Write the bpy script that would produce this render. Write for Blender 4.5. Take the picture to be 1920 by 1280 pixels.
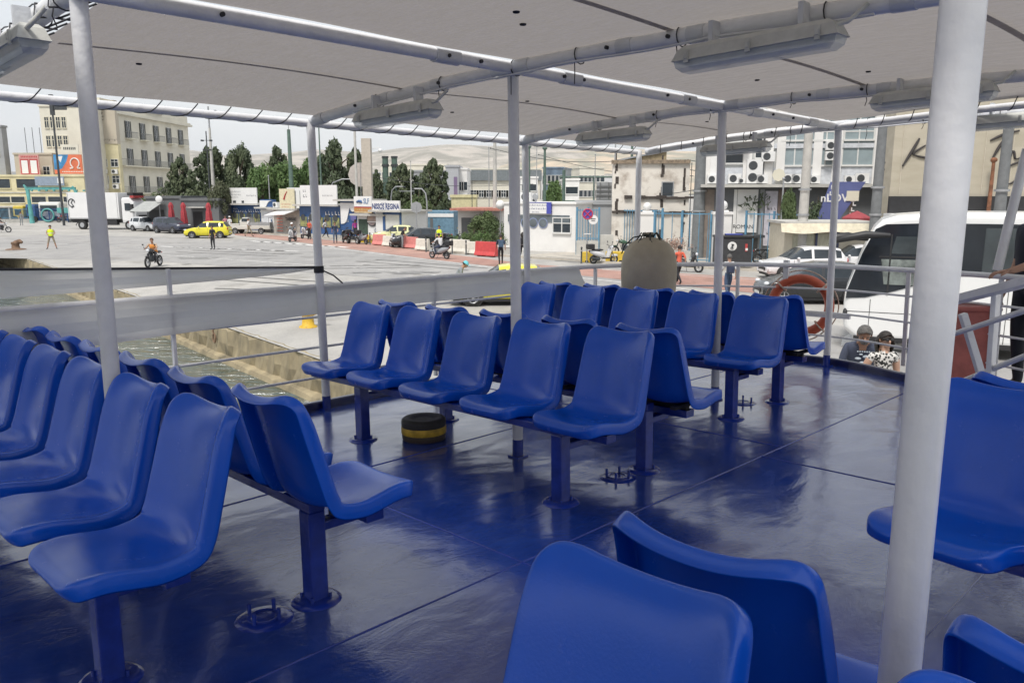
import bpy, bmesh, math, random
from mathutils import Vector, Matrix
random.seed(7)
R=math.radians; PI=math.pi
sc=bpy.context.scene; COL=sc.collection
for o in list(bpy.data.objects): bpy.data.objects.remove(o)
# ---------------------------------------------------------------- camera
# world frame = the shore: quay level z=0, camera 4 m above it.  The ferry's deck frame is related to it by TS.
FPX=1485.0
def basis(yaw,pitch,roll):
    F=Vector((-math.sin(yaw)*math.cos(pitch),math.cos(yaw)*math.cos(pitch),-math.sin(pitch)))
    Rt=F.cross(Vector((0,0,1))).normalized(); U=Rt.cross(F)
    c,s=math.cos(roll),math.sin(roll)
    return F,c*Rt+s*U,-s*Rt+c*U
BW=basis(0,R(10.6),0); BS=basis(R(45.07),R(8.524),R(-.741))
def rotm(B):
    F,Rt,U=B; return Matrix(((Rt.x,U.x,-F.x),(Rt.y,U.y,-F.y),(Rt.z,U.z,-F.z)))
cd=bpy.data.cameras.new('camera'); cam=bpy.data.objects.new('camera',cd); COL.objects.link(cam)
cd.sensor_width=36; cd.lens=36*FPX/1920; cd.clip_start=.05; cd.clip_end=20000
CW=Matrix.Translation((0,0,4))@rotm(BW).to_4x4(); CS=Matrix.Translation((0,0,1.6))@rotm(BS).to_4x4()
cam.matrix_world=CW; sc.camera=cam
TS=CW@CS.inverted()
# ---------------------------------------------------------------- light
w=bpy.data.worlds.new('World'); sc.world=w; w.use_nodes=True
nt=w.node_tree; nt.nodes.clear()
SUN_EL,SUN_ROT=R(58),R(200)
out=nt.nodes.new('ShaderNodeOutputWorld'); bg=nt.nodes.new('ShaderNodeBackground'); bg.inputs[1].default_value=.15
sk=nt.nodes.new('ShaderNodeTexSky'); sk.sky_type='NISHITA'; sk.sun_disc=False; sk.sun_elevation=SUN_EL; sk.sun_rotation=SUN_ROT
sk.dust_density=4; sk.air_density=1.2; sk.ozone_density=.6
# an overcast veil of pale cloud mixed over the sky
tc=nt.nodes.new('ShaderNodeTexCoord'); mp=nt.nodes.new('ShaderNodeMapping'); mp.inputs['Scale'].default_value=(1.2,1.2,5)
nz=nt.nodes.new('ShaderNodeTexNoise'); nz.inputs['Scale'].default_value=1.6; nz.inputs['Detail'].default_value=5; nz.inputs['Roughness'].default_value=.5
rp=nt.nodes.new('ShaderNodeValToRGB'); rp.color_ramp.elements[0].position=.3; rp.color_ramp.elements[1].position=.75
rp.color_ramp.elements[0].color=(3.7,3.9,4.15,1); rp.color_ramp.elements[1].color=(4.9,4.95,5.0,1)
mx=nt.nodes.new('ShaderNodeMixRGB'); mx.inputs[0].default_value=.86
nt.links.new(tc.outputs['Generated'],mp.inputs[0]); nt.links.new(mp.outputs[0],nz.inputs['Vector']); nt.links.new(nz.outputs['Fac'],rp.inputs[0])
nt.links.new(sk.outputs[0],mx.inputs[1]); nt.links.new(rp.outputs[0],mx.inputs[2]); nt.links.new(mx.outputs[0],bg.inputs[0]); nt.links.new(bg.outputs[0],out.inputs[0])
sd=bpy.data.lights.new('sun','SUN'); sd.energy=2.4; sd.angle=R(14); sd.color=(1,.96,.9)
so=bpy.data.objects.new('sun',sd); COL.objects.link(so)
so.rotation_euler=(R(90)-SUN_EL,0,PI-SUN_ROT)
vs=sc.view_settings; vs.view_transform='Standard'; vs.look='None'; vs.gamma=1; vs.exposure=.5; vs.use_curve_mapping=False
# ---------------------------------------------------------------- materials
MATS={}
def mat(name,col,rough=.6,metal=0,var=.12,scale=4,bump=0,bscale=40,col2=None,alpha=1,trans=0,emit=0,stretch=(1,1,1),coat=0,transl=0,detail=5,ramp=(.35,.65),rvar=0,fleck=None,rnd=0):
    if name in MATS: return MATS[name]
    m=bpy.data.materials.new(name); m.use_nodes=True; n=m.node_tree; N=n.nodes; L=n.links
    p=N['Principled BSDF']; p.inputs['Roughness'].default_value=rough; p.inputs['Metallic'].default_value=metal
    c=Vector(col[:3])
    tcn=N.new('ShaderNodeTexCoord'); mpn=N.new('ShaderNodeMapping'); mpn.inputs['Scale'].default_value=stretch
    L.new(tcn.outputs['Object'],mpn.inputs[0])
    if var>0 or col2:
        t=N.new('ShaderNodeTexNoise'); t.inputs['Scale'].default_value=scale; t.inputs['Detail'].default_value=detail; t.inputs['Roughness'].default_value=.6
        L.new(mpn.outputs[0],t.inputs['Vector'])
        r=N.new('ShaderNodeValToRGB'); r.color_ramp.elements[0].position=ramp[0]; r.color_ramp.elements[1].position=ramp[1]
        a=Vector(col2[:3]) if col2 else c*(1-var); b=c if col2 else c*(1+var)
        r.color_ramp.elements[0].color=(*a,1); r.color_ramp.elements[1].color=(*b,1)
        L.new(t.outputs['Fac'],r.inputs[0]); L.new(r.outputs[0],p.inputs['Base Color'])
    else: p.inputs['Base Color'].default_value=(*c,1)
    def over(colr,fac=None,blend='MIX',sock=None):
        x=N.new('ShaderNodeMixRGB'); x.blend_type=blend; lk=p.inputs['Base Color'].links
        if lk: L.new(lk[0].from_socket,x.inputs[1])
        else: x.inputs[1].default_value=(*c,1)
        if sock: L.new(sock,x.inputs[2]); x.inputs[0].default_value=1
        else: x.inputs[2].default_value=(*colr,1); L.new(fac,x.inputs[0])
        L.new(x.outputs[0],p.inputs['Base Color'])
    if fleck:
        fc,fs,ft=fleck; tf=N.new('ShaderNodeTexNoise'); tf.inputs['Scale'].default_value=fs; tf.inputs['Detail'].default_value=8; tf.inputs['Roughness'].default_value=.75; L.new(mpn.outputs[0],tf.inputs['Vector'])
        rf=N.new('ShaderNodeValToRGB'); rf.color_ramp.elements[0].position=ft; rf.color_ramp.elements[1].position=ft+.05; rf.color_ramp.elements[0].color=(0,0,0,1); rf.color_ramp.elements[1].color=(.75,.75,.75,1); L.new(tf.outputs['Fac'],rf.inputs[0]); over(fc,rf.outputs[0])
    if rnd:
        oi=N.new('ShaderNodeObjectInfo'); mr0=N.new('ShaderNodeMapRange'); mr0.inputs['To Min'].default_value=1-rnd; mr0.inputs['To Max'].default_value=1+rnd; L.new(oi.outputs['Random'],mr0.inputs['Value']); over(None,blend='MULTIPLY',sock=mr0.outputs[0])
    if bump:
        t2=N.new('ShaderNodeTexNoise'); t2.inputs['Scale'].default_value=bscale; t2.inputs['Detail'].default_value=4
        L.new(mpn.outputs[0],t2.inputs['Vector'])
        b=N.new('ShaderNodeBump'); b.inputs['Strength'].default_value=bump; b.inputs['Distance'].default_value=.02
        L.new(t2.outputs['Fac'],b.inputs['Height']); L.new(b.outputs[0],p.inputs['Normal'])
    if rvar:
        t3=N.new('ShaderNodeTexNoise'); t3.inputs['Scale'].default_value=scale*2.3; t3.inputs['Detail'].default_value=7; t3.inputs['Roughness'].default_value=.7; L.new(mpn.outputs[0],t3.inputs['Vector'])
        mr=N.new('ShaderNodeMapRange'); mr.inputs['From Min'].default_value=.3; mr.inputs['From Max'].default_value=.7; mr.inputs['To Min'].default_value=rough-rvar; mr.inputs['To Max'].default_value=rough+rvar; L.new(t3.outputs['Fac'],mr.inputs['Value']); L.new(mr.outputs[0],p.inputs['Roughness'])
    if coat: p.inputs['Coat Weight'].default_value=coat; p.inputs['Coat Roughness'].default_value=.06
    if trans: p.inputs['Transmission Weight'].default_value=trans
    if alpha<1: p.inputs['Alpha'].default_value=alpha
    if emit: p.inputs['Emission Color'].default_value=(*c,1); p.inputs['Emission Strength'].default_value=emit
    if transl:
        tr=N.new('ShaderNodeBsdfTranslucent'); tr.inputs[0].default_value=(*c,1); ms=N.new('ShaderNodeMixShader'); ms.inputs[0].default_value=transl
        L.new(p.outputs[0],ms.inputs[1]); L.new(tr.outputs[0],ms.inputs[2]); L.new(ms.outputs[0],N['Material Output'].inputs[0])
    MATS[name]=m; return m
# ---------------------------------------------------------------- mesh builder
class MB:
    def __init__(s): s.v=[]; s.f=[]; s.m=[]; s.sm=[]
    def add(s,vs,fs,mi=0,smooth=False,M=None):
        b=len(s.v)
        s.v+= [tuple(M@Vector(p)) for p in vs] if M else [tuple(p) for p in vs]
        s.f+=[tuple(i+b for i in f) for f in fs]; s.m+=[mi]*len(fs); s.sm+=[smooth]*len(fs); return s
    def box(s,x0,x1,y0,y1,z0,z1,mi=0,M=None,ch=0):
        vs=[(x,y,z) for z in (z0,z1) for y in (y0,y1) for x in (x0,x1)]
        fs=[(0,2,3,1),(4,5,7,6),(0,1,5,4),(2,6,7,3),(0,4,6,2),(1,3,7,5)]
        return s.add(vs,fs,mi,False,M)
    def tube(s,pts,r,n=10,mi=0,caps=True,M=None,closed=False,sx=1):
        pts=[Vector(p) for p in pts]; k=len(pts); rs=r if isinstance(r,(list,tuple)) else [r]*k
        vs=[];prev=None
        for i,p in enumerate(pts):
            if closed: d=(pts[(i+1)%k]-pts[i-1]).normalized()
            else: d=(pts[min(i+1,k-1)]-pts[max(i-1,0)]).normalized()
            if prev is None:
                u=d.cross(Vector((0,0,1)) if abs(d.z)<.9 else Vector((1,0,0))).normalized()
            else: u=(prev-d*prev.dot(d)).normalized()
            prev=u; q=d.cross(u)
            for j in range(n):
                a=2*PI*j/n; vs.append(p+u*(math.cos(a)*rs[i]*sx)+q*(math.sin(a)*rs[i]))
        fs=[]
        for i in range(k if closed else k-1):
            for j in range(n):
                a=i*n+j;b=i*n+(j+1)%n;c=((i+1)%k)*n+(j+1)%n;d_=((i+1)%k)*n+j; fs.append((a,b,c,d_))
        s.add(vs,fs,mi,True,M)
        if caps and not closed: s.add(vs[:n],[tuple(range(n))[::-1]],mi,False,M); s.add(vs[-n:],[tuple(range(n))],mi,False,M)
        return s
    def lathe(s,prof,n=20,mi=0,M=None,smooth=True):
        vs=[];fs=[];k=len(prof)
        for (r,z) in prof:
            for j in range(n): a=2*PI*j/n; vs.append((r*math.cos(a),r*math.sin(a),z))
        for i in range(k-1):
            for j in range(n): fs.append((i*n+j,i*n+(j+1)%n,(i+1)*n+(j+1)%n,(i+1)*n+j))
        return s.add(vs,fs,mi,smooth,M)
    def prism(s,poly,z0,z1,mi=0,M=None):
        n=len(poly); vs=[(x,y,z0) for x,y in poly]+[(x,y,z1) for x,y in poly]
        fs=[tuple(range(n))[::-1],tuple(range(n,2*n))]+[(i,(i+1)%n,n+(i+1)%n,n+i) for i in range(n)]
        return s.add(vs,fs,mi,False,M)
    def cyl(s,c,r,z0,z1,n=16,mi=0,M=None):
        return s.tube([(c[0],c[1],z0),(c[0],c[1],z1)],r,n,mi,True,M)
    def ball(s,c,r,n=12,mi=0,M=None):
        rx,ry,rz=(r,r,r) if not isinstance(r,(tuple,list)) else r
        m=n//2+1; vs=[];fs=[]
        for i in range(m+1):
            t=PI*i/m
            for j in range(n): a=2*PI*j/n; vs.append((c[0]+rx*math.sin(t)*math.cos(a),c[1]+ry*math.sin(t)*math.sin(a),c[2]+rz*math.cos(t)))
        for i in range(m):
            for j in range(n): fs.append((i*n+j,(i+1)*n+j,(i+1)*n+(j+1)%n,i*n+(j+1)%n))
        return s.add(vs,fs,mi,True,M)
    def grid(s,rows,mi=0,smooth=True,M=None,closed=False):
        k=len(rows);n=len(rows[0]);vs=[p for r in rows for p in r];fs=[]
        for i in range(k-1):
            for j in range(n if closed else n-1): fs.append((i*n+j,i*n+(j+1)%n,(i+1)*n+(j+1)%n,(i+1)*n+j))
        return s.add(vs,fs,mi,smooth,M)
    def mesh(s,name,mats):
        me=bpy.data.meshes.new(name); me.from_pydata(s.v,[],s.f)
        for m_ in (mats if isinstance(mats,(list,tuple)) else [mats]): me.materials.append(m_)
        me.polygons.foreach_set('material_index',s.m); me.polygons.foreach_set('use_smooth',s.sm); me.update(); return me
    def build(s,name,mats,parent=None,M=None,bevel=0,bseg=2):
        o=bpy.data.objects.new(name,s.mesh(name,mats)); COL.objects.link(o)
        if parent: o.parent=parent
        if M is not None: o.matrix_world=M if not parent else M
        if bevel:
            b=o.modifiers.new('bevel','BEVEL'); b.width=bevel; b.segments=bseg; b.limit_method='ANGLE'; b.angle_limit=R(35); b.harden_normals=False
        return o
def tag(o,label=None,cat=None,group=None,kind=None):
    if label: o['label']=label
    if cat: o['category']=cat
    if group: o['group']=group
    if kind: o['kind']=kind
    return o
def T(x=0,y=0,z=0,rz=0): return Matrix.Translation((x,y,z))@Matrix.Rotation(rz,4,'Z')
def S(x=0,y=0,z=0,rz=0): return TS@T(x,y,z,rz)       # a place in the ferry's deck frame
def thing(name,label,cat,M=None,group=None):
    o=bpy.data.objects.new(name,None); COL.objects.link(o); o.empty_display_size=.2
    o.matrix_world=M if M is not None else Matrix(); return tag(o,label,cat,group)
def dup(root,M,label=None,group=None):
    def cp(o,par):
        c=o.copy(); COL.objects.link(c)
        if par: c.parent=par; c.matrix_parent_inverse=o.matrix_parent_inverse.copy()
        for ch in kids.get(o.name,[]): cp(ch,c)
        return c
    kids={}
    for o in bpy.data.objects:
        if o.parent: kids.setdefault(o.parent.name,[]).append(o)
    r=cp(root,None); r.matrix_world=M
    if label: r['label']=label
    if group: r['group']=group
    return r
def evalmesh(o,name):
    dg=bpy.context.evaluated_depsgraph_get(); me=bpy.data.meshes.new_from_object(o.evaluated_get(dg)); me.name=name; return me
def text_mesh(txt,size,depth=.004,mats=None,xscale=1,bold=0,shear=0,align='CENTER'):
    c=bpy.data.curves.new('lettering','FONT'); c.body=txt; c.size=size; c.extrude=depth; c.align_x=align; c.align_y='CENTER'; c.offset=bold; c.shear=shear; c.resolution_u=3
    o=bpy.data.objects.new('lettering',c); COL.objects.link(o); me=evalmesh(o,'lettering'); bpy.data.objects.remove(o)
    me.materials.clear(); me.materials.append(mats)
    for v in me.vertices: v.co.x*=xscale
    return me
def lettering(txt,size,mt,parent,x,y,z,rot=0,xscale=1,bold=0,shear=0,face='-Y',tilt=0,depth=.004):
    o=bpy.data.objects.new('lettering',text_mesh(txt,size,depth,mt,xscale,bold,shear)); COL.objects.link(o); o.parent=parent
    rz={'-Y':0,'+X':PI/2,'-X':-PI/2,'+Y':PI}[face]
    o.matrix_local=Matrix.Translation((x,y,z))@Matrix.Rotation(rz,4,'Z')@Matrix.Rotation(PI/2,4,'X')@Matrix.Rotation(tilt,4,'Z'); return o
def crom(pts,n):
    P=[Vector(p) for p in pts]; out=[]
    for i in range(len(P)-1):
        a=P[max(i-1,0)];b=P[i];c=P[i+1];d=P[min(i+2,len(P)-1)]
        for k in range(n):
            t=k/n; out.append(.5*((2*b)+(c-a)*t+(2*a-5*b+4*c-d)*t*t+(3*b-a-3*c+d)*t**3))
    out.append(P[-1]); return out
# pixel of the 1920x1280 view -> point on the quay / at depth D (used to measure where things stand)
def ray(u,v): return BW[0]+BW[1]*((u-960)/FPX)-BW[2]*((v-640)/FPX)
def g(u,v,z=0): d=ray(u,v); return Vector((0,0,4))+d*((z-4)/d.z)
def at(u,v,D): d=ray(u,v); return Vector((0,0,4))+d*(D/d.y)
def sray(u,v): return BS[0]+BS[1]*((u-960)/FPX)-BS[2]*((v-640)/FPX)
def sat(u,v,D): d=sray(u,v); f=Vector((-.708,.706,0)); return Vector((0,0,1.6))+d*(D/d.dot(f))
# ================================================================ THE FERRY'S TOP DECK
mPlas=mat('blue_plastic',(.003,.085,.54),.24,var=.05,scale=4,bump=.04,bscale=160,rvar=.05,detail=6,fleck=((.03,.12,.5),30,.76),rnd=.08)
mPaintB=mat('blue_gloss_paint',(.008,.028,.24),.25,var=.2,scale=9,bump=.15,bscale=30,coat=.4)
mWhite=mat('white_gloss_paint',(.68,.68,.69),.38,var=.06,scale=7,bump=.26,bscale=24,fleck=((.30,.22,.17),16,.68))
mGreyT=mat('grey_white_tube',(.55,.56,.58),.45,var=.07,scale=5,bump=.2,bscale=30)
mLace=mat('dark_lacing',(.03,.03,.035),.8,var=.1)
# deck paint: glossy, patchy, with brush swirls and weld seams
def deck_material():
    m=bpy.data.materials.new('blue_deck_paint'); m.use_nodes=True; N=m.node_tree.nodes; L=m.node_tree.links; p=N['Principled BSDF']
    tc=N.new('ShaderNodeTexCoord')
    def noise(s,d=5,rough=.6,st=(1,1,1)):
        mp=N.new('ShaderNodeMapping'); mp.inputs['Scale'].default_value=st; L.new(tc.outputs['Object'],mp.inputs[0])
        t=N.new('ShaderNodeTexNoise'); t.inputs['Scale'].default_value=s; t.inputs['Detail'].default_value=d; t.inputs['Roughness'].default_value=rough
        t.inputs['Distortion'].default_value=.6; L.new(mp.outputs[0],t.inputs['Vector']); return t.outputs['Fac']
    def ramp(f,a,b,ca,cb):
        r=N.new('ShaderNodeValToRGB'); r.color_ramp.elements[0].position=a; r.color_ramp.elements[1].position=b
        r.color_ramp.elements[0].color=(*ca,1); r.color_ramp.elements[1].color=(*cb,1); L.new(f,r.inputs[0]); return r.outputs[0]
    big=noise(1.1,4); mid=noise(5,6,.7,(1,.5,1)); fine=noise(38,5,.7)
    c1=ramp(big,.35,.7,(.009,.036,.235),(.020,.055,.285)); 
    c2=ramp(mid,.35,.75,(.8,.8,.85),(1.35,1.25,1.1))
    mu=N.new('ShaderNodeMixRGB'); mu.blend_type='MULTIPLY'; mu.inputs[0].default_value=1; L.new(c1,mu.inputs[1]); L.new(c2,mu.inputs[2])
    # grime freckles
    sp=ramp(noise(70,3,.8),.66,.72,(1,1,1),(.35,.35,.4)); mu2=N.new('ShaderNodeMixRGB'); mu2.blend_type='MULTIPLY'; mu2.inputs[0].default_value=.5
    L.new(mu.outputs[0],mu2.inputs[1]); L.new(sp,mu2.inputs[2]); L.new(mu2.outputs[0],p.inputs['Base Color'])
    L.new(ramp(noise(2.2,6,.7,(1,.6,1)),.3,.75,(.07,)*3,(.27,)*3),p.inputs['Roughness'])
    p.inputs['Coat Weight'].default_value=.55; p.inputs['Coat Roughness'].default_value=.07; p.inputs['IOR'].default_value=1.55
    def bump(h,s,d,nrm=None):
        b=N.new('ShaderNodeBump'); b.inputs['Strength'].default_value=s; b.inputs['Distance'].default_value=d; L.new(h,b.inputs['Height'])
        if nrm: L.new(nrm,b.inputs['Normal'])
        return b.outputs[0]
    b1=bump(noise(2.6,2,.4,(1,.7,1)),.55,.02); b2=bump(mid,.28,.010,b1); b3=bump(fine,.22,.004,b2)
    L.new(b3,p.inputs['Normal']); L.new(b2,p.inputs['Coat Normal']); return m
mDeck=deck_material()
DECK=[(-6.0,-3),(-6.0,0),(-6.0,3.6),(-6.03,5.5),(-6.0,6.7),(-5.75,7.5),(-5.2,8.12),(-4.4,8.5),(-3.6,8.58),(-2.75,8.2),(-1.9,7.75),(-.9,7.1),(0,6.3),(.7,5.2),(.95,3.6),(.95,-3)]
edge=[Vector((x,y,0)) for x,y in DECK]
edge=[edge[0]]+crom([tuple(p) for p in edge[1:15]],4)+[edge[-1]]
b=MB(); b.prism([(p.x,p.y) for p in edge][::-1],-.06,0); 
tag(b.build('deck',[mDeck],M=S()),kind='structure')
# weld seams: thin raised beads
def sbead(x0,y0,x1,y1):
    pts=[(x0+(x1-x0)*k/24+random.uniform(-.0015,.0015),y0+(y1-y0)*k/24,.0005+random.uniform(-.001,.001)) for k in range(25)]
    return pts
b=MB()
for a in [(-2.51,-2,-2.51,8.1),(-4.3,-2,-4.3,8.4),(-.9,-2,-.9,7.0),(-5.9,2.55,.9,2.55),(-5.9,5.2,-2.51,5.2),(-2.51,4.9,.6,4.9)]: b.tube(sbead(*a),.0042,6)
tag(b.build('deck_weld_seam',[mPaintB],M=S()),kind='structure')
# raised edge strip (coaming)
b=MB()
def norm2(i,P):
    d=(P[min(i+1,len(P)-1)]-P[max(i-1,0)]).normalized(); return Vector((-d.y,d.x,0))
inn=[];
rows=[]
for i,p in enumerate(edge):
    n=norm2(i,edge)      # outward (left of travel is outside for clockwise path)
    rows.append([p+n*.0-Vector((0,0,.0)),p+n*.0+Vector((0,0,.062)),p+n*.012+Vector((0,0,.072)),p+n*.055+Vector((0,0,.072)),p+n*.065+Vector((0,0,.062)),p+n*.065-Vector((0,0,.25))])
b.grid(rows,smooth=False)
tag(b.build('deck_edge_coaming',[mat('navy_edge_paint',(.006,.010,.075),.3,var=.2,scale=8,bump=.2,bscale=25,coat=.3)],M=S()),kind='structure')
# hull below the deck edge
b=MB(); rows=[[p+norm2(i,edge)*.06-Vector((0,0,.2)),p+norm2(i,edge)*.02-Vector((0,0,1.2)),p-Vector((0,0,3.9))] for i,p in enumerate(edge)]
b.grid(rows,smooth=False)
tag(b.build('ferry_hull',[mWhite],M=S()),'white ferry hull under the blue top deck','hull')
# ---------------------------------------------------------------- awning frame: poles, cambered tubes, canvas
def camber(x,z0=2.555): return z0-.1*((x+3.63)/2.4)**2*(1 if x<-3.63 else .55)
def tube_obj(name,pts,r,par,n=14,mt=mWhite): return MB().tube(pts,r,n).build(name,mt,par)
aw=thing('awning','grey canvas awning laced to white tube frame over the whole deck','awning',S())
XR=.55
for Y,xl,xr in ((1.16,-6.2,XR),(3.66,-6.0,XR),(6.18,-6.0,XR-.1),(8.42,-6.0,-.3)):
    pts=[(x,Y,camber(x)) for x in [xl+(xr-xl)*k/24 for k in range(25)]]
    tube_obj('cross_tube',pts,.042,aw)
tube_obj('ridge_tube',[(-3.63,1.16+(8.42-1.16)*k/8,2.555+.004*math.sin(k)) for k in range(9)],.038,aw)
PE=[(-6.02,.3),(-6.0,1.16),(-6.0,3.66),(-6.0,6.18),(-6.0,8.2),(-5.75,8.36),(-3.63,8.42)]
port=[(-6.02,.3+(8.3-.3)*k/30) for k in range(31)]
far=[(-6.0+(5.7)*k/24,8.42-(max(0,(k/24-.42))*1.9)) for k in range(25)]
tube_obj('edge_tube',[(x,y,camber(x)-.012) for x,y in port],.031,aw)
tube_obj('edge_tube',[(x,y,camber(x)-.012) for x,y in far],.031,aw)
for (x,y,dx,dy,zt) in ((-3.66,1.17,-.105,.03,2.55),(-3.66,3.69,-.075,.08,2.55),(-3.63,6.18,-.02,.03,2.55),(-3.6,8.46,-.02,.02,2.55),(-6.0,3.64,.04,0,2.46),(-6.0,6.22,.02,0,2.46),(-6.0,8.26,.15,-.25,2.46)):
    po=MB().tube([(x+dx,y+dy,0.12),(x,y,zt)],.036,16).build('pole',mWhite,aw)
    MB().tube([(x+dx*1.03,y+dy,.0),(x+dx,y+dy,.125)],.0375,16).box(x+dx-.05,x+dx+.05,y+dy-.05,y+dy+.05,0,.012).build('pole_foot',mPaintB,po)
# the near starboard pole
po=MB().tube([(-.484,1.482,.12),(-.462,1.514,1.3),(-.439,1.551,2.6)],.0365,32).build('pole',mat('thick_white_brush_paint',(.68,.68,.69),.36,var=.06,scale=5,bump=.16,bscale=22,fleck=((.42,.40,.38),13,.67),coat=.25),aw)
MB().tube([(-.486,1.479,0),(-.484,1.482,.125)],.039,24).build('pole_foot',mPaintB,po)
# sleeves and clamps where tubes join
class Each:
    def __init__(s,nm,mt,par): s.a=(nm,mt,par)
    def __getattr__(s,k):
        def f(*a,**kw): o=MB(); getattr(o,k)(*a,**kw); o.build(*s.a); return s
        return f
b=Each('tube_sleeve',mGreyT,aw)
for Y in (3.66,6.18,8.42):
    for x,s in ((-3.63,1),(-5.9,.6)):
        z=camber(x); b.tube([(x-.16*s,Y,camber(x-.16*s)),(x,Y,z),(x+.16*s,Y,camber(x+.16*s))],.048,14)
    for d in (-.55,.55):
        if Y+d<8.5: b.tube([(-3.63,Y+d-.09,2.555),(-3.63,Y+d+.09,2.555)],.045,14)
    for x in (-4.35,-4.95,-2.75,-2.3,-1.3): b.tube([(x-.05,Y,camber(x-.05)),(x+.05,Y,camber(x+.05))],.046,14)
b=Each('bolt',mLace,aw)
for Y in (3.66,6.18,8.42):
    for x in (-4.3,-4.55,-2.85,-2.45,-5.3): b.cyl((0,0),.011,-.012,.012,8,M=T(x,Y-.045,camber(x)-.0)@Matrix.Rotation(PI/2,4,'X'))
for y in (1.75,3.1,3.35,4.1,4.3,5.3,5.6,7.0,7.4): b.cyl((0,0),.011,-.012,.012,8,M=T(-3.59,y,2.55)@Matrix.Rotation(PI/2,4,'Y'))
# canvas panels with sag between the tubes
mCan=mat('awning_canvas',(.44,.405,.38),.95,var=.10,scale=5,bump=.8,bscale=13,transl=.34,stretch=(1.0,3.2,1),col2=(.23,.21,.195),detail=12,ramp=(.30,.72),fleck=((.16,.14,.13),7,.66))
for (x0,x1) in ((-5.93,-3.67),(-3.59,.45)):
    ny=[(1.34,3.66),(3.66,6.18),(6.18,8.36)]
    rows=[]
    for a,(y0,y1) in enumerate(ny):
        for k in range(12 if a<2 else 13):
            t=k/12; y=y0+(y1-y0)*t; row=[]
            for q in range(17):
                s=q/16; x=x0+(x1-x0)*s
                yy=y
                if x>-3.4: yy=min(y,8.36-max(0,(x+3.6))*.34)
                sag=-.012+.055*math.sin(PI*t)*math.sin(PI*s)+.007*math.sin(9*x+4*yy)+.006*math.sin(17*x-9*yy)*math.sin(PI*s)
                row.append((x,yy,camber(x)+.045+sag*.6))
            rows.append(row)
    MB().grid(rows).build('canvas_panel',mCan,aw)
# seams on the canvas and patches
b=Each('canvas_seam',mCan,aw)
for x in (-4.75,-2.45,-1.2):
    y1_=7.6 if x>-2 else 8.2
    b.grid([[(x+e*.022,1.4+(y1_-1.4)*k/30,camber(x)+.045+(.6*(-.012+.055*math.sin(PI*((1.4+(y1_-1.4)*k/30-1.34)%2.5)/2.5)*.85))-.012) for e in (-1,1)] for k in range(31)],0,False)
# lacing between canvas edge and outer tube
b=Each('lacing',mLace,aw)
def lace(x,y,dx,dy,z):
    pts=[(x+dx*.6,y+dy*.9,z+.05),(x+dx*.25,y+dy*.4,z-.030),(x-dx*.12,y-dy*.3,z-.040),(x-dx*.3,y-dy*.8,z+.0)]
    b.tube(crom(pts,3),.0045,5)
y=1.5
while y<8.2: lace(-6.02,y,.12,.14,camber(-6.02)); y+=.26
x=-5.8
while x<-.4: lace(x,8.42-max(0,((x+6)/5.7-.42))*1.9,.14,-.12,camber(x)); x+=.3
x=-5.8
while x<-3.7: b.tube([(x,1.34,camber(x)+.045),(x+.05,1.12,camber(x)+.03),(x+.09,1.10,camber(x)-.04),(x+.12,1.2,camber(x)-.03),(x+.16,1.34,camber(x)+.045)],.005,5); x+=.21
b=Each('canvas_grommet',mLace,aw)
for x,y in ((-5.0,1.9),(-4.6,4.8),(-5.3,4.6),(-2.9,3.0),(-2.75,2.8),(-4.4,7.2),(-5.1,7.0),(-2.9,5.4),(-2.2,5.6),(-2.4,7.2)):
    b.lathe([(.0,0),(.010,0),(.016,-.004),(.018,.003)],10,M=T(x,y,camber(x)+.045-.012))
# cable run clipped under the cross tubes with loose ties
for Y,x0,x1 in ((3.62,-5.3,-1.4),(6.14,-5.2,-1.5),(8.38,-5.0,-1.0),(1.12,-5.2,-3.7)):
    pts=[];k=0
    x=x0
    while x<x1: pts.append((x,Y-.03+.01*math.sin(7*x),camber(x)-.045-.012*abs(math.sin(3.1*x+Y)))); x+=.13
    c=thing('power_cable','thin pale cable clipped under the %s cross tube of the awning'%{3.62:'second',6.14:'third',8.38:'farthest',1.12:'nearest'}[Y],'cable',S(),'cables along the awning tubes')
    MB().tube(pts,.007,6).build('wire',mGreyT,c)
    for q in range(6):
        bb=MB(); x=x0+(x1-x0)*(q+.5)/6+random.uniform(-.1,.1); z=camber(x); h=random.uniform(.03,.12)
        bb.tube([(x+.045*math.cos(a)*0,Y+.04+.052*math.cos(a),z+.052*math.sin(a)) for a in [i*PI/6 for i in range(13)]],.0035,5)
        bb.tube([(x,Y-.01,z-.05),(x+.01,Y-.02,z-.05-h*.5),(x-.01,Y,z-.05-h)],.003,5)
        bb.build('cable_tie',mLace,c)
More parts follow.
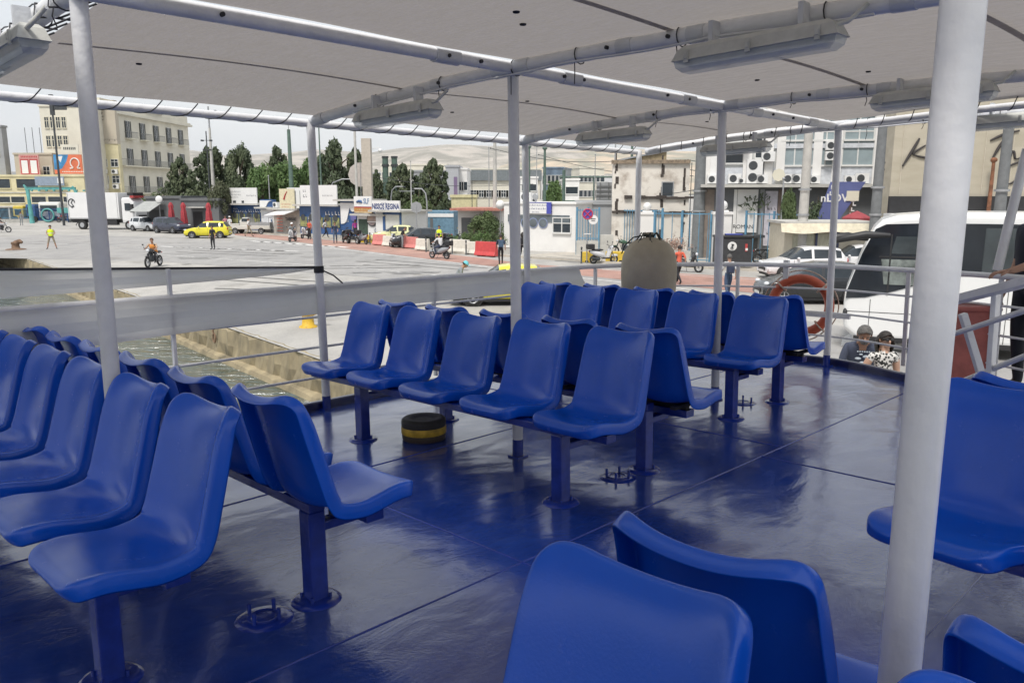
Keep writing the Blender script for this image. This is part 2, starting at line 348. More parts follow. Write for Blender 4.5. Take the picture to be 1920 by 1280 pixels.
# ---------------------------------------------------------------- lamps
mLampG=mat('grey_lamp_housing',(.50,.50,.47),.6,var=.1,scale=12)
mLens=mat('lamp_lens',(.60,.64,.66),.22,var=.05,scale=10,alpha=.55)
mTube=mat('fluorescent_tube',(.8,.8,.8),.3,var=.02)
def lamp(x0,x1,Y,z1,label,tilt=0):
    L=x1-x0
    t=thing('deck_light',label,'light',S((x0+x1)/2,Y-.03,z1),'sealed lights hung under the awning tubes')
    h=L/2
    def sec(z,wx,wy): return [(-wx,-wy,z),(wx,-wy,z),(wx,wy,z),(-wx,wy,z)]
    b=MB(); b.grid([sec(0,h-.05,.035),sec(-.02,h-.02,.05),sec(-.062,h,.062),sec(-.074,h+.006,.068),sec(-.074,h-.01,.05)],smooth=False,closed=True); b.add(sec(0,h-.05,.035),[(0,1,2,3)])
    b.build('housing',mLampG,t)
    b=MB(); b.grid([sec(-.075,h-.004,.058),sec(-.105,h-.012,.053),sec(-.128,h-.04,.036)],smooth=False,closed=True); b.add(sec(-.128,h-.04,.036),[(3,2,1,0)])
    b.build('lens',mLens,t)
    MB().tube([(-h+.07,.018,-.095),(h-.07,.018,-.095)],.012,10).tube([(-h+.07,-.018,-.095),(h-.07,-.018,-.095)],.012,10).build('lamp_tube',mTube,t)
    for k in (-.8,0,.8):
        MB().box(k*h-.012,k*h+.012,-.074,-.066,-.088,-.03).box(k*h-.008,k*h+.008,-.082,-.074,-.07,-.045).build('clip',mLampG,t)
    for e in (-h*.55,h*.55): MB().box(e-.012,e+.012,-.02,.05,0,.1).build('bracket',mGreyT,t)
    MB().tube([(h-.03,-.02,-.03),(h+.03,-.02,-.025),(h+.05,0,.0),(h+.09,.03,.045)],.01,8).build('cable_gland',mLampG,t)
lamp(-2.35,-1.52,3.6,2.46,'long twin tube light nearest the viewer, right of the ridge tube')
lamp(-5.19,-4.28,3.6,2.44,'twin tube light left of the middle white pole')
lamp(-5.14,-4.33,6.12,2.45,'twin tube light hanging between the middle pole and the pole behind it')
lamp(-2.35,-1.55,6.12,2.49,'twin tube light half hidden behind the thick near pole')
lamp(-4.80,-3.87,1.08,2.46,'twin tube light at the top left corner beside the open gap')
lamp(-5.13,-4.29,8.34,2.46,'twin tube light at the far edge in front of the grey building')
lamp(-2.25,-1.4,8.0,2.47,'twin tube light at the far right edge beyond the thick pole')
# ---------------------------------------------------------------- seats
def seat_shell():
    prof=crom([(0,-.690,.488),(0,-.672,.500),(0,-.64,.507),(0,-.56,.503),(0,-.44,.482),(0,-.33,.468),(0,-.262,.478),(0,-.222,.525),(0,-.195,.62),(0,-.165,.74),(0,-.135,.86),(0,-.108,.935),(0,-.088,.962)],3)
    n=len(prof); L=[0]
    for i in range(1,n): L.append(L[-1]+(prof[i]-prof[i-1]).length)
    tot=L[-1]
    def hw(s):
        base=.214+.022*min(1,s/.35) if s<.35 else .236-.020*max(0,(s-.45)/.55)
        r=.095; d=min(s,1-s)*tot; r=.085 if s<.5 else .06
        if d<r: base=base-r+math.sqrt(max(0,r*r-(r-d)**2))
        return base
    nt=[]
    for i in range(n):
        d=(prof[min(i+1,n-1)]-prof[max(i-1,0)]).normalized(); nt.append(Vector((0,-d.z,d.y)))   # toward the sitter
    rows=[];K=12
    for i in range(n):
        s=L[i]/tot; h=hw(s); row=[]
        wr=(.022 if s<.3 else .022+.045*min(1,(s-.3)/.2))*(1-.25*max(0,(s-.85)/.15))
        for k in range(K+1):
            t=-1+2*k/K; t=math.copysign(abs(t)**.85,t)
            x=t*h; tt=x/.236
            p=Vector((x,prof[i].y,prof[i].z))+nt[i]*(wr*abs(tt)**2.4)
            if s>.9: p.z-=.014*(1-tt*tt)*(s-.9)/.1
            if s<.12: p.z-=.012*abs(tt)**3*(1-s/.12)
            row.append(p)
        rows.append(row)
    b=MB(); b.grid([[tuple(p) for p in r] for r in rows])
    # rolled rim around the outline
    ring=[(0,k) for k in range(K+1)]+[(i,K) for i in range(1,n)]+[(n-1,k) for k in range(K-1,-1,-1)]+[(i,0) for i in range(n-2,0,-1)]
    P=[rows[i][k] for i,k in ring]; NT=[nt[i] for i,k in ring]; m=len(ring)
    def outw(j):
        d=(P[(j+1)%m]-P[j-1]).normalized(); o=d.cross(NT[j]).normalized()
        c=Vector((0,rows[n//2][K//2].y,rows[n//2][K//2].z))
        return o
    OW=[outw(j) for j in range(m)]
    if OW[K+1+n//2].x<0: OW=[-o for o in OW]
    r0=[tuple(p) for p in P]
    r1=[tuple(P[j]+OW[j]*.006-NT[j]*.002) for j in range(m)]
    r2=[tuple(P[j]+OW[j]*.010-NT[j]*.012) for j in range(m)]
    r3=[tuple(P[j]+OW[j]*.013-NT[j]*(.046+.020*min(1,max(0,(abs(P[j].x)-.10)/.10))*(1 if P[j].z<.85 else max(.2,1-(P[j].z-.85)/.1)))) for j in range(m)]
    b.grid([r0,r1,r2,r3],closed=True)
    o=b.build('seat_shell',[mPlas])
    bmx=bmesh.new(); bmx.from_mesh(o.data); bmesh.ops.remove_doubles(bmx,verts=bmx.verts,dist=.0004); bmesh.ops.recalc_face_normals(bmx,faces=bmx.faces)
    bmx.to_mesh(o.data); bmx.free()
    sm=o.modifiers.new('s','SOLIDIFY'); sm.thickness=.007; sm.offset=0
    ss=o.modifiers.new('u','SUBSURF'); ss.levels=1; ss.render_levels=1
    me=evalmesh(o,'seat_shell'); bpy.data.objects.remove(o)
    for p in me.polygons: p.use_smooth=True
    return me
SHELL=seat_shell()
rb=mat('dark_rubber',(.015,.015,.02),.7,var=.1)
def bench(label,Yc,xs,legs,lx,group='back to back rows of blue seats',rows=(1,1),lastx=None,org=None,rz=0):
    x0,x1=min(xs),max(xs)
    t=thing('seat_bench',label,'bench',S((x0+x1)/2,Yc,0) if org is None else S(org[0],org[1],0,rz)@T((x0+x1)/2,Yc,0),group); cx=(x0+x1)/2
    def seat(x,side):
        o=bpy.data.objects.new('seat',SHELL); COL.objects.link(o); o.parent=t
        o.matrix_local=T(x-cx,0,random.uniform(-.004,.004),(0 if side==0 else PI)+random.uniform(-.012,.012)); return o
    for x in xs:
        if rows[0]: seat(x,0)
        if rows[1]: seat(x,1)
    for k,ly in enumerate(legs):
        y=ly-Yc
        if not rows[k]: continue
        MB().box(x0-cx-.2,max(lx)-cx+.045,y-.038,y+.038,.405,.447).build('beam',mPaintB,t,bevel=.004)
        y2=y+(.19 if k==0 else .19)
        e=(lastx if lastx is not None else x1+.12)-cx
        MB().box(x0-cx-.2,e,y2-.045,y2+.045,.352,.400).build('beam',mPaintB,t,bevel=.004); MB().box(x0-cx-.1,x1-cx+.1,y2-.02,y2+.02,.401,.44).build('seat_rail',rb,t)
        for X in lx:
            q=MB().box(X-cx-.04,X-cx+.04,y-.04,y+.04,.01,.405).box(X-cx-.035,X-cx+.035,y+.03,y2+.03,.31,.350).build('leg',mPaintB,t,bevel=.005)
            bb=MB(); bb.lathe([(.0,.014),(.085,.014),(.1,.010),(.11,.0)],20,M=T(X-cx,y,0))
            for a in range(4): bb.cyl((X-cx+.062*math.cos(a*PI/2+.78),y+.062*math.sin(a*PI/2+.78)),.008,.01,.035,6)
            bb.build('base_plate',mPaintB,q)
        for X in xs:
            MB().box(X-cx-.15,X-cx-.11,min(y,y2)-.03,max(y,y2)+.03,.441,.462).box(X-cx+.11,X-cx+.15,min(y,y2)-.03,max(y,y2)+.03,.441,.462).build('seat_bracket',rb,t)
    return t
P=.63
bench('long back to back row of blue seats at the left, closest to the viewer',1.33,[-2.82-P*k for k in range(6)],(.831,1.669),(-2.893,-4.9))
bench('back to back row of blue seats in the middle, around the middle white pole',3.85,[-2.82-P*k for k in range(5)],(3.293,4.109),(-2.919,-4.9))
bench('back to back row of blue seats farthest away, next to the orange lifebuoy',6.22,[-3.17-P*k for k in range(5)],(5.70,6.50),(-3.2,-5.1))
bench('blue seats at the bottom right corner, cut off by the frame beside the thick pole',1.24,[-.81,-.13,.5],(.78,1.6),(-.3,.5),)
bench('blue seats at the right edge behind the thick pole',0,[0,.63,1.26],(-.46,.38),(.38,1.2),org=(-.735,3.496),rz=R(-9))
# removed-leg mounting plates with studs
for i,(x,y,l) in enumerate(((-2.9,1.43,'round stud plate left on the deck in front, between two bench legs'),(-2.95,3.87,'round stud plate on the deck under the middle row'),(-3.40,6.26,'round stud plate on the deck beside the leg of the farthest row'))):
    t=thing('stud_plate',l,'deck fitting',S(x,y,0),'bare mounting plates left on the deck')
    MB().lathe([(0,.010),(.09,.010),(.105,.006),(.118,.0)],26).lathe([(.05,.012),(.06,.016),(.07,.012)],20).build('plate',mPaintB,t)
    for a in range(4): MB().cyl((.07*math.cos(a*PI/2+.5),.07*math.sin(a*PI/2+.5)),.0085,.008,.055,8).build('stud',mPaintB,t)
# ---------------------------------------------------------------- vent cap
t=thing('deck_vent_cap','low round black cap with a yellow band standing on the deck','vent cap',S(-4.58,3.62,0))
MB().lathe([(.155,0),(.163,.01),(.165,.05)],32).build('base_ring',mat('brown_black_rubber',(.06,.045,.035),.6,var=.3,scale=14),t)
MB().lathe([(.166,.05),(.169,.054),(.169,.10),(.166,.104)],32).build('yellow_band',mat('yellow_band_paint',(.5,.32,.03),.5,var=.3,scale=14),t)
MB().lathe([(.166,.104),(.168,.135),(.165,.155),(.15,.166),(.11,.162),(.08,.150),(.04,.156),(0,.152)],32).build('top',mat('black_rubber_cap',(.025,.022,.02),.55,var=.3,scale=14,bump=.3,bscale=18),t)
# ---------------------------------------------------------------- railings
RAILP=[(-6.0,-1.2),(-6.0,1.2),(-6.02,3.62),(-6.05,5.2),(-6.03,6.7),(-5.85,7.6),(-5.3,8.3),(-4.5,8.68),(-3.65,8.78),(-2.85,8.48),(-1.95,8.05),(-1.2,7.6)]
RP=[Vector((x,y,0)) for x,y in RAILP]; RS=crom([tuple(p) for p in RP],6)
rl=thing('deck_railing','white tube railing with thin horizontal rails round the deck edge','railing',S())
def offs(z,out=0): return [(p.x,p.y,z) for p in RS]
MB().tube(offs(1.075),.026,14).build('handrail',mWhite,rl)
for z in (.815,.55,.285): MB().tube(offs(z),.0115,8).build('rail',mWhite,rl)
def on(u,z=1.0):
    best=None
    for p in crom([tuple(q) for q in RP],30):
        q=Vector((p.x,p.y,z))-Vector((0,0,1.6)); d=q.dot(BS[0]); uu=960+FPX*q.dot(BS[1])/d
        if d>0 and (best is None or abs(uu-u)<best[0]): best=(abs(uu-u),p.copy())
    return best[1]
for u in (328,603,812,1115,1382,1703,1880):
    p=on(u); MB().box(p.x-.02,p.x+.02,p.y-.013,p.y+.013,.1,1.06 if u!=328 else 1.29).build('post',mWhite,rl,bevel=.003)
# posts that carry the windbreak rope above the rail
p=on(328); pr=Vector((p.x,p.y,0))
# windbreak cloth along the handrail
mCloth=mat('windbreak_cloth',(.80,.80,.79),.85,var=.05,scale=2,transl=.5,bump=.2,bscale=6)
def strip(name,label,top,bot,th=.006,mt=mCloth):
    t=thing(name,label,'windbreak',S())
    a=[Vector(p)+Vector((-th,0,0)) for p in top]; b_=[Vector(p)+Vector((-th,0,0)) for p in bot]
    rows=[]
    for i in range(len(top)):
        tp,bt=Vector(top[i]),Vector(bot[i]); r=[]
        for k in range(6): r.append(tp.lerp(bt,k/5)+Vector((.008*math.sin(k*1.3+i*.35),.0,0)))
        for k in range(5,-1,-1): r.append(tp.lerp(bt,k/5)+Vector((.008*math.sin(k*1.3+i*.35)-th,.0,0)))
        rows.append(r)
    MB().grid(rows,closed=True,smooth=False).build('cloth',mt,t); return t
ys=[-1.2+(7.05+1.2)*k/40 for k in range(41)]
def xr(y): 
    return min(crom([tuple(q) for q in RP],12),key=lambda p:abs(p.y-y) if p.y<7.7 else 9).x
top=[(xr(y)+.03,y,1.078) for y in ys]; bot=[(xr(y)+.03,y+(.16 if i==40 else 0),1.078-.32+(.085*min(1,max(0,(y-1.2)/2.3)))) for i,y in enumerate(ys)]
strip('windbreak_strip','long pale grey cloth strip fixed below the handrail on the left side',top,bot)
ys=[-1.0+(3.60+1.0)*k/24 for k in range(25)]
top=[(-6.12+.12*(k/24)**2*1.0,y,1.43-.19*(y+1)/4.6) for k,y in enumerate(ys)]
bot=[(-6.12+.12*(k/24)**2,y,1.43-.19*(y+1)/4.6-(.30*(1-(y+1)/4.6)**.75+.012)) for k,y in enumerate(ys)]
t=strip('windbreak_flap','loose grey cloth flap hung from a dark rope above the handrail, narrowing to the pole',top,bot)
MB().tube([(x,y,z+.004) for x,y,z in top],.009,8).build('rope',mLace,t)
MB().lathe([(.04,-.03),(.043,-.02),(.043,.02),(.04,.03)],12,M=T(-5.98,3.64,1.225)).tube([(-5.97,3.66,1.22),(-5.93,3.75,1.17),(-5.9,3.82,1.10)],.007,6).build('rope_knot',mLace,t)
# ---------------------------------------------------------------- lifebuoy
mOr=mat('orange_lifebuoy',(.42,.075,.03),.5,var=.15,scale=6)
c=Vector((-4.12,8.86,.60)); 
M0=S(c.x,c.y,c.z)@Matrix.Rotation(R(22),4,'Z')@Matrix.Rotation(PI/2,4,'X')
t=thing('lifebuoy','round orange lifebuoy hung outside the far railing','lifebuoy',M0)
MB().tube([(.315*math.cos(a),.315*math.sin(a),0) for a in [i*2*PI/40 for i in range(40)]],.068,14,closed=True,sx=.8).build('ring',mOr,t)
b=MB()
for k in range(4):
    a=k*PI/2+.75; b.tube([(.315*math.cos(a)+.074*math.cos(q)*math.cos(a),.315*math.sin(a)+.074*math.cos(q)*math.sin(a),.074*math.sin(q)) for q in [i*PI/8 for i in range(16)]],.01,6,closed=True)
    b.tube([((.395-.06*math.sin(PI*s)*-.3)*math.cos(a+s*PI/2),(.395+.018*math.sin(PI*s))*math.sin(a+s*PI/2),.0) for s in [i/10 for i in range(11)]],.007,6)
b.build('grab_line',mat('cream_rope',(.5,.38,.3),.8,var=.2,scale=30),t)
MB().box(-4.30,-4.24,8.76,8.80,.80,1.13).box(-4.32,-3.5,8.74,8.78,.50,.54).build('lifebuoy_bracket',mWhite,rl)
# ---------------------------------------------------------------- canvas covered equipment
mTarp=mat('khaki_canvas_cover',(.36,.315,.235),.9,var=.12,scale=3,bump=.3,bscale=9)
c=sat(1216,560,8.9); hz=1.42
t=thing('covered_searchlight','khaki canvas cover tied at its top over tall deck gear by the far railing','covered gear',S(c.x,c.y,0))
prof=[(.275,0),(.285,.2),(.28,.5),(.295,.8),(.305,1.0),(.303,1.12),(.29,1.21),(.262,1.285),(.215,1.345),(.155,1.385),(.09,1.408),(.04,1.42),(.03,1.44),(.05,1.465),(.015,1.475)]
rows=[]
for (r,z) in prof:
    row=[]
    for j in range(36):
        a=2*PI*j/36; f=1+(.022*math.sin(2*a+1)+.012*math.sin(5*a+z*3))*min(1,r/.2)+(.06*math.sin(13*a)*max(0,(z-1.28)/.15) if 1.28<z<1.43 else 0)+(.35*math.sin(5*a) if z>1.45 else 0)
        row.append((r*f*math.cos(a),r*f*math.sin(a),z))
    rows.append(row)
MB().grid(rows,closed=True).build('cover',mTarp,t)
mRope=mat('green_black_rope',(.03,.035,.03),.85,var=.4,scale=40)
b=MB()
for j in range(7):
    a=j*.9; b.tube([(.05*math.cos(a),.05*math.sin(a),1.43),(.09*math.cos(a),.08*math.sin(a),1.47),(.14*math.cos(a),.14*math.sin(a),1.39),(.18*math.cos(a+.1),.18*math.sin(a+.1),1.36)],.008,6)
b.tube([(.05*math.cos(a),.05*math.sin(a),1.43+.001*a) for a in [i*.4 for i in range(30)]],.010,6)
b.tube([(-.04,-.04,1.44),(-.13,-.12,1.42),(-.21,-.17,1.33),(-.26,-.16,1.24)],.008,6).build('tie_rope',mRope,t)
# ---------------------------------------------------------------- life jacket box and gangway rails (right)
c=sat(1800,640,7.3)
mRed=mat('faded_red_box',(.36,.10,.085),.6,var=.2,scale=6,bump=.1,bscale=20)
t=thing('lifejacket_box','faded red upright box behind the gangway rail at the right','storage box',S(c.x,c.y,0,R(40)))
MB().box(-.28,.24,-.2,.2,.10,.80).build('body',mRed,t,bevel=.04,bseg=4)
MB().box(-.30,.26,-.22,.22,.74,.80).build('lid',mRed,t,bevel=.03,bseg=3)
g1=thing('gangway_railing','white flat topped gangway railing sloping across the right edge','railing',S())
def sp(u,v,D): q=sat(u,v,D); return Vector((q.x,q.y,q.z))
A,B_=sp(1760,570,5.3),sp(1990,512,4.3)
d=(B_-A).normalized(); n=Vector((0,0,1))
def bar(A,B,w,h,nm,par,mt=mWhite):
    d=(B-A).normalized(); s_=d.cross(Vector((0,0,1)) if abs(d.z)<.95 else Vector((1,0,0))).normalized(); u_=s_.cross(d)
    vs=[P0+s_*a*w/2+u_*c_*h/2 for P0 in (A,B) for a,c_ in ((-1,-1),(1,-1),(1,1),(-1,1))]
    return MB().add([tuple(v) for v in vs],[(0,1,2,3)[::-1],(4,5,6,7),(0,1,5,4),(1,2,6,5),(2,3,7,6),(3,0,4,7)]).build(nm,mt,par,bevel=.004)
bar(A,B_,.10,.05,'handrail',g1)
for (a,b2,r) in (((1760,635,5.3),(1990,560,4.3),.017),((1790,720,5.3),(1990,640,4.3),.017),((1880,745,5.3),(1990,690,4.3),.017)):
    MB().tube([sp(*a),sp(*b2)],r,10).build('rail',mWhite,g1)
bar(sp(1868,548,4.9),sp(1846,850,4.9),.11,.03,'post',g1)
bar(sp(1805,588,5.2),sp(1845,720,5.2),.045,.045,'brace',g1)
t=thing('slanted_pole','slanted white pole rising at the right edge beyond the railing','pole',S())
MB().tube([sp(1870,507,6.9),sp(1926,280,6.9)],.040,12).build('tube',mWhite,t)
MB().box(-.01,.01,-.01,.01,0,.01,M=Matrix.Translation(sp(1870,507,6.9))).build('clamp',mLace,t)

# the deck goes on behind the viewer under a second awning
aw2=thing('rear_awning','second canvas awning over the near part of the deck, just outside the picture','awning',S())
for Y in (.9,-1.6,-4.0): tube_obj('cross_tube',[(-6.2+6.9*k/12,Y,camber(-6.2+6.9*k/12)) for k in range(13)],.042,aw2)
MB().grid([[(-6.0+6.6*q/16,.86-4.7*k/12,camber(-6.0+6.6*q/16)+.045) for q in range(17)] for k in range(13)]).build('canvas_panel',mCan,aw2)
for x,y in ((-6.1,.9),(.7,-1.6),(-6.1,-1.6),(.7,-4.0),(-6.1,-4.0)): MB().tube([(x,y,0),(x,y,camber(x))],.036,12).build('pole',mWhite,aw2)
# ================================================================ GROUND, WATER, SKYLINE
def quay_material(name,c1,c2,marks=False):
    m=bpy.data.materials.new(name); m.use_nodes=True; N=m.node_tree.nodes; L=m.node_tree.links; p=N['Principled BSDF']; p.inputs['Roughness'].default_value=.85
    tc=N.new('ShaderNodeTexCoord')
    def nz(s,d,st=(1,1,1)):
        mp=N.new('ShaderNodeMapping'); mp.inputs['Scale'].default_value=st; L.new(tc.outputs['Object'],mp.inputs[0])
        t=N.new('ShaderNodeTexNoise'); t.inputs['Scale'].default_value=s; t.inputs['Detail'].default_value=d; t.inputs['Roughness'].default_value=.65; L.new(mp.outputs[0],t.inputs['Vector']); return t.outputs['Fac']
    def rp(f,a,b,ca,cb):
        r=N.new('ShaderNodeValToRGB'); r.color_ramp.elements[0].position=a; r.color_ramp.elements[1].position=b; r.color_ramp.elements[0].color=(*ca,1); r.color_ramp.elements[1].color=(*cb,1); L.new(f,r.inputs[0]); return r.outputs[0]
    def mul(a,b,f=1):
        x=N.new('ShaderNodeMixRGB'); x.blend_type='MULTIPLY'; x.inputs[0].default_value=f; L.new(a,x.inputs[1]); L.new(b,x.inputs[2]); return x.outputs[0]
    a=rp(nz(.09,6),.35,.65,c1,c2); b=rp(nz(.9,6,(1,.35,1)),.35,.7,(.82,.82,.82),(1.08,1.07,1.05)); c=mul(rp(nz(.35,8),.56,.64,(1,1,1),(.74,.73,.71)),rp(nz(1.7,5,(1,.8,1)),.66,.70,(1,1,1),(.62,.61,.60))); d=rp(nz(14,3),.3,.7,(.9,.9,.9),(1.1,1.1,1.1))
    L.new(mul(mul(mul(a,b),c),d),p.inputs['Base Color'])
    bm=N.new('ShaderNodeBump'); bm.inputs['Strength'].default_value=.35; bm.inputs['Distance'].default_value=.03; L.new(nz(6,6),bm.inputs['Height']); L.new(bm.outputs[0],p.inputs['Normal']); return m
mQuay=quay_material('quay_concrete',(.35,.34,.32),(.45,.435,.41))
mRoad=quay_material('worn_asphalt',(.29,.285,.28),(.37,.36,.35))
mRedS=quay_material('red_road_strip',(.36,.20,.165),(.43,.27,.22))
mPave=quay_material('pavement_slabs',(.42,.39,.34),(.52,.48,.42))
qd=Vector((-.643,.766,0)); qn=Vector((.766,.643,0)); QC=8.6
A=qn*QC-qd*60; B_=qn*QC+qd*900
b=MB(); b.add([tuple(A),(900,-60,0),(6500,200,0),(6500,6500,0),(-6500,6500,0),tuple(B_)],[(0,1,2,3,4,5)])
tag(b.build('quay_ground',[mQuay]),kind='structure')
# quay wall: a stained concrete face with a broken edge and a ledge at the waterline
mWall=mat('stained_quay_wall',(.36,.30,.19),.9,col2=(.17,.145,.095),scale=1.8,bump=1,bscale=3,detail=12,ramp=(.32,.66),stretch=(1,1,.55),fleck=((.08,.075,.05),1.1,.58))
rows=[]
k=-20.0
while k<120:
    p=qn*QC+qd*k; j=.05*math.sin(k*3.1)+.06*math.sin(k*7.7+1)+random.uniform(-.03,.03)
    rows.append([tuple(p+qn*(.10+abs(j))+Vector((0,0,.012))),tuple(p-qn*.02+qn*j+Vector((0,0,-.05+j*.5))),tuple(p-qn*.06+qn*j*.6+Vector((0,0,-.5))),tuple(p-qn*.04-qn*j*.5+Vector((0,0,-.86))),tuple(p-qn*.20+Vector((0,0,-.92+j*.3))),tuple(p-qn*.24-Vector((0,0,1.05))),tuple(p-qn*.40-Vector((0,0,3)))]); k+=.28
tag(MB().grid(rows,smooth=False).build('quay_wall',[mWall]),'stained yellowish concrete quay wall at the water edge','quay wall',kind='structure')
# water
m=bpy.data.materials.new('harbour_water'); m.use_nodes=True; N=m.node_tree.nodes; L=m.node_tree.links; p=N['Principled BSDF']
p.inputs['Base Color'].default_value=(.035,.060,.048,1); p.inputs['Roughness'].default_value=.06; p.inputs['IOR'].default_value=2.3
tc=N.new('ShaderNodeTexCoord'); mp=N.new('ShaderNodeMapping'); mp.inputs['Rotation'].default_value=(0,0,.5); mp.inputs['Scale'].default_value=(.8,1.9,1); L.new(tc.outputs['Object'],mp.inputs[0])
t=N.new('ShaderNodeTexNoise'); t.inputs['Scale'].default_value=1.15; t.inputs['Detail'].default_value=5; t.inputs['Distortion'].default_value=.8; L.new(mp.outputs[0],t.inputs['Vector'])
bm=N.new('ShaderNodeBump'); bm.inputs['Strength'].default_value=1; bm.inputs['Distance'].default_value=.42; L.new(t.outputs['Fac'],bm.inputs['Height']); L.new(bm.outputs[0],p.inputs['Normal'])
b=MB(); b.add([(-900,-400,-1.05),(300,-400,-1.05),(300,60,-1.05),(-900,1200,-1.05)],[(0,1,2,3)]); tag(b.build('water',[m]),kind='structure')
# road sheets and painted marks (each 4 mm above the last)
def sheet(name,pix,z,mt,kind='structure'):
    pts=[g(u,v) for u,v in pix]; b=MB(); b.add([(p.x,p.y,z) for p in pts],[tuple(range(len(pts)))]); return tag(b.build(name,[mt]),kind=kind)
sheet('road',[(-200,452),(100,440),(500,450),(760,478),(1000,505),(1250,535),(1500,600),(2600,760),(2600,900),(1500,720),(1100,600),(700,520),(300,490),(-200,480)],.008,mRoad)
sheet('red_road_strip',[(440,436),(560,445),(700,458),(850,478),(1000,496),(1130,505),(1400,520),(1700,545),(2400,600),(2400,640),(1700,575),(1400,548),(1130,521),(1000,508),(820,488),(640,465),(560,454),(440,441)],.012,mRedS)
sheet('pavement',[(985,478),(1100,470),(1420,485),(2000,520),(2000,536),(1400,508),(1130,494),(985,484)],.016,mPave)
mLine=mat('worn_road_paint',(.62,.61,.59),.8,var=.25,scale=3)
def strip_line(a,b,w,z=.014):
    A,B_=g(*a),g(*b); d=(B_-A).normalized(); s=Vector((-d.y,d.x,0))*w/2
    return [(A+s),(A-s),(B_-s),(B_+s)]
b=MB()
for a,c,w_ in [((300,478),(620,500),.15),((560,458),(1000,511),.16),((60,455),(330,468),.12),((1000,512),(1500,566),.16),((640,500),(860,520),.12),((1130,506),(1500,530),.12)]:
    q=strip_line(a,c,w_); b.add([(p.x,p.y,.017) for p in q],[(0,1,2,3)])
tag(b.build('road_line',[mLine]),kind='structure')
b=MB()
for k in range(9):
    u=300+k*27; q=strip_line((u,462-k*.6+k*1.6),(u+44,464.5+k*.9),.42); b.add([(p.x,p.y,.017) for p in q],[(0,1,2,3)])
    u=470+k*20; q=strip_line((u,452+k*1.3),(u+22,454+k*1.3),.5); b.add([(p.x,p.y,.019) for p in q],[(0,1,2,3)])
tag(b.build('zebra_crossing',[mLine]),kind='structure')
# kerb of the pavement
b=MB(); K=[g(u,v) for u,v in ((440,435.5),(560,443),(700,456),(850,475),(985,484),(1130,494),(1400,508),(2000,536))]
for i in range(len(K)-1):
    p,q=K[i],K[i+1]; d=(q-p).normalized(); s=Vector((-d.y,d.x,0))*.16
    vs=[p,q,q+s,p+s]; b.add([(v.x,v.y,0) for v in vs]+[(v.x,v.y,.13) for v in vs],[(0,1,5,4),(1,2,6,5),(2,3,7,6),(3,0,4,7),(4,5,6,7)])
tag(b.build('kerb',[mPave]),kind='structure')
# hills
def hill(name,prof,Dn,Df,mt,seed):
    rows=[]; rnd=random.Random(seed); n=90; m=14
    us=[prof[0][0]+(prof[-1][0]-prof[0][0])*i/n for i in range(n+1)]
    def top(u):
        for (a,ya),(b_,yb) in zip(prof,prof[1:]):
            if a<=u<=b_: t=(u-a)/(b_-a); t=t*t*(3-2*t); return ya+(yb-ya)*t
        return prof[-1][1]
    from mathutils import noise as mn
    for j in range(m+1):
        t=j/m; D=Dn+(Df-Dn)*t; row=[]
        for u in us:
            zt=at(u,top(u),Df).z; P=at(u,362,D); z=zt*(t**.8)
            nn=mn.fractal(Vector((P.x/420,P.y/420,seed)),.9,2.1,6); z+=nn*zt*.16*math.sin(PI*min(1,t))+ (nn*zt*.02)
            row.append((P.x,P.y,max(z,-2)))
        rows.append(row)
    last=rows[-1]; rows.append([(x,y+600,z*.4) for x,y,z in last])
    return tag(MB().grid(rows).build(name,[mt]),kind='structure')
mHillA=mat('scrub_hill',(.44,.40,.35),.95,col2=(.25,.235,.20),scale=.006,detail=12,ramp=(.44,.58),fleck=((.62,.60,.56),.045,.60))
mHillB=mat('quarried_hill',(.52,.42,.31),.95,col2=(.28,.27,.21),scale=.005,detail=12,ramp=(.42,.56),fleck=((.66,.58,.47),.02,.60))
hill('hill',[(-300,330),(20,322),(120,312),(360,282),(430,292),(520,288),(600,281),(690,286),(760,277),(840,271),(960,274),(1150,278),(1400,290),(2200,310)],2300,4600,mHillA,3)
hill('hill',[(700,345),(860,318),(960,296),(1060,285),(1150,279),(1300,284),(1600,300),(2200,330)],1900,3900,mHillB,9)
# far city on the slopes: one mass of pale blocks
b=MB(); rnd=random.Random(5)
for i in range(420):
    D=rnd.uniform(500,1900); u=rnd.uniform(640,1240) if i%3 else rnd.uniform(-100,500); P=at(u,362,D); z0=max(0,(D-1200)*.05); wd=rnd.uniform(10,24); h=rnd.uniform(9,22)*(1 if D>700 else .8)
    b.box(-wd/2,wd/2,-6,6,-3,h+z0,mi=rnd.choice((0,0,1,2)),M=T(P.x,P.y,0,rnd.uniform(-.6,.6)))
tag(b.build('distant_city',[mat('city_cream',(.50,.48,.44),.9,var=.1,scale=.2),mat('city_white',(.62,.62,.62),.9),mat('city_grey',(.36,.37,.38),.9)]),'pale mass of city blocks at the foot of the hills','city',kind='stuff')

# pale air between the harbour and the hills
b=MB(); b.box(-7200,7200,-500,7200,-40,900); hz_=b.build('haze',[]); hz_.data.materials.clear()
hm=bpy.data.materials.new('haze_air'); hm.use_nodes=True; N=hm.node_tree.nodes; N.remove(N['Principled BSDF']); pv=N.new('ShaderNodeVolumePrincipled'); pv.inputs['Color'].default_value=(.92,.94,.97,1); pv.inputs['Density'].default_value=.000055; hm.node_tree.links.new(pv.outputs[0],N['Material Output'].inputs['Volume']); hz_.data.materials.append(hm)
tag(hz_,kind='stuff'); hz_['label']='thin pale haze over the harbour and hills'

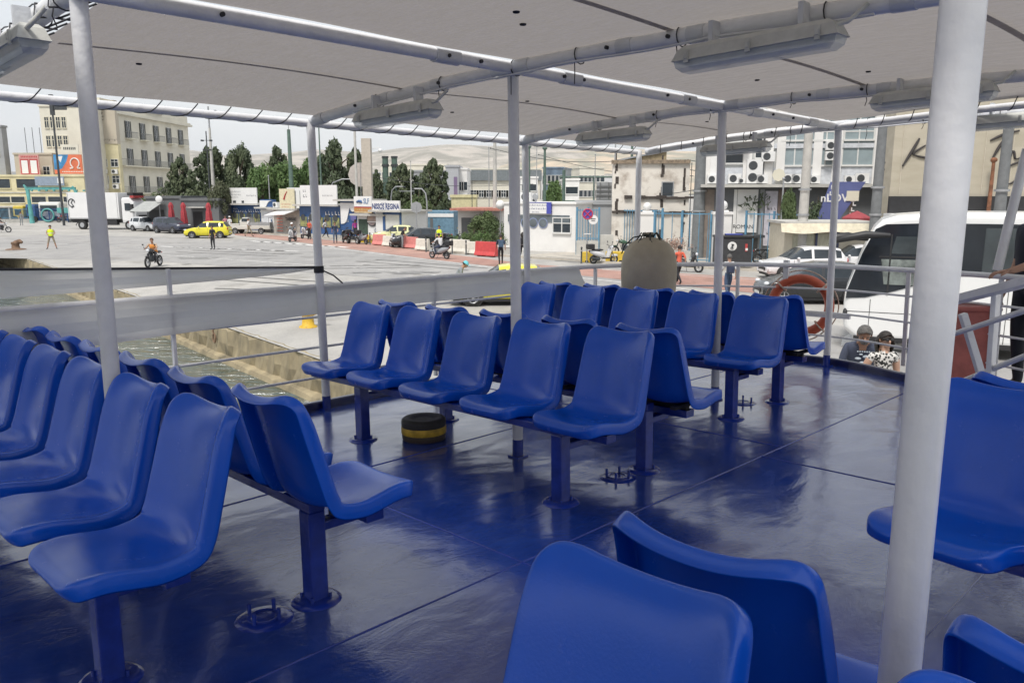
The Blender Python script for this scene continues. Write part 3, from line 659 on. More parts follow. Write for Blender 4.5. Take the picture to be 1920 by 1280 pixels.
# oil stains, repair patches and tyre marks on the apron
mSt=mat('oil_stain',(.20,.195,.19),.7,var=.3,scale=3); mPt=mat('repair_patch',(.24,.235,.225),.85,var=.15,scale=4); rnd=random.Random(21); b=MB()
for k in range(34):
    u=rnd.uniform(60,1300); v=rnd.uniform(452,640); p=g(u,v)
    if p.dot(qn)<QC+1.2: continue
    n=14; r=rnd.uniform(.15,.8); ph=rnd.uniform(0,6); b.add([(p.x+r*(1+.35*math.sin(3*a+ph)+.2*math.sin(5*a))*math.cos(a)*1.5,p.y+r*(1+.3*math.sin(2*a+ph))*math.sin(a),.0215) for a in [2*PI*i/n for i in range(n)]],[tuple(range(n))],rnd.choice((0,1)))
for k in range(7):
    p=g(rnd.uniform(250,1100),rnd.uniform(470,560)); a=rnd.uniform(-.9,.2)
    for o in (0,1.5):
        pts=[]
        for i in range(16): t=i/15; L_=9; x=t*L_; y=o+.25*math.sin(t*2+k); pts.append((p.x+x*math.cos(a)-y*math.sin(a),p.y+x*math.sin(a)+y*math.cos(a)))
        nx,ny=-math.sin(a)*.09,math.cos(a)*.09; b.grid([[(x+nx,y+ny,.0245),(x-nx,y-ny,.0245)] for x,y in pts],1,False)
tag(b.build('ground_stains',[mSt,mPt]),kind='structure')
# ================================================================ KIT: walls, windows, people, vehicles, trees
mGlassD=mat('dark_window_glass',(.035,.045,.055),.12,var=.3,scale=.7)
mGlassM=mat('grey_window_glass',(.12,.14,.155),.15,var=.3,scale=.9)
mFrameW=mat('white_frame',(.62,.62,.60),.6,var=.05)
mSteel=mat('galvanised_steel',(.34,.35,.36),.5,metal=.4,var=.1,scale=6)
mDkSteel=mat('dark_steel',(.05,.055,.06),.5,var=.2)
mGreenP=mat('green_grey_post',(.09,.14,.115),.6,var=.2,scale=3)
mTyre=mat('tyre',(.02,.02,.02),.8,var=.1); mRim=mat('alloy_rim',(.45,.46,.48),.35,metal=.6,var=.05)
mBlk=mat('black_plastic',(.02,.02,.022),.5,var=.2); mRedL=mat('red_lens',(.35,.02,.02),.3); mHead=mat('clear_lens',(.6,.62,.65),.15,var=.05)
mConc=mat('pale_concrete',(.45,.44,.41),.9,var=.12,scale=2)
def wofs(P0,yaw,u1):
    c=math.cos(R(10.6)); dx,dy=math.cos(yaw),math.sin(yaw); k=(u1-960)/FPX*c
    return (k*P0.y-P0.x)/(dx-k*dy)
def site(u0,u1,vt,D,yaw):
    "corner point on the quay, width along yaw until pixel column u1, and height whose top shows at row vt"
    P=at(u0,362,D); P.z=0; w=wofs(P,yaw,u1); h=at(u0,vt,D).z; return P,w,h
def bld(name,label,u0,u1,vt,D,yaw=0,depth=8,mt=None,group=None,cat='building',parapet=.25,roofmt=None):
    P,w,h=site(u0,u1,vt,D,yaw); t=thing(name,label,cat,T(P.x,P.y,0,yaw),group)
    MB().box(0,w,0,depth,0,h).build('wall',mt,t)
    if parapet: 
        MB().box(-.12,w+.12,-.12,depth+.12,h-.02,h+parapet).build('parapet',roofmt or mt,t)
    return t,w,h
WM={}
def win_mesh(w,h,style,fm,gm):
    k=(round(w,2),round(h,2),style,fm.name,gm.name)
    if k in WM: return WM[k]
    b=MB(); f=.07
    b.box(-w/2,w/2,-.03,.0,0,h,mi=1)
    b.box(-w/2-f,-w/2,-.08,0,-f,h+f).box(w/2,w/2+f,-.08,0,-f,h+f).box(-w/2,w/2,-.08,0,h,h+f).box(-w/2-.06,w/2+.06,-.14,0,-f-.04,0)
    if style in('x','s'): b.box(-.035,.035,-.07,-.03,0,h)
    if style=='x': b.box(-w/2,-.035,-.068,-.03,h*.62,h*.62+.06).box(.035,w/2,-.068,-.03,h*.62,h*.62+.06)
    if style=='s':   # dark louvred shutters folded back on both sides
        for s in (-1,1):
            x=s*(w/2+.07); b.box(min(x,x+s*.34),max(x,x+s*.34),-.10,-.05,0,h,mi=2)
            for q in range(1,10): b.box(min(x+s*.03,x+s*.31),max(x+s*.03,x+s*.31),-.115,-.10,h*q/10,h*q/10+.05,mi=2)
    me=b.mesh('window',[fm,gm,mat('dark_shutter',(.05,.055,.05),.7)]); WM[k]=me; return me
def windows(t,xs,zs,w,h,style='x',fm=None,gm=None,M=None,y=0):
    me=win_mesh(w,h,style,fm or mFrameW,gm or mGlassD)
    for z in zs:
        for x in xs:
            o=bpy.data.objects.new('window',me); COL.objects.link(o); o.parent=t; o.matrix_local=(M or Matrix())@T(x,y,z)
def lin(a,b,n): return [a+(b-a)*(i+.5)/n for i in range(n)]
# ---- people
SK=[mat('skin_tan',(.36,.20,.135),.6,var=.05),mat('skin_light',(.46,.28,.2),.6,var=.05)]
HAIR={'dark':mat('dark_hair',(.02,.015,.012),.6,var=.3,scale=60,bump=.4,bscale=90),'grey':mat('grey_hair',(.10,.095,.09),.7,var=.4,scale=60,bump=.4,bscale=90),'brown':mat('brown_hair',(.09,.05,.03),.7,var=.3,scale=60)}
def cloth(n,c,**k): return mat('cloth_'+n,c,.9,var=k.pop('var',.12),scale=k.pop('scale',8),bump=.3,bscale=16,**k)
STAND=dict(pel=(0,0,.97),wst=(0,0,1.08),ches=(0,.0,1.28),nk=(0,.01,1.47),hd=(0,-.01,1.60),top=(0,.0,1.70),
 shL=(-.17,0,1.41),elL=(-.24,.03,1.14),wrL=(-.25,-.06,.90),haL=(-.25,-.10,.82),
 shR=(.17,0,1.41),elR=(.24,.03,1.14),wrR=(.25,-.06,.90),haR=(.25,-.10,.82),
 hiL=(-.09,0,.92),knL=(-.11,-.02,.50),anL=(-.12,.02,.09),toL=(-.14,-.15,.04),
 hiR=(.09,0,.92),knR=(.11,-.02,.50),anR=(.12,.02,.09),toR=(.14,-.15,.04))
POSES={
 'stand':{},
 'walk':dict(knL=(-.10,-.20,.52),anL=(-.10,-.26,.12),toL=(-.10,-.42,.08),knR=(.10,.05,.50),anR=(.10,.36,.16),toR=(.10,.26,.05),elL=(-.23,.14,1.16),wrL=(-.24,.12,.92),haL=(-.24,.10,.84),elR=(.23,-.06,1.15),wrR=(.23,-.25,.98),haR=(.23,-.32,.94)),
 'wide':dict(knL=(-.20,-.02,.50),anL=(-.29,0,.09),toL=(-.33,-.16,.04),knR=(.20,-.02,.50),anR=(.29,0,.09),toR=(.33,-.16,.04),elL=(-.27,.02,1.16),wrL=(-.17,-.14,1.02),haL=(-.10,-.17,1.0),elR=(.27,.02,1.16),wrR=(.17,-.14,1.02),haR=(.10,-.17,1.0)),
 'ride':dict(pel=(0,.12,.82),wst=(0,.10,.93),ches=(0,0,1.14),nk=(0,-.06,1.34),hd=(0,-.09,1.47),top=(0,-.09,1.57),shL=(-.18,-.02,1.28),shR=(.18,-.02,1.28),elL=(-.30,-.16,1.08),elR=(.30,-.16,1.08),wrL=(-.29,-.40,1.00),wrR=(.29,-.40,1.00),haL=(-.29,-.48,.99),haR=(.29,-.48,.99),hiL=(-.10,.10,.80),hiR=(.10,.10,.80),knL=(-.20,-.28,.70),knR=(.20,-.28,.70),anL=(-.17,-.16,.32),anR=(.17,-.16,.32),toL=(-.17,-.32,.27),toR=(.17,-.32,.27)),
 'bend':dict(pel=(0,.12,.92),wst=(0,.08,1.03),ches=(0,-.04,1.20),nk=(0,-.15,1.36),hd=(0,-.235,1.45),top=(0,-.27,1.53),shL=(-.18,-.08,1.31),shR=(.18,-.08,1.31),elL=(-.26,-.10,1.04),elR=(.26,-.10,1.04),wrL=(-.22,-.30,.90),wrR=(.22,-.30,.90),haL=(-.2,-.38,.88),haR=(.2,-.38,.88)),
}
RAD=dict(pel=(.155,.115),wst=(.135,.10),ches=(.165,.115),nk=(.055,.055),hd=(.082,.098),top=(.062,.075),sh=(.068,.068),el=(.045,.045),wr=(.029,.027),ha=(.030,.018),hi=(.098,.10),kn=(.062,.062),an=(.043,.043),to=(.042,.032))
BON=[('pel','wst'),('wst','ches'),('ches','nk'),('nk','hd'),('hd','top'),('ches','shL'),('shL','elL'),('elL','wrL'),('wrL','haL'),('ches','shR'),('shR','elR'),('elR','wrR'),('wrR','haR'),('pel','hiL'),('hiL','knL'),('knL','anL'),('anL','toL'),('pel','hiR'),('hiR','knR'),('knR','anR'),('anR','toR')]
def person(label,M,pose='stand',shirt=None,legs=None,skin=0,hair='dark',shoes=None,sleeve=.6,shorts=1.0,cap=None,scale=1,build=1,J=None,fingers=False,group=None,longhair=False,back=None,vest=None,glasses=False,beard=False,skirt=None):
    P=dict(STAND); P.update(POSES[pose]); P.update(J or {})
    t=thing('person',label,'person',M@Matrix.Scale(scale,4),group)
    names=list(P); idx={n:i for i,n in enumerate(names)}
    V=[P[n] for n in names]; E=[(idx[a],idx[b]) for a,b in BON]
    rad=[]
    for n in names:
        k=n[:-1] if n[-1] in 'LR' and n[:-1] in RAD else n; r=RAD[k]; f=build if k in('pel','wst','ches','hi') else 1; rad.append((r[0]*f,r[1]*f))
    if fingers:
        for s in 'LR':
            w_=Vector(P['wr'+s]); h=Vector(P['ha'+s]); d=(h-w_).normalized(); sd=d.cross(Vector((0,0,1)) if abs(d.z)<.8 else Vector((0,1,0))).normalized(); dn=sd.cross(d)*-1
            if dn.z>0: dn=-dn
            hi=idx['ha'+s]
            for q,(o,L_) in enumerate(((-.030,.062),(-.010,.072),(.011,.068),(.030,.052))):
                a=h+sd*o+d*.02; c=a+d*L_*.5+dn*.012; e=c+d*L_*.3+dn*L_*.45
                V+= [tuple(a),tuple(c),tuple(e)]; n0=len(V)-3; E+=[(hi,n0),(n0,n0+1),(n0+1,n0+2)]; rad+=[(.0095,.0095),(.0085,.0085),(.007,.007)]
            a=w_+d*.03+sd*(-.03); c=a+sd*-.02+d*.035+dn*.01; e=c+d*.025+dn*.015; V+=[tuple(a),tuple(c),tuple(e)]; n0=len(V)-3; E+=[(idx['wr'+s],n0),(n0,n0+1),(n0+1,n0+2)]; rad+=[(.012,.012),(.010,.010),(.008,.008)]
    me=bpy.data.meshes.new('body'); me.from_pydata(V,E,[]); o=bpy.data.objects.new('body',me); COL.objects.link(o)
    md=o.modifiers.new('skin','SKIN'); md.use_smooth_shade=True; md.branch_smoothing=.4
    sv=me.skin_vertices[0].data
    for i,r in enumerate(rad): sv[i].radius=r
    sv[idx['pel']].use_root=True
    su=o.modifiers.new('s','SUBSURF'); su.levels=2 if fingers else 1; su.render_levels=su.levels
    m2=evalmesh(o,'body'); bpy.data.objects.remove(o)
    shirt=shirt or cloth('grey',(.2,.2,.2)); legs=legs or cloth('dark_trousers',(.03,.03,.04)); shoes=shoes or mBlk; sk=SK[skin]
    m2.materials.clear()
    for mm in (sk,shirt,legs,shoes): m2.materials.append(mm)
    seg=[(Vector(P[a]),Vector(P[b]),a,b) for a,b in BON]
    def near(c):
        best=(9,0,'','')
        for A,B_,a,b in seg:
            ab=B_-A; q=max(0,min(1,(c-A).dot(ab)/ab.length_squared)); d=(c-A-ab*q).length
            if a in('pel','wst','ches') and b in('wst','ches','shL','shR','hiL','hiR'): d-=.05
            if d<best[0]: best=(d,q,a,b)
        return best
    for p in m2.polygons:
        p.use_smooth=True; d,q,a,b=near(p.center)
        if b in('hd','top','haL','haR') or a[:2]=='ha' : mi=0
        elif b=='nk': mi=1 if q<.62 else 0
        elif b in('wst','ches','shL','shR'): mi=1 if not(a=='pel' and q<.25) else 2
        elif a[:2]=='sh': mi=1 if q<sleeve*1.7 else 0
        elif a[:2]=='el': mi=1 if sleeve>=.6 and q<(sleeve-.6)/.4 else 0
        elif b[:2]=='hi': mi=2
        elif a[:2]=='hi': mi=2 if q<shorts*2 else 0
        elif a[:2]=='kn': mi=2 if shorts>.5 and q<(shorts-.5)*2 else 0
        elif a[:2]=='an': mi=3
        else: mi=0
        p.material_index=mi
    # face: nose, eyes, ears, mouth joined to the same mesh
    hd=Vector(P['hd']); up=(Vector(P['top'])-Vector(P['nk'])).normalized(); fw=Vector((0,-1,0)); fw=(fw-up*fw.dot(up)).normalized(); rt=fw.cross(up)
    H=Matrix.Translation(hd)@Matrix(((rt.x,-fw.x,up.x),(rt.y,-fw.y,up.y),(rt.z,-fw.z,up.z))).to_4x4()
    bm=bmesh.new(); bm.from_mesh(m2)
    fb=MB(); fb.ball((0,-.098,.0),(.014,.024,.026),8,0,H).ball((-.083,.0,.01),(.014,.024,.034),8,0,H).ball((.083,.0,.01),(.014,.024,.034),8,0,H)
    fb.ball((-.032,-.089,.03),(.013,.010,.008),8,4,H).ball((.032,-.089,.03),(.013,.010,.008),8,4,H).box(-.024,.024,-.101,-.08,-.051,-.041,5,H)
    fb.ball((0,-.055,-.055),(.05,.045,.04),10,0,H)
    m2.materials.append(mBlk); m2.materials.append(mat('lips',(.25,.08,.07),.6))
    m3=fb.mesh('f',[sk]); bm.from_mesh(m3); bm.to_mesh(m2); bm.free(); bpy.data.meshes.remove(m3)
    ob=bpy.data.objects.new('body',m2); COL.objects.link(ob); ob.parent=t
    if hair:
        hb=MB(); rows=[]
        for i in range(8):
            ph=i/7*1.9; row=[]
            for j in range(20):
                a=2*PI*j/20; fr=math.cos(a-(-PI/2)) # front factor
                lim=ph*(1-.54*max(0,fr)); rr=1+.03*math.sin(5*a+i)
                row.append(tuple(H@Vector((.097*rr*math.sin(lim)*math.cos(a),.112*rr*math.sin(lim)*math.sin(a)+.006,.118*math.cos(lim)+.022))))
            rows.append(row)
        hb.grid(rows,closed=True)
        if longhair:
            rows=[]
            for i in range(9):
                z=.06-i*.035; row=[]
                for j in range(15):
                    a=-.15+(PI+.3)*j/14; r=(.112+.02*math.sin(i*.5))*(1+.04*math.sin(7*a+i)); row.append(tuple(H@Vector((r*math.cos(a)*1.02,r*math.sin(a)*1.0,z))))
                rows.append(row)
            hb.grid(rows); rows=[[tuple(H@Vector((x*.094,-.102+abs(x)*.03,.085-.035*abs(x)-.02*k))) for x in (-1,-.6,-.2,.2,.6,1)] for k in range(3)]; hb.grid(rows)
        o=hb.build('hair',HAIR[hair],t); s=o.modifiers.new('s','SOLIDIFY'); s.thickness=.012
    if cap:
        cb=MB(); cb.lathe([(0,.145),(.05,.14),(.09,.11),(.112,.055),(.114,.04)],18,M=H); cb.add([tuple(H@Vector(q)) for q in ((-.07,-.09,.05),(-.06,-.19,.045),(.06,-.19,.045),(.07,-.09,.05),(-.07,-.09,.062),(-.06,-.19,.055),(.06,-.19,.055),(.07,-.09,.062))],[(0,1,2,3),(4,7,6,5),(0,4,5,1),(1,5,6,2),(2,6,7,3)]); cb.build('cap' if cap!='helmet' else 'helmet',cap if not isinstance(cap,str) else mBlk,t)
    if glasses:
        gb=MB(); gb.ball((-.034,-.10,.03),(.027,.01,.02),10,0,H).ball((.034,-.10,.03),(.027,.01,.02),10,0,H).tube([tuple(H@Vector(q)) for q in ((-.085,-.0,.035),(-.065,-.09,.035),(0,-.105,.036),(.065,-.09,.035),(.085,0,.035))],.004,5); gb.build('sunglasses',mBlk,t)
    if beard:
        gb=MB(); gb.ball((0,-.072,-.062),(.05,.042,.036),10,0,H).ball((0,-.098,-.030),(.030,.012,.008),8,0,H); gb.build('beard',HAIR['grey'],t)
    if vest or back:
        Tm=Vector(P['ches']); pl=Vector(P['pel']); u2=(Vector(P['nk'])-pl).normalized(); f2=Vector((0,-1,0)); f2=(f2-u2*f2.dot(u2)).normalized(); r2=f2.cross(u2)
        H2=Matrix.Translation(pl.lerp(Tm,.5))@Matrix(((r2.x,-f2.x,u2.x),(r2.y,-f2.y,u2.y),(r2.z,-f2.z,u2.z))).to_4x4()
        if vest:
            rows=[]
            for z,rx,ry in ((-.17,.185,.15),(-.05,.175,.145),(.1,.195,.155),(.22,.205,.15),(.28,.15,.12),(.31,.09,.09)):
                rows.append([tuple(H2@Vector((rx*math.cos(a),ry*math.sin(a),z))) for a in [2*PI*j/18 for j in range(18)]])
            o=MB().grid(rows,closed=True).build('vest',vest,t); rows=[[tuple(H2@Vector((rx*math.cos(a)*1.02,ry*math.sin(a)*1.02,z))) for a in [2*PI*j/18 for j in range(18)]] for z,rx,ry in ((.0,.178,.146),(.05,.188,.151))]
            MB().grid(rows,closed=True).build('reflective_band',mFrameW,o)
        if back: MB().box(-.14,.14,.12,.27,-.10,.28,M=H2).box(-.10,.10,.27,.31,-.08,.12,M=H2).box(-.12,-.08,-.135,.13,.27,.30,M=H2).box(.08,.12,-.135,.13,.27,.30,M=H2).build('backpack',back,t,bevel=.02)
    if skirt:
        rows=[[(r*math.cos(a),r*.8*math.sin(a),z) for a in [2*PI*j/18 for j in range(18)]] for z,r in ((1.02,.15),(.9,.18),(.6,.22),(.45,.24))]; MB().grid(rows,closed=True).build('skirt',skirt,t)
    return t
# ---- cars
PAINT={}
def paint(n,c): return mat('car_paint_'+n,c,.25,var=.03,scale=2,coat=.6)
KIND=dict(
 hatch=dict(L=3.9,W=1.68,wb=(-.315,.31),wr=.30,st=[(-.50,.32,.70,.70),(-.495,.26,.86,.86),(-.475,.24,.98,1.0),(-.40,.24,1.0,1.42),(-.33,.24,1.0,1.47),(-.30,.24,1.0,1.485),(-.06,.24,.98,1.50),(-.03,.24,.98,1.50),(.06,.24,.97,1.44),(.235,.24,.95,.97),(.33,.24,.88,.89),(.43,.25,.78,.79),(.485,.27,.66,.67),(.50,.32,.52,.53)],side=[(3,4),(5,6),(7,8),(8,9)],rear=(2,3),front=(8,9)),
 sedan=dict(L=4.6,W=1.78,wb=(-.30,.305),wr=.32,st=[(-.50,.34,.72,.72),(-.49,.28,.92,.93),(-.40,.25,1.0,1.02),(-.33,.25,.99,1.05),(-.20,.25,.98,1.38),(-.16,.25,.98,1.41),(-.13,.25,.98,1.42),(.02,.25,.96,1.43),(.045,.25,.96,1.42),(.10,.25,.95,1.38),(.24,.25,.93,.95),(.36,.25,.86,.87),(.45,.27,.74,.75),(.49,.29,.62,.63),(.50,.33,.5,.51)],side=[(3,4),(4,5),(6,7),(8,9),(9,10)],rear=(3,4),front=(9,10)),
 suv=dict(L=4.3,W=1.75,wb=(-.30,.31),wr=.33,st=[(-.50,.36,.80,.80),(-.495,.30,.95,.95),(-.47,.28,1.05,1.10),(-.44,.28,1.06,1.52),(-.36,.28,1.06,1.58),(-.33,.28,1.06,1.60),(-.08,.28,1.04,1.62),(-.05,.28,1.04,1.62),(.05,.28,1.03,1.56),(.20,.28,1.01,1.03),(.32,.28,.95,.96),(.44,.30,.86,.87),(.49,.32,.72,.73),(.50,.36,.6,.61)],side=[(3,4),(5,6),(7,8),(8,9)],rear=(2,3),front=(8,9)))
def wheels(t,xs,W,r,axis_y=True,spokes=5,wd=.19):
    for x in xs:
        for s in (-1,1):
            y=s*(W/2-.085); M=T(x,y,r)@Matrix.Rotation(PI/2,4,'X')
            q=MB().lathe([(r*.62,-wd/2),(r*.93,-wd/2),(r,-wd/2+.03),(r,wd/2-.03),(r*.93,wd/2),(r*.62,wd/2)],24,M=M).build('wheel',mTyre,t)
            b=MB(); b.lathe([(r*.64,-.07*s*-1-.0),(r*.64,.07)],20,M=M); zz=-s*(wd/2-.015)
            b.lathe([(r*.64,zz),(r*.56,zz),(r*.54,zz*.6)],20,M=M).lathe([(0,zz),(r*.14,zz),(r*.16,zz*.6)],12,M=M)
            for k in range(spokes): b.box(-r*.055,r*.055,r*.1,r*.6,min(zz*.75,zz),max(zz*.75,zz),M=M@Matrix.Rotation(2*PI*k/spokes,4,'Z'))
            b.build('rim',mRim,q); MB().lathe([(0,zz*.4),(r*.62,zz*.4)],16,M=M).build('brake_disc',mBlk,q)
def car(label,M,kind,pm,cat='car',group=None,taxi=False,name='parked_car',handles=True):
    K=KIND[kind]; L,W=K['L'],K['W']; t=thing(name,label,cat,M,group); rings=[]
    for i,(fx,zb,zk,zr) in enumerate(K['st']):
        x=fx*L; e=abs(fx)*2; w=W/2*(1-.16*max(0,(e-.80)/.20)**2); cab=zr-zk
        tp=.80 if cab>.2 else (.93 if cab<.1 else .88)
        rt=[(w*.86,zb),(w*.98,zb+.10),(w,zk*.62),(w*.975,zk-.04),(w*.95,zk)]
        if cab>.05: rt+=[(w*tp,zr-.09*min(1,cab/.3)),(w*(tp-.08),zr-.02),(w*.45,zr+.015),(0,zr+.025)]
        else: rt+=[(w*.90,zk+.012),(w*.8,zk+.022),(w*.45,zk+.04),(0,zk+.045)]
        rings.append([(x,-y,z) for y,z in rt]+[(x,y,z) for y,z in rt[-2::-1]])
    n=len(rings[0]); body=MB(); gl={'windscreen':[],'rear_window':[],'side_window':[]}
    vs=[p for r in rings for p in r]; fb=[]
    for i in range(len(rings)-1):
        for j in range(n-1):
            f=(i*n+j,(i+1)*n+j,(i+1)*n+j+1,i*n+j+1); jj=j if j<n//2 else n-2-j
            if (i,i+1)==K['front'] and jj>=5: gl['windscreen'].append(f)
            elif (i,i+1)==K['rear'] and jj>=5: gl['rear_window'].append(f)
            elif (i,i+1) in K['side'] and jj==4: gl['side_window'].append((f,j))
            else: fb.append(f)
    body.add(vs,fb,0,True); body.add(rings[0],[tuple(range(n))],0); body.add(rings[-1],[tuple(range(n))[::-1]],0)
    bo=body.build('body',pm,t)
    def sub(fs,nm):
        ids=sorted({i for f in fs for i in f}); mp_={k:a for a,k in enumerate(ids)}; MB().add([vs[i] for i in ids],[tuple(mp_[i] for i in f) for f in fs],0,False).build(nm,mGlassD,t)
    sub(gl['windscreen'],'windscreen'); sub(gl['rear_window'],'rear_window')
    for f,j in gl['side_window']: sub([f],'side_window')
    r=K['wr']; X=[K['wb'][0]*L,K['wb'][1]*L]
    b=MB()
    for x in X:
        for s in (-1,1): b.tube([(x,s*(W/2-.25),r+.02),(x,s*(W/2+.004),r+.02)],r*1.17,22)
    b.box(-L*.46,L*.46,-W/2*.9,W/2*.9,.17,.26)
    b.build('wheel_arch',mBlk,t); wheels(t,X,W+.03,r)
    zf=K['st'][-3][2]
    for s in (-1,1):
        MB().ball((L*.462,s*W*.36,zf-.03),(.10,.15,.075),12).build('headlight',mHead,t)
        MB().ball((-L*.482,s*W*.40,.86 if kind!='suv' else .95),(.06,.10,.13),12).build('tail_light',mRedL,t)
        MB().ball((K['st'][K['front'][1]][0]*L-.35,s*(W/2+.06),1.0),(.07,.10,.065),10).build('mirror',pm,t)
    b=MB(); b.box(L*.492,L*.506,-W*.24,W*.24,.42,.56); b.build('grille',mBlk,t); MB().box(L*.503,L*.512,-.26,.26,.34,.44).box(-L*.506,-L*.497,-.26,.26,.50,.61).build('number_plate',mFrameW,t)
    if handles:
        b=MB()
        for s in (-1,1):
            for x in (-.06*L-.10,.12*L-.35): b.box(x,x+.16,s*W/2*.985-.012,s*W/2*.985+.012,.80,.83)
            for x in (-.045*L,.215*L-.1,-.27*L): b.box(x,x+.008,s*(W/2*.992)-.006,s*(W/2*.992)+.006,.32,.93,mi=1)
        b.build('door_trim',[pm,mBlk],t)
    if taxi: MB().box(-.12,.12,-.3,.3,1.50,1.66).build('taxi_sign',mat('taxi_sign_panel',(.75,.62,.1),.4),t,bevel=.03)
    return t
# ---- two wheelers
def bike(label,M,pm,kind='scooter',group=None,box=False,name=None,moped=False):
    t=thing(name or ('scooter' if kind=='scooter' else 'motorcycle'),label,'scooter' if kind=='scooter' else 'motorcycle',M,group)
    r=.25 if kind=='scooter' else .30; wbx=.66 if kind=='scooter' else .70
    for x in (-wbx,wbx):
        q=MB().tube([(x+(r-.05)*math.cos(a),0,r+(r-.05)*math.sin(a)) for a in [i*2*PI/20 for i in range(20)]],.055,8,closed=True).build('wheel',mTyre,t)
        b=MB(); b.tube([(x+(r-.10)*math.cos(a),0,r+(r-.10)*math.sin(a)) for a in [i*2*PI/20 for i in range(20)]],.018,6,closed=True)
        for k in range(7): b.tube([(x,0,r),(x+(r-.1)*math.cos(k*.9),0,r+(r-.1)*math.sin(k*.9))],.009,5)
        b.tube([(x,-.06,r),(x,.06,r)],.035,8); b.build('rim',mRim,q)
    fk=MB(); 
    for s in (-.07,.07): fk.tube([(wbx,s,r),(wbx-.20,s,.78)],.02,6)
    fk.tube([(wbx-.20,0,.74),(wbx-.28,0,1.0)],.03,8).tube([(wbx-.34,-.33,1.06),(wbx-.30,-.18,1.04),(wbx-.27,0,1.0),(wbx-.30,.18,1.04),(wbx-.34,.33,1.06)],.015,6); fk.build('fork',mDkSteel,t)
    MB().tube([(wbx-.30,-.28,1.04),(wbx-.28,-.32,1.20)],.007,5).ball((wbx-.28,-.33,1.24),(.02,.06,.04),8).tube([(wbx-.30,.28,1.04),(wbx-.28,.32,1.20)],.007,5).ball((wbx-.28,.33,1.24),(.02,.06,.04),8).build('mirror',mBlk,t)
    if kind=='scooter':
        # leg shield, footboard, tail
        rows=[]
        for (x,z,w_) in ((wbx-.20,1.00,.07),(wbx-.14,.90,.16),(wbx-.18,.72,.21),(wbx-.25,.52,.20),(wbx-.30,.36,.17)): rows.append([(x-.10*abs(a)**2,a*w_,z) for a in (-1,-.66,-.33,0,.33,.66,1)]+[(x-.07-.10*abs(a)**2,a*w_,z) for a in (1,.66,.33,0,-.33,-.66,-1)])
        MB().grid(rows,closed=True).build('leg_shield',pm,t)
        MB().ball((wbx+.02,0,r+.20),(.24,.085,.09),12).build('front_mudguard',pm,t)
        rows=[]
        for (x,zb,zt,w_) in ((.10,.30,.42,.13),(-.05,.30,.66,.17),(-.35,.36,.74,.19),(-.65,.48,.78,.15),(-.92,.66,.80,.07)): rows.append([(x,w_*math.cos(a),(zb+zt)/2+(zt-zb)/2*math.sin(a)) for a in [i*2*PI/12 for i in range(12)]])
        MB().grid(rows,closed=True).build('tail_body',pm,t); MB().box(-.1,.42,-.15,.15,.27,.34).build('footboard',mBlk,t,bevel=.02)
        MB().ball((-.42,0,.79),(.40,.14,.07),12).build('saddle',mBlk,t); MB().box(-.75,-.30,-.10,.02,.18,.38).tube([(-.3,-.15,.28),(-.85,-.17,.36)],.05,8).build('engine',mDkSteel,t)
    else:
        rows=[]
        for (x,zc,h,w_) in ((.42,.86,.05,.06),(.28,.88,.14,.15),(.05,.84,.13,.14),(-.12,.78,.08,.10)): rows.append([(x,w_*math.cos(a),zc+h*math.sin(a)) for a in [i*2*PI/12 for i in range(12)]])
        MB().grid(rows,closed=True).build('fuel_tank',pm,t)
        MB().ball((-.38,0,.80),(.36,.13,.06),12).build('saddle',mBlk,t); MB().ball((-.72,0,.78),(.22,.09,.09),10).build('tail_body',pm,t)
        MB().box(-.18,.22,-.14,.14,.32,.62).tube([(0,0,.35),(.20,0,.70)],.09,10).tube([(.1,-.14,.4),(-.1,-.16,.28),(-.75,-.17,.34)],.04,8).build('engine',mDkSteel,t,bevel=.02)
        MB().tube([(.42,0,.92),(.0,0,.60),(-.25,0,.40),(-.70,0,.30)],.025,6).tube([(.40,0,.80),(.25,0,.35),(-.2,0,.32)],.02,6).tube([(-.2,.06,.75),(-.70,.07,.32)],.022,6).build('frame',mDkSteel,t)
        MB().ball((wbx,0,2*r+.02),(.22,.07,.04),10).build('front_mudguard',pm,t)
    MB().ball((wbx-.13,0,.93),(.07,.09,.09),10).build('headlight',mHead,t); MB().ball((-.95,0,.74),(.03,.06,.04),8).build('tail_light',mRedL,t)
    MB().tube([(-.05,.10,.32),(-.02,.26,.02)],.012,6).build('stand',mDkSteel,t)
    if box: MB().box(-1.08,-.66,-.2,.2,.84,1.14).build('top_box',mBlk,t,bevel=.05)
    return t
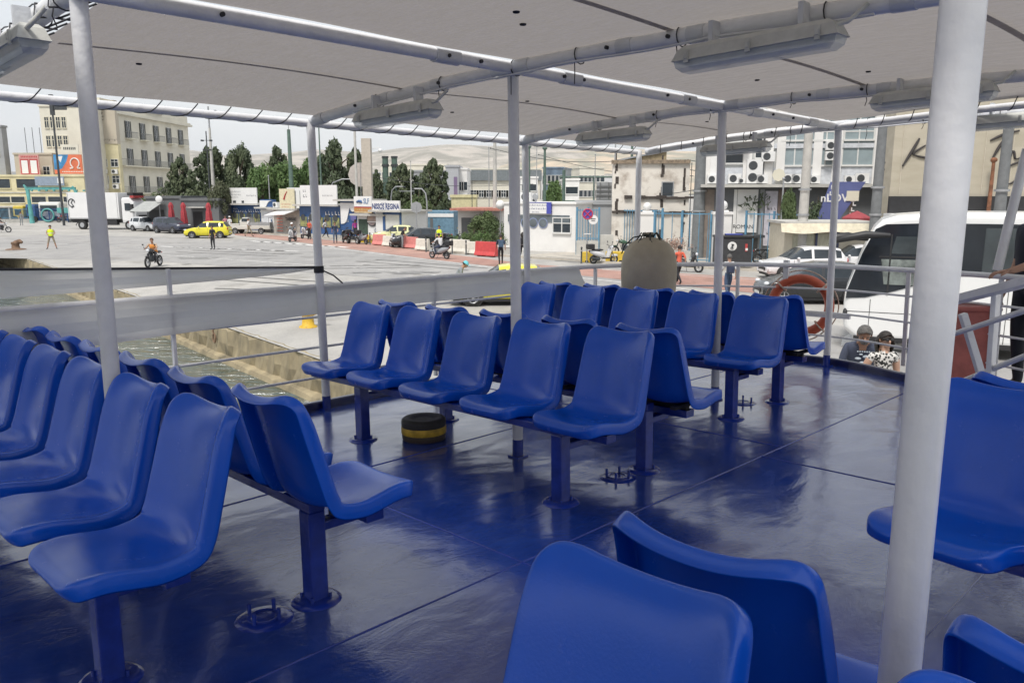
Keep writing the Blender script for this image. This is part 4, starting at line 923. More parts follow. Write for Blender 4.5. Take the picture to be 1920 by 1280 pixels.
# ---- trees
def leafmat(n,c,c2): return mat('foliage_'+n,c,.75,col2=c2,scale=.9,transl=.25,ramp=(.4,.6))
LM={'pine':leafmat('dark_pine',(.06,.09,.05),(.12,.145,.075)),'green':leafmat('bright_green',(.08,.15,.045),(.14,.21,.07)),'olive':leafmat('olive',(.075,.09,.045),(.12,.13,.075)),'bush':leafmat('mid_green',(.075,.12,.045),(.13,.17,.07))}
mBark=mat('bark',(.09,.065,.045),.9,var=.3,scale=6,bump=.5,bscale=10)
TP={}
def crown_mesh(key,seed,n,leaf,shape):
    if key in TP: return TP[key]
    rnd=random.Random(seed); b=MB(); blobs=[]
    for i in range(48 if shape=='ragged' else 26):
        if shape=='pine':
            t=i/25; z=.18+.8*t; rr=.36*(1-t)**.75+.05; a=rnd.uniform(0,6.3); blobs.append((rr*math.cos(a)*rnd.uniform(.3,.9),rr*math.sin(a)*rnd.uniform(.3,.9),z,.10+.09*(1-t)))
        elif shape=='ragged':
            t=i/47; z=.22+.72*t; rr=.40*(1-t**1.7)**.7+.02; a=i*2.4; q=rnd.uniform(.45,1.08); blobs.append((rr*q*math.cos(a),rr*q*math.sin(a),z+rnd.uniform(-.04,.04),rnd.uniform(.065,.13)*(1.15-.6*t)))
        elif shape=='round':
            a=rnd.uniform(0,6.3); e=rnd.uniform(-.5,1.3); blobs.append((.30*math.cos(a)*math.cos(e),.30*math.sin(a)*math.cos(e),.60+.27*math.sin(e),rnd.uniform(.10,.17)))
        else:
            a=rnd.uniform(0,6.3); q=rnd.uniform(0,1)**.5; blobs.append((.44*q*math.cos(a),.44*q*math.sin(a),.38+.35*(1-q*q)*rnd.uniform(.4,1),rnd.uniform(.12,.2)))
    for k in range(n):
        x,y,z,r=rnd.choice(blobs); v=Vector((rnd.gauss(0,1),rnd.gauss(0,1),rnd.gauss(0,1))).normalized()*r*rnd.uniform(.45,1.08)**.6
        c=Vector((x,y,z))+v; l=leaf*rnd.uniform(.6,1.4); nrm=(v.normalized()+Vector((rnd.gauss(0,.5),rnd.gauss(0,.5),rnd.gauss(0,.5)+.3))).normalized(); u=nrm.orthogonal().normalized(); u=Matrix.Rotation(rnd.uniform(0,6.3),3,nrm)@u; w_=nrm.cross(u)
        b.add([c-u*l,c+w_*l*.55-u*l*.1,c+u*l,c-w_*l*.55+u*l*.1],[(0,1,2,3)])
    me=b.mesh('crown',[mBark]); TP[key]=me; return me
def tree(label,u,D,vt,wpx,kind,shape='round',base=0,group='trees behind the kiosks',name=None,var=0,leaves=5200,crown_low=1):
    P=at(u,362,D); h=at(u,vt,D).z-base; wd=wpx/FPX*D*(1.3 if shape=='ragged' else 1.0)
    t=thing(name or ('pine_tree' if shape in('pine','ragged') else 'tree'),label,'tree',T(P.x,P.y,base,var*1.3),group)
    me=crown_mesh((shape,var,leaves),11+var*7,leaves,.030 if shape in('pine','ragged') else .030,shape)
    c=bpy.data.objects.new('crown',me.copy() if True else me); c.data.materials.clear(); c.data.materials.append(LM[kind]); COL.objects.link(c); c.parent=t
    sc_=wd/.95; c.matrix_local=Matrix.Diagonal((sc_,sc_,h/(1.02),1))
    b=MB(); b.tube([(0,0,0),(.02*h,0,h*.25),(.0,.01*h,h*.55),(0,0,h*.85)],[.022*h+.05,.018*h+.03,.012*h,.004*h],8)
    for q in range(5): a=q*1.35+var; b.tube([(0,0,h*(.3+.08*q)),(wd*.2*math.cos(a),wd*.2*math.sin(a),h*(.42+.08*q)),(wd*.34*math.cos(a),wd*.34*math.sin(a),h*(.52+.07*q))],[.012*h,.008*h,.003*h],6)
    b.build('trunk',mBark,t); return t
def pole(label,u,vt,D,r=.09,mt=None,name='lamp_post',cat='lamp post',group=None,r2=None,base=0,arm=None,tilt=0):
    P=at(u,362,D); h=at(u,vt,D).z; t=thing(name,label,cat,T(P.x,P.y,base),group); MB().tube([(0,0,0),(tilt*h*.5,0,h*.5),(tilt*h,0,h)],[r,(r+(r2 or r*.6))/2,r2 or r*.6],10).build('shaft',mt or mSteel,t)
    MB().box(-r*1.8,r*1.8,-r*1.8,r*1.8,0,.03).build('base_plate',mSteel,t)
    return t,h
# ================================================================ THE SHORE
FY=R(-36)
cream=mat('cream_render',(.64,.61,.50),.9,var=.07,scale=.4,bump=.1,bscale=3); cream2=mat('pale_cream_render',(.64,.61,.52),.9,var=.07,scale=.4)
yell=mat('yellow_render',(.62,.56,.36),.9,var=.12,scale=.5); white=mat('white_render',(.70,.69,.67),.85,var=.06,scale=.7)
beige=mat('beige_banner_wall',(.47,.42,.34),.9,var=.06,scale=.4); greyb=mat('grey_panel',(.30,.31,.32),.8,var=.08,scale=.5); dgrey=mat('dark_grey_wall',(.13,.135,.14),.8,var=.12,scale=.5)
blueP=mat('royal_blue_paint',(.03,.085,.22),.5,var=.15,scale=2); tealP=mat('teal_paint',(.10,.33,.32),.6,var=.2,scale=1.5); skyP=mat('light_blue_fence_paint',(.10,.24,.36),.6,var=.2,scale=2)
signW=mat('white_sign_panel',(.70,.70,.69),.5,var=.03); navy=mat('navy_lettering',(.02,.04,.16),.6,var=0); yelP=mat('yellow_block_paint',(.60,.42,.05),.6,var=.15,scale=3)
redU=mat('red_umbrella_cloth',(.33,.04,.05),.8,var=.2,scale=5); redB=mat('red_barrier_plastic',(.50,.06,.06),.5,var=.12); pinkB=mat('faded_pink_barrier',(.56,.20,.18),.6,var=.12); whB=mat('white_barrier_plastic',(.60,.57,.50),.6,var=.1)
def acunit(t,x,y,z,s=1,dbl=False):
    b=MB(); b.box(x-.42*s,x+.42*s,y-.32,y,z,z+(1.3 if dbl else .65)*s); o=b.build('air_conditioner',signW,t)
    for k in range(2 if dbl else 1): MB().tube([(x-.1*s,y-.335,z+(.33+.64*k)*s),(x-.1*s,y-.325,z+(.33+.64*k)*s)],.24*s,16).build('fan_grille',mDkSteel,o)
# ---- hotel with balconies (its long face looks to the right)
P=at(228,362,122); P.z=0; H=at(228,191,122).z; Q=at(361,362,146); yaw=math.atan2(Q.y-P.y,Q.x-P.x); Lh=(Q-P).length-.0; Lh=math.hypot(Q.x-P.x,Q.y-P.y)
t=thing('hotel','cream five bay hotel with dark shutters, balconies and a small arched pediment','building',T(P.x,P.y,0,yaw))
MB().box(0,Lh,0,3.6,0,H).build('wall',cream2,t); MB().box(-.5,Lh+.6,-.6,3.8,H-1.7,H-1.35).box(-.3,Lh+.4,-.35,3.7,H-1.35,H-1.1).box(0,Lh,-.06,.0,H-5.6,H-5.4).build('cornice',cream2,t)
pd=[(Lh*.5+2.6*math.cos(a),H-.5+1.3*math.sin(a)) for a in [PI*i/14 for i in range(15)]]
MB().add([(x,-.3,z) for x,z in pd]+[(x,.5,z) for x,z in pd],[tuple(range(15)),tuple(range(29,14,-1))]+[(i,i+15,i+16,i+1) for i in range(14)]).build('pediment',cream2,t)
xs=lin(1.2,Lh-1.0,5); zs=[H-5.0,H-9.1,H-13.2,H-17.2]
windows(t,xs,zs,.95,2.5,'s',y=0)
def balcony(t,x0,x1,z):
    o=MB().box(x0,x1,-1.0,0,z-.18,z).build('balcony',cream,t); b=MB(); b.box(x0,x1,-1.0,-.96,z+.9,z+.95)
    x=x0
    while x<x1: b.box(x,x+.03,-.99,-.97,z,z+.9); x+=.16
    b.box(x0,x0+.04,-1.0,0,z+.9,z+.95).box(x1-.04,x1,-1.0,0,z+.9,z+.95); b.build('railing',mat('grey_iron_railing',(.28,.28,.27),.6),o)
for x in xs: balcony(t,x-1.05,x+1.05,zs[0]-.05)
balcony(t,.3,Lh-.3,zs[1]-.05); balcony(t,.1,Lh-.2,zs[2]-.05)
MB().box(-.05,0,3,3.2,0,H).build('drainpipe',mSteel,t)
# blank end wall of the hotel with its faint emblem
P=at(184,362,121); w_=(at(229,362,121)-P).x
t=thing('hotel_end_wall','blank beige banner wall with a faint round emblem, left of the balconied hotel','wall',T(P.x,P.y,0))
Hs=at(200,188,121).z; MB().box(0,w_,0,.9,0,at(200,270,121).z).build('lower_wall',yell,t); MB().box(0,w_,-.12,.9,at(200,270,121).z,Hs).build('banner',beige,t)
em=mat('emblem_grey',(.27,.24,.20),.9); b=MB(); ez=at(200,219,121).z
for k in range(14):
    a=k*.449; b.tube([(1.05+.25*math.cos(a),-.17,ez+.3*math.sin(a)),(1.05+.9*math.cos(a+.5),-.17,ez+1.25*math.sin(a+.5))],.09,5)
b.build('emblem',em,t); b=MB()
for k in range(11): b.box(.75+k*.27,.93+k*.27,-.135,-.12,ez-3.5+(.2 if k%3 else 0),ez-3.2)
b.build('faint_lettering',em,t)
windows(t,[w_*.35,w_*.8],[at(0,312,121).z,at(0,343,121).z],1.0,1.0,'x',y=0)
for zz in (at(0,326,121).z,at(0,354,121).z): acunit(t,w_*.38,-.1,zz); acunit(t,w_*.8,-.1,zz)
# tower block to the left
t,w_,h=bld('tower_block','tall plain cream tower block with small paired windows at the left',90,186,200,118,0,14,cream2)
MB().box(w_*.53,w_+.3,2,12,h,h+at(0,180,118).z-at(0,200,118).z).build('roof_storey',cream,t)
for zz in (at(0,240,118).z,at(0,275,118).z): windows(t,[w_*f for f in (.12,.23,.34,.45)],[zz],.55,1.5,'x',fm=cream)
for q in range(6): MB().tube([(w_*.12*q+1,6,h),(w_*.12*q+1,6,h+.9)],.04,5).build('roof_pipe',mSteel,t)
t,h=pole('tall mast with a dark advertising frame on top, before the cream tower',114,184,100,.16,mDkSteel,'mast','mast')
MB().box(-.2,.2,-.2,.2,h-2,h+.4).box(.3,1.75,-.1,.1,h-1.4,h-.35).box(.3,1.75,-.15,.15,h-.9,h-.7).tube([(-.6,0,h-.6),(1.8,0,h-.1)],.06,6).build('frame',mDkSteel,t)
t,w_,h=bld('grey_block','grey rendered block at the far left edge with a pale round mark',-60,16,238,116,0,1.2,greyb); MB().tube([(w_-1.1,-.05,at(0,290,116).z),(w_-1.1,0,at(0,290,116).z)],.6,16).build('mark',mConc,t)
# ---- low buildings at the left
t,w_,h=bld('low_building','low beige building with poster walls behind the orange billboard',34,104,290,117,0,1.5,beige); windows(t,[w_*.83],[h-3.4],.9,1.7,'x'); 
for q in range(4): MB().tube([(w_*(.03+.2*q),3,h),(w_*(.03+.2*q),3,h+4)],.04,5).build('aerial',mDkSteel,t)
def frame_sign(name,label,u0,u1,v0,v1,D,pm,cat='sign',rz=0,post=True,th=.15):
    A=at(u0,v0,D); B_=at(u1,v1,D); w_=(B_.x-A.x); t=thing(name,label,cat,T(A.x,A.y,0,rz)); MB().box(0,w_,-th/2,th/2,B_.z,A.z).build('panel',pm,t)
    if post: MB().box(.1,.22,.0,.12,0,B_.z).build('post',mSteel,t)
    return t,w_,B_.z,A.z
pinkS=mat('pink_poster',(.52,.28,.26),.7,var=.1); redI=mat('red_ink',(.40,.05,.05),.7,var=0)
t,w_,z0,z1=frame_sign('poster_board','pale pink poster board with two framed white doors on the left',35,76,290,328,115.6,pinkS,post=False)
for x in (w_*.27,w_*.73):
    MB().box(x-w_*.21,x+w_*.21,-.11,-.075,z0+.1,z1-.6).build('door_frame',redI,t); MB().box(x-w_*.16,x+w_*.16,-.13,-.11,z0+.2,z1-.8).build('door_panel',signW,t)
b=MB()
for k in range(10): b.box(.3+k*.24,.44+k*.24,-.09,-.075,z1-.42,z1-.18)
b.build('lettering',redI,t)
org=mat('orange_banner',(.60,.16,.08),.7,var=.15,scale=.6); t,w_,z0,z1=frame_sign('billboard','orange billboard with a white omega and a blue corner at the left',100,156,290,326,115.5,org,post=False)
blB=mat('blue_banner',(.05,.22,.45),.7,var=.25,scale=1); ww=w_*.54
MB().add([(0,-.082,z1),(ww,-.082,z1),(ww*.85,-.082,z1-.9),(ww*.5,-.082,z0+.7),(ww*.1,-.082,z0+.55),(0,-.082,z0+.6)],[(0,5,4,3,2,1)]).build('blue_corner',blB,t)
MB().add([(ww*.22,-.09,z1-.25),(ww*.62,-.09,z1-.2),(ww*.45,-.09,z1-1.1)],[(0,2,1)]).build('white_triangle',signW,t)
om=[];cx=w_*.75;cz=(z0+z1)/2+.15
for i in range(21): a=R(-60)+R(300)*i/20; om.append((cx+.62*math.cos(a),-.12,cz+.68*math.sin(a)))
om=[(cx+.75,-.12,cz-.72),(cx+.36,-.12,cz-.72)]+om[0:]+[(cx-.36,-.12,cz-.72),(cx-.75,-.12,cz-.72)]
MB().tube(om,.085,6).build('omega',signW,t)
b=MB()
for k in range(14): b.box(cx-1.9+k*.24,cx-1.75+k*.24,-.09,-.08,z0+.25,z0+.36)
b.build('lettering',signW,t)
t,w_,z0,z1=frame_sign('signboard','cream sign strip above the orange billboard',114,148,271,288,115.4,cream2,post=False)
b=MB()
for k in range(7): b.box(.35+k*.26,.5+k*.26,-.09,-.075,(z0+z1)/2-.1,(z0+z1)/2+.25)
b.build('lettering',mDkSteel,t)
t,w_,h=bld('arcade_building','low yellow terminal building with dark strip windows behind the teal gantry',-60,160,331,114,0,3,yell)
windows(t,[w_*.28,w_*.515],[h-1.6],3.0,1.25,'p',fm=yell); windows(t,[w_*.3,w_*.42,w_*.6,w_*.74,w_*.87],[h-3.6],2.0,.8,'p',fm=cream); MB().box(-.5,w_,-1.6,0,h-4.3,h-4.1).box(0,w_,-.1,0,h-2.3,h-2.15).build('canopy',mConc,t); MB().box(0,w_,-.05,0,0,h-4.3).build('shopfront',dgrey,t)
for x in lin(0,w_,9): MB().box(x-.12,x+.12,-1.5,-1.25,0,h-4.3).build('column',mConc,t)
t,w_,z0,z1=frame_sign('signboard','blue grey billboard with a small white notice, above the teal gantry',65,121,331,348,113.4,mat('blue_grey_board',(.24,.29,.36),.7),post=False); MB().box(w_*.78,w_*.97,-.10,-.075,z0+.3,z1-.2).build('notice',signW,t)
P=at(46,362,108); t=thing('gantry','teal painted steel portal gantry over the blue fence at the left','gantry',T(P.x,P.y,0))
gx=(at(148,362,108)-P).x; zt=at(0,348,108).z
MB().tube([(0,0,zt+.1),(.45,0,zt-.6),(.5,0,3.0),(.6,0,0)],[.12,.26,.22,.32],8).tube([(gx,0,1.5),(gx-.1,0,zt-1.4),(gx-.8,0,zt-.1)],[.24,.24,.14],8).build('post',tealP,t); MB().box(.2,gx-.4,-.14,.14,zt-.55,zt-.2).box(.2,gx-.4,-.18,.18,zt-.26,zt-.2).build('beam',tealP,t)
for q in range(8): MB().box(.9+q*1.0,1.1+q*1.0,-.15,.15,zt-.75,zt-.55).build('bracket',tealP,t)
def fence(label,u0,v0,u1,v1,h,mt,n=None,wall=0,group=None,name='metal_fence',step=.14,curve=False):
    A,B_=g(u0,v0),g(u1,v1); L_=(B_-A).length; t=thing(name,label,'fence',T(A.x,A.y,0,math.atan2(B_.y-A.y,B_.x-A.x)),group)
    if wall: MB().box(0,L_,-.12,.12,0,wall).build('base_wall',mConc,t)
    b=MB(); x=0
    while x<L_: b.box(x,x+.035,-.02,.02,wall,h); x+=step
    b.build('bars',mt,t); MB().box(0,L_,-.03,.03,h-.12,h-.06).box(0,L_,-.03,.03,wall+.12,wall+.18).build('rails',mt,t)
    k=n or max(2,int(L_/2.5))
    for i in range(k+1):
        x=L_*i/k; MB().box(x-.05,x+.05,-.06,.06,0,h+.1).build('post',mt,t)
    return t
fence('blue metal fence with a low wall at the far left',-60,419,60,417,1.9,skyP,wall=.5)
fence('dark blue fence around parked buses beside the white truck',60,417,128,417,1.9,blueP,wall=.2)
t=thing('ornamental_gate','teal arched gate panel in the blue fence near the truck','gate',T(*g(80,417))); MB().tube([(.9+.85*math.cos(a),-.15,1.0+.85*math.sin(a)) for a in [i*2*PI/20 for i in range(20)]],.12,6,closed=True).build('ring',tealP,t); MB().box(2.2,5,-.1,.1,1.3,2.0).build('panel',tealP,t)
def busfar(label,u0,u1,v0,v1,D,pm):
    A=at(u0,v0,D);B_=at(u1,v1,D); w_=B_.x-A.x; t=thing('parked_bus',label,'bus',T(A.x,A.y,0)); MB().box(0,w_,0,2.4,.35,A.z).build('body',pm,t,bevel=.2); MB().box(.3,w_-.3,-.02,0,A.z-1.25,A.z-.45).build('windows',mGlassD,t)
    for x in (w_*.18,w_*.8): MB().tube([(x,-.02,.45),(x,.25,.45)],.45,14).build('wheel',mTyre,t)
busfar('low white bus parked under the arcade, behind the blue fence',70,112,379,400,111.5,white); busfar('yellow roofed taxi van parked behind the blue fence',22,44,386,398,111.5,mat('yellow_car_dull',(.5,.38,.05),.5)); busfar('dark coach parked beside the arcade columns',46,66,383,398,111,blueP)
# ---- truck
P=g(131,430); Q=g(264,431); yaw=math.atan2(Q.y-P.y,Q.x-P.x); L_=(Q-P).length; tp=white
t=thing('box_truck','white articulated box truck with red roof light board, parked at the left','truck',T(P.x,P.y,0,yaw))
mTr=mat('truck_white',(.68,.68,.68),.4,var=.03,scale=1); Lb=L_*.72
MB().box(0,Lb,0,2.5,1.15,4.05).build('cargo_box',mTr,t,bevel=.03); MB().box(.2,Lb,-.02,0,1.2,1.28).box(.1,.14,-.02,0,1.2,4.0).box(Lb-.2,Lb-.16,-.02,0,1.2,4.0).build('box_trim',mSteel,t)
MB().box(.1,L_-1,.4,2.1,.75,1.12).box(Lb*.62,Lb-.4,.05,.5,.5,1.1).build('chassis',mBlk,t)
rows=[]
for x,zt,zb in ((Lb+.35,3.5,.8),(Lb+1.2,3.55,.75),(L_-1.15,3.45,.6),(L_-.75,3.0,.5),(L_-.45,1.9,.45),(L_-.35,.5,.4)): rows.append([(x,.05,zb),(x,.0,zb+.3),(x,.05,zt-.2),(x,.25,zt),(x,2.25,zt),(x,2.45,zt-.2),(x,2.5,zb+.3),(x,2.45,zb)])
cb=MB().grid(rows,closed=True,smooth=False); cb.add(rows[0],[tuple(range(8))]); cb.add(rows[-1],[tuple(range(8))[::-1]]); cb.build('cab',mTr,t)
MB().add([(L_-1.06,.22,3.22),(L_-.68,.12,2.1),(L_-.68,2.38,2.1),(L_-1.06,2.28,3.22)],[(0,1,2,3)],M=T(.09,0,.03)).build('windscreen',mGlassD,t)
MB().box(L_-1.7,L_-1.05,-.03,.02,2.1,2.9).build('side_window',mGlassD,t); MB().box(L_-.42,L_-.32,.45,2.05,1.15,1.6).build('grille',mBlk,t); MB().box(L_-.42,L_-.26,.1,2.4,.42,.75).build('bumper',mTr,t)
MB().box(L_-1.1,L_-.65,.15,2.35,3.48,3.72).build('roof_light_board',mat('red_light_board',(.40,.05,.05),.5),t); MB().box(L_-1.5,L_-.8,.3,2.2,3.72,4.05).build('roof_rack',mBlk,t)
MB().box(L_-.85,L_-.55,-.35,-.12,1.9,2.8).tube([(L_-.9,0,2.7),(L_-.7,-.2,2.6)],.03,6).build('mirror',mBlk,t)
for y in (.25,2.25): MB().ball((L_-.33,y,.95),(.06,.2,.14),10).build('headlight',mHead,t)
for x in (1.6,2.9,4.0,Lb+1.1): 
    q=MB().tube([(x,-.03,.5),(x,.32,.5)],.5,18).build('wheel',mTyre,t); MB().tube([(x,-.05,.5),(x,-.02,.5)],.27,12).build('rim',mRim,q)
b=MB(); b.tube([(.55+.38*math.cos(a),-.03,2.95+.42*math.sin(a)) for a in [i*2*PI/18*0.9 for i in range(18)]],.05,5); b.tube([(.75,-.03,3.3),(.5,-.03,2.95),(.8,-.03,2.55),(.5,-.03,2.4)],.05,5); b.build('emblem',mDkSteel,t)
# ---- vehicles
def carp(u,v,deg): p=g(u,v); return T(p.x,p.y,0,R(deg))
car('small white hatchback parked nose right in front of the truck',carp(276,433,-28),'hatch',paint('silver_white',(.60,.62,.64)))
car('dark blue people carrier parked between the white hatchback and the yellow taxi',carp(323,437,-32),'suv',paint('navy',(.025,.03,.055)))
car('yellow taxi hatchback parked facing left by the red umbrellas',carp(391,446,186),'hatch',paint('taxi_yellow',(.68,.60,.03)),cat='taxi')
car('black saloon parked behind the pink barriers',carp(790,463,196),'sedan',paint('black',(.015,.018,.022)))
car('pale yellow saloon parked behind the black saloon',carp(748,455,192),'sedan',paint('pale_yellow',(.66,.66,.36)))
car('yellow taxi on the quay beyond the windbreak strip',carp(958,568,183),'sedan',paint('taxi_yellow',(.68,.60,.03)),cat='taxi',taxi=False)
car('white hatchback parked in front of the cream hut at the right',carp(1502,521,184),'hatch',paint('white',(.68,.68,.69)))
car('black hatchback partly hidden by the orange lifebuoy',carp(1518,566,178),'hatch',paint('black',(.015,.018,.022)))
car('grey green estate car parked behind the blue fence',carp(1440,478,176),'suv',paint('grey_green',(.17,.20,.19)))
car('white car seen in part between the hut and the coach',carp(1600,515,176),'hatch',paint('white',(.68,.68,.69)))
# pickup
p=g(472,438); t=thing('pickup_truck','old pale cream pickup with an open load bed by the ticket kiosks','pickup',T(p.x,p.y,0,R(176))); pc=paint('old_cream',(.55,.54,.50))
MB().box(-2.2,2.1,-.8,.8,.45,.85).box(.9,2.15,-.8,.8,.85,1.0).build('body',pc,t,bevel=.06); MB().box(-.1,.85,-.76,.76,.85,1.2).add([(-.1,-.7,1.2),(.95,-.7,1.2),(.6,-.62,1.62),(0,-.62,1.62),(-.1,.7,1.2),(.95,.7,1.2),(.6,.62,1.62),(0,.62,1.62)],[(0,1,2,3),(4,7,6,5),(3,2,6,7),(1,5,6,2),(0,3,7,4)]).build('cab',pc,t)
MB().box(.05,.65,-.775,-.70,1.22,1.52).box(.05,.65,.70,.775,1.22,1.52).build('side_window',mGlassD,t); b=MB()
for y in (-.8,.77):
    b.box(-2.2,-.2,y,y+.03,.85,1.15)
b.box(-2.23,-2.2,-.8,.8,.6,1.15).build('load_bed',mSteel,t); b=MB()
for x in (-2.1,-1.1,-.25): b.tube([(x,-.78,1.15),(x,-.78,1.6),(x,.78,1.6),(x,.78,1.15)],.02,5)
b.build('rack',mDkSteel,t); wheels(t,[-1.3,1.35],1.66,.31)
# ---- white coach at the right
A=at(1597,362,20.2); A.z=0; t=thing('coach','white coach with large dark windows parked close by at the right','bus',T(A.x,A.y,0,R(-24)))
mBw=mat('coach_white',(.72,.72,.71),.3,var=.02,scale=1,coat=.5); mGl=mat('coach_dark_glass',(.018,.022,.028),.06,var=.25,scale=.5)
zz=lambda v: at(1640,v,20.2).z
Lc=12.5
out=[(.35,.32),(.05,.55),(.0,1.0),(.02,1.5),(.33,2.5),(.58,3.14),(.75,3.34),(1.1,3.46),(2.0,3.54),(Lc,3.56),(Lc,.32)]
def xprism(poly,y0,y1,mi=0): 
    n=len(poly); b=MB(); b.add([(x,y0,z) for x,z in poly]+[(x,y1,z) for x,z in poly],[tuple(range(n)),tuple(range(2*n-1,n-1,-1))]+[(i,n+i,n+(i+1)%n,(i+1)%n) for i in range(n)],mi); return b
xprism(out,0,2.5).build('body',mBw,t,bevel=.14,bseg=4)
xprism([(-.015,1.62),(.33,2.58),(.6,3.0),(.72,2.95),(.45,2.5),(.1,1.5)],.15,2.35).build('windscreen',mGl,t)
gb=[(.05,1.36),(.06,1.55),(.36,2.52),(.62,3.12),(.85,3.24),(1.8,3.28),(Lc-.2,3.28),(Lc-.2,2.1),(3.4,2.1),(2.5,2.02),(1.8,1.82),(1.13,1.58),(.5,1.40)]
xprism(gb,-.02,.05).build('dark_band',mGl,t)
for x0,x1 in ((3.0,4.9),(5.0,7.3),(7.4,9.7)):
    MB().box(x0,x1,-.035,-.02,2.05,3.18).build('side_window',mat('coach_window_glass',(.05,.06,.065),.05,var=.35,scale=.6),t,bevel=.02)
MB().box(.75,1.9,-.035,-.02,2.42,2.46).box(.98,1.02,-.035,-.02,1.5,3.0).build('window_trim',mBlk,t)
xprism([(.9,1.75),(1.95,1.75),(1.95,2.38),(.8,2.38)],-.035,-.021).build('driver_window',mat('coach_door_glass',(.16,.18,.17),.08,var=.6,scale=2.2),t)
xprism([(1.0,2.52),(1.9,2.52),(1.9,2.95),(1.1,2.95)],-.035,-.021).build('upper_window',mat('coach_window_glass',(.05,.06,.065),.05,var=.35,scale=.6),t)
MB().tube([(.45,-.1,2.88),(.0,-.35,2.95),(-.35,-.4,2.9)],[.06,.1,.10],10).build('mirror_arm',mBlk,t); MB().tube([(.95,-.25,2.98),(.4,-.35,2.99),(-.25,-.40,2.86),(-.42,-.4,2.72)],[.05,.10,.09,.04],12).build('mirror',mBlk,t,bevel=.0)
b=MB()
for x in (.62,1.9,3.6,6.2,8.8): b.box(x,x+.015,-.006,.0,.42,1.36 if x<3 else 1.9)
b.box(.05,Lc,-.006,0,1.02,1.035).build('panel_gap',mBlk,t); MB().box(.3,Lc,-.008,.1,.28,.40).build('skirt',mBlk,t); MB().ball((.06,.06,.98),(.06,.14,.12),10).build('marker_light',mBlk,t)
for x in (2.7,9.3):
    xprism([(x+.62*math.cos(a),.5+.62*math.sin(a)) for a in [PI*i/12 for i in range(13)]]+[(x-.62,.3),(x+.62,.3)],-.012,.1).build('wheel_arch',mBlk,t)
    q=MB().tube([(x,-.06,.5),(x,.25,.5)],.5,22).build('wheel',mTyre,t); MB().lathe([(0,0),(.12,.0),(.26,.05),(.3,.0)],18,M=T(x,-.07,.5)@Matrix.Rotation(PI/2,4,'X')).build('rim',mRim,q)
xprism([(0,0),(1.6,0),(1.4,.14),(.2,.14)],.6,1.9).build('roof_unit',mBw,t); t.children[-1].location=(6.2,0,3.56)
# ---- cafe, umbrellas, kiosks
t,w_,h=bld('cafe_pavilion','dark grey café pavilion with a striped awning at the left of the kiosks',272,338,372,86,FY*.3,5,dgrey)
MB().add([(0,-.2,h-.3),(w_*.55,-.2,h-.3),(w_*.45,-2.2,h-1.3),(-.5,-2.2,h-1.3),(0,-.2,h-.36),(w_*.55,-.2,h-.36),(w_*.45,-2.2,h-1.36),(-.5,-2.2,h-1.36)],[(0,3,2,1),(4,5,6,7),(0,1,5,4),(1,2,6,5),(2,3,7,6),(3,0,4,7)]).build('awning',mat('grey_awning',(.33,.34,.33),.8),t)
MB().box(.3,w_*.5,-.06,0,.1,h-1.2).build('opening',mBlk,t)
t,h=pole('round white dish sign on a post above the café awning',297,372,85,.06,mSteel,'sign_post','sign'); MB().ball((0,0,h-.1),(.38,.12,.38),16).build('disc',signW,t)
t,w_,h=bld('grey_cabin','dark grey flat roofed cabin between the café and the kiosks',339,408,376,84,FY*.4,4,dgrey); MB().box(w_*.3,w_*.55,-.06,0,.2,2.1).build('door',mBlk,t); MB().box(w_*.25,w_*.75,-.9,-.02,2.5,2.6).build('door_canopy',mConc,t)
for i,(u,v,l) in enumerate(((324,435,'closed red umbrella, leftmost of the three'),(347,436,'closed red umbrella, middle of the three'),(394,438,'closed red umbrella next to the yellow taxi, rightmost of the three'))):
    p=g(u,v); t=thing('closed_umbrella',l,'umbrella',T(p.x,p.y,0),'closed red café umbrellas')
    MB().tube([(0,0,0),(0,0,3.1)],.03,6).box(-.25,.25,-.25,.25,0,.08).build('pole',mDkSteel,t)
    MB().grid([[(r*(1+.25*math.sin(6*a+z))*math.cos(a),r*(1+.25*math.sin(6*a+z))*math.sin(a),z) for a in [2*PI*j/24 for j in range(24)]] for z,r in ((.7,.30),(1.1,.33),(1.7,.27),(2.2,.25),(2.35,.19),(2.7,.24),(3.0,.12),(3.08,.01))],closed=True).build('canopy',redU,t)
glyph=lambda x,z,n,s,y=-.09,gap=1.45: [ (x+k*s*gap,x+k*s*gap+s*(.55 if k%3 else .9),z,z+s*(1.2 if k%2 else 1.0)) for k in range(n)]
def blurtext(t,rows,mt,y):
    b=MB()
    for (x,z,n,s) in rows:
        for (a,c,d,e) in glyph(x,z,n,s): b.box(a,c,y-.012,y,d,d+(e-d)*.28).box(a,a+(c-a)*.3,y-.012,y,d+(e-d)*.3,e)
    b.build('lettering',mt,t)
def kiosk(label,u0,u1,vt,D,body,cols=3,door=None,hh=None,sign=None,roofc=None):
    t,w_,h=bld('ticket_kiosk',label,u0,u1,vt,D,FY,3.2,body,cat='kiosk',parapet=0); MB().box(-.35,w_+.35,-.55,3.4,h,h+.16).build('roof',roofc or mConc,t); MB().box(0,w_,-.05,0,0,.25).build('plinth',mConc,t)
    return t,w_,h
def line_D(u):  # depth of the kiosk front line
    for a,b_ in zip(KL,KL[1:]):
        if a[0]<=u<=b_[0]: return a[1]+(b_[1]-a[1])*(u-a[0])/(b_[0]-a[0])
    return KL[-1][1]
KL=[(400,87),(460,84),(600,74),(728,68),(945,58),(1080,54.5),(1400,46.5)]
posterm=mat('poster_yellow_green',(.32,.33,.12),.7,col2=(.10,.11,.09),scale=2.2)
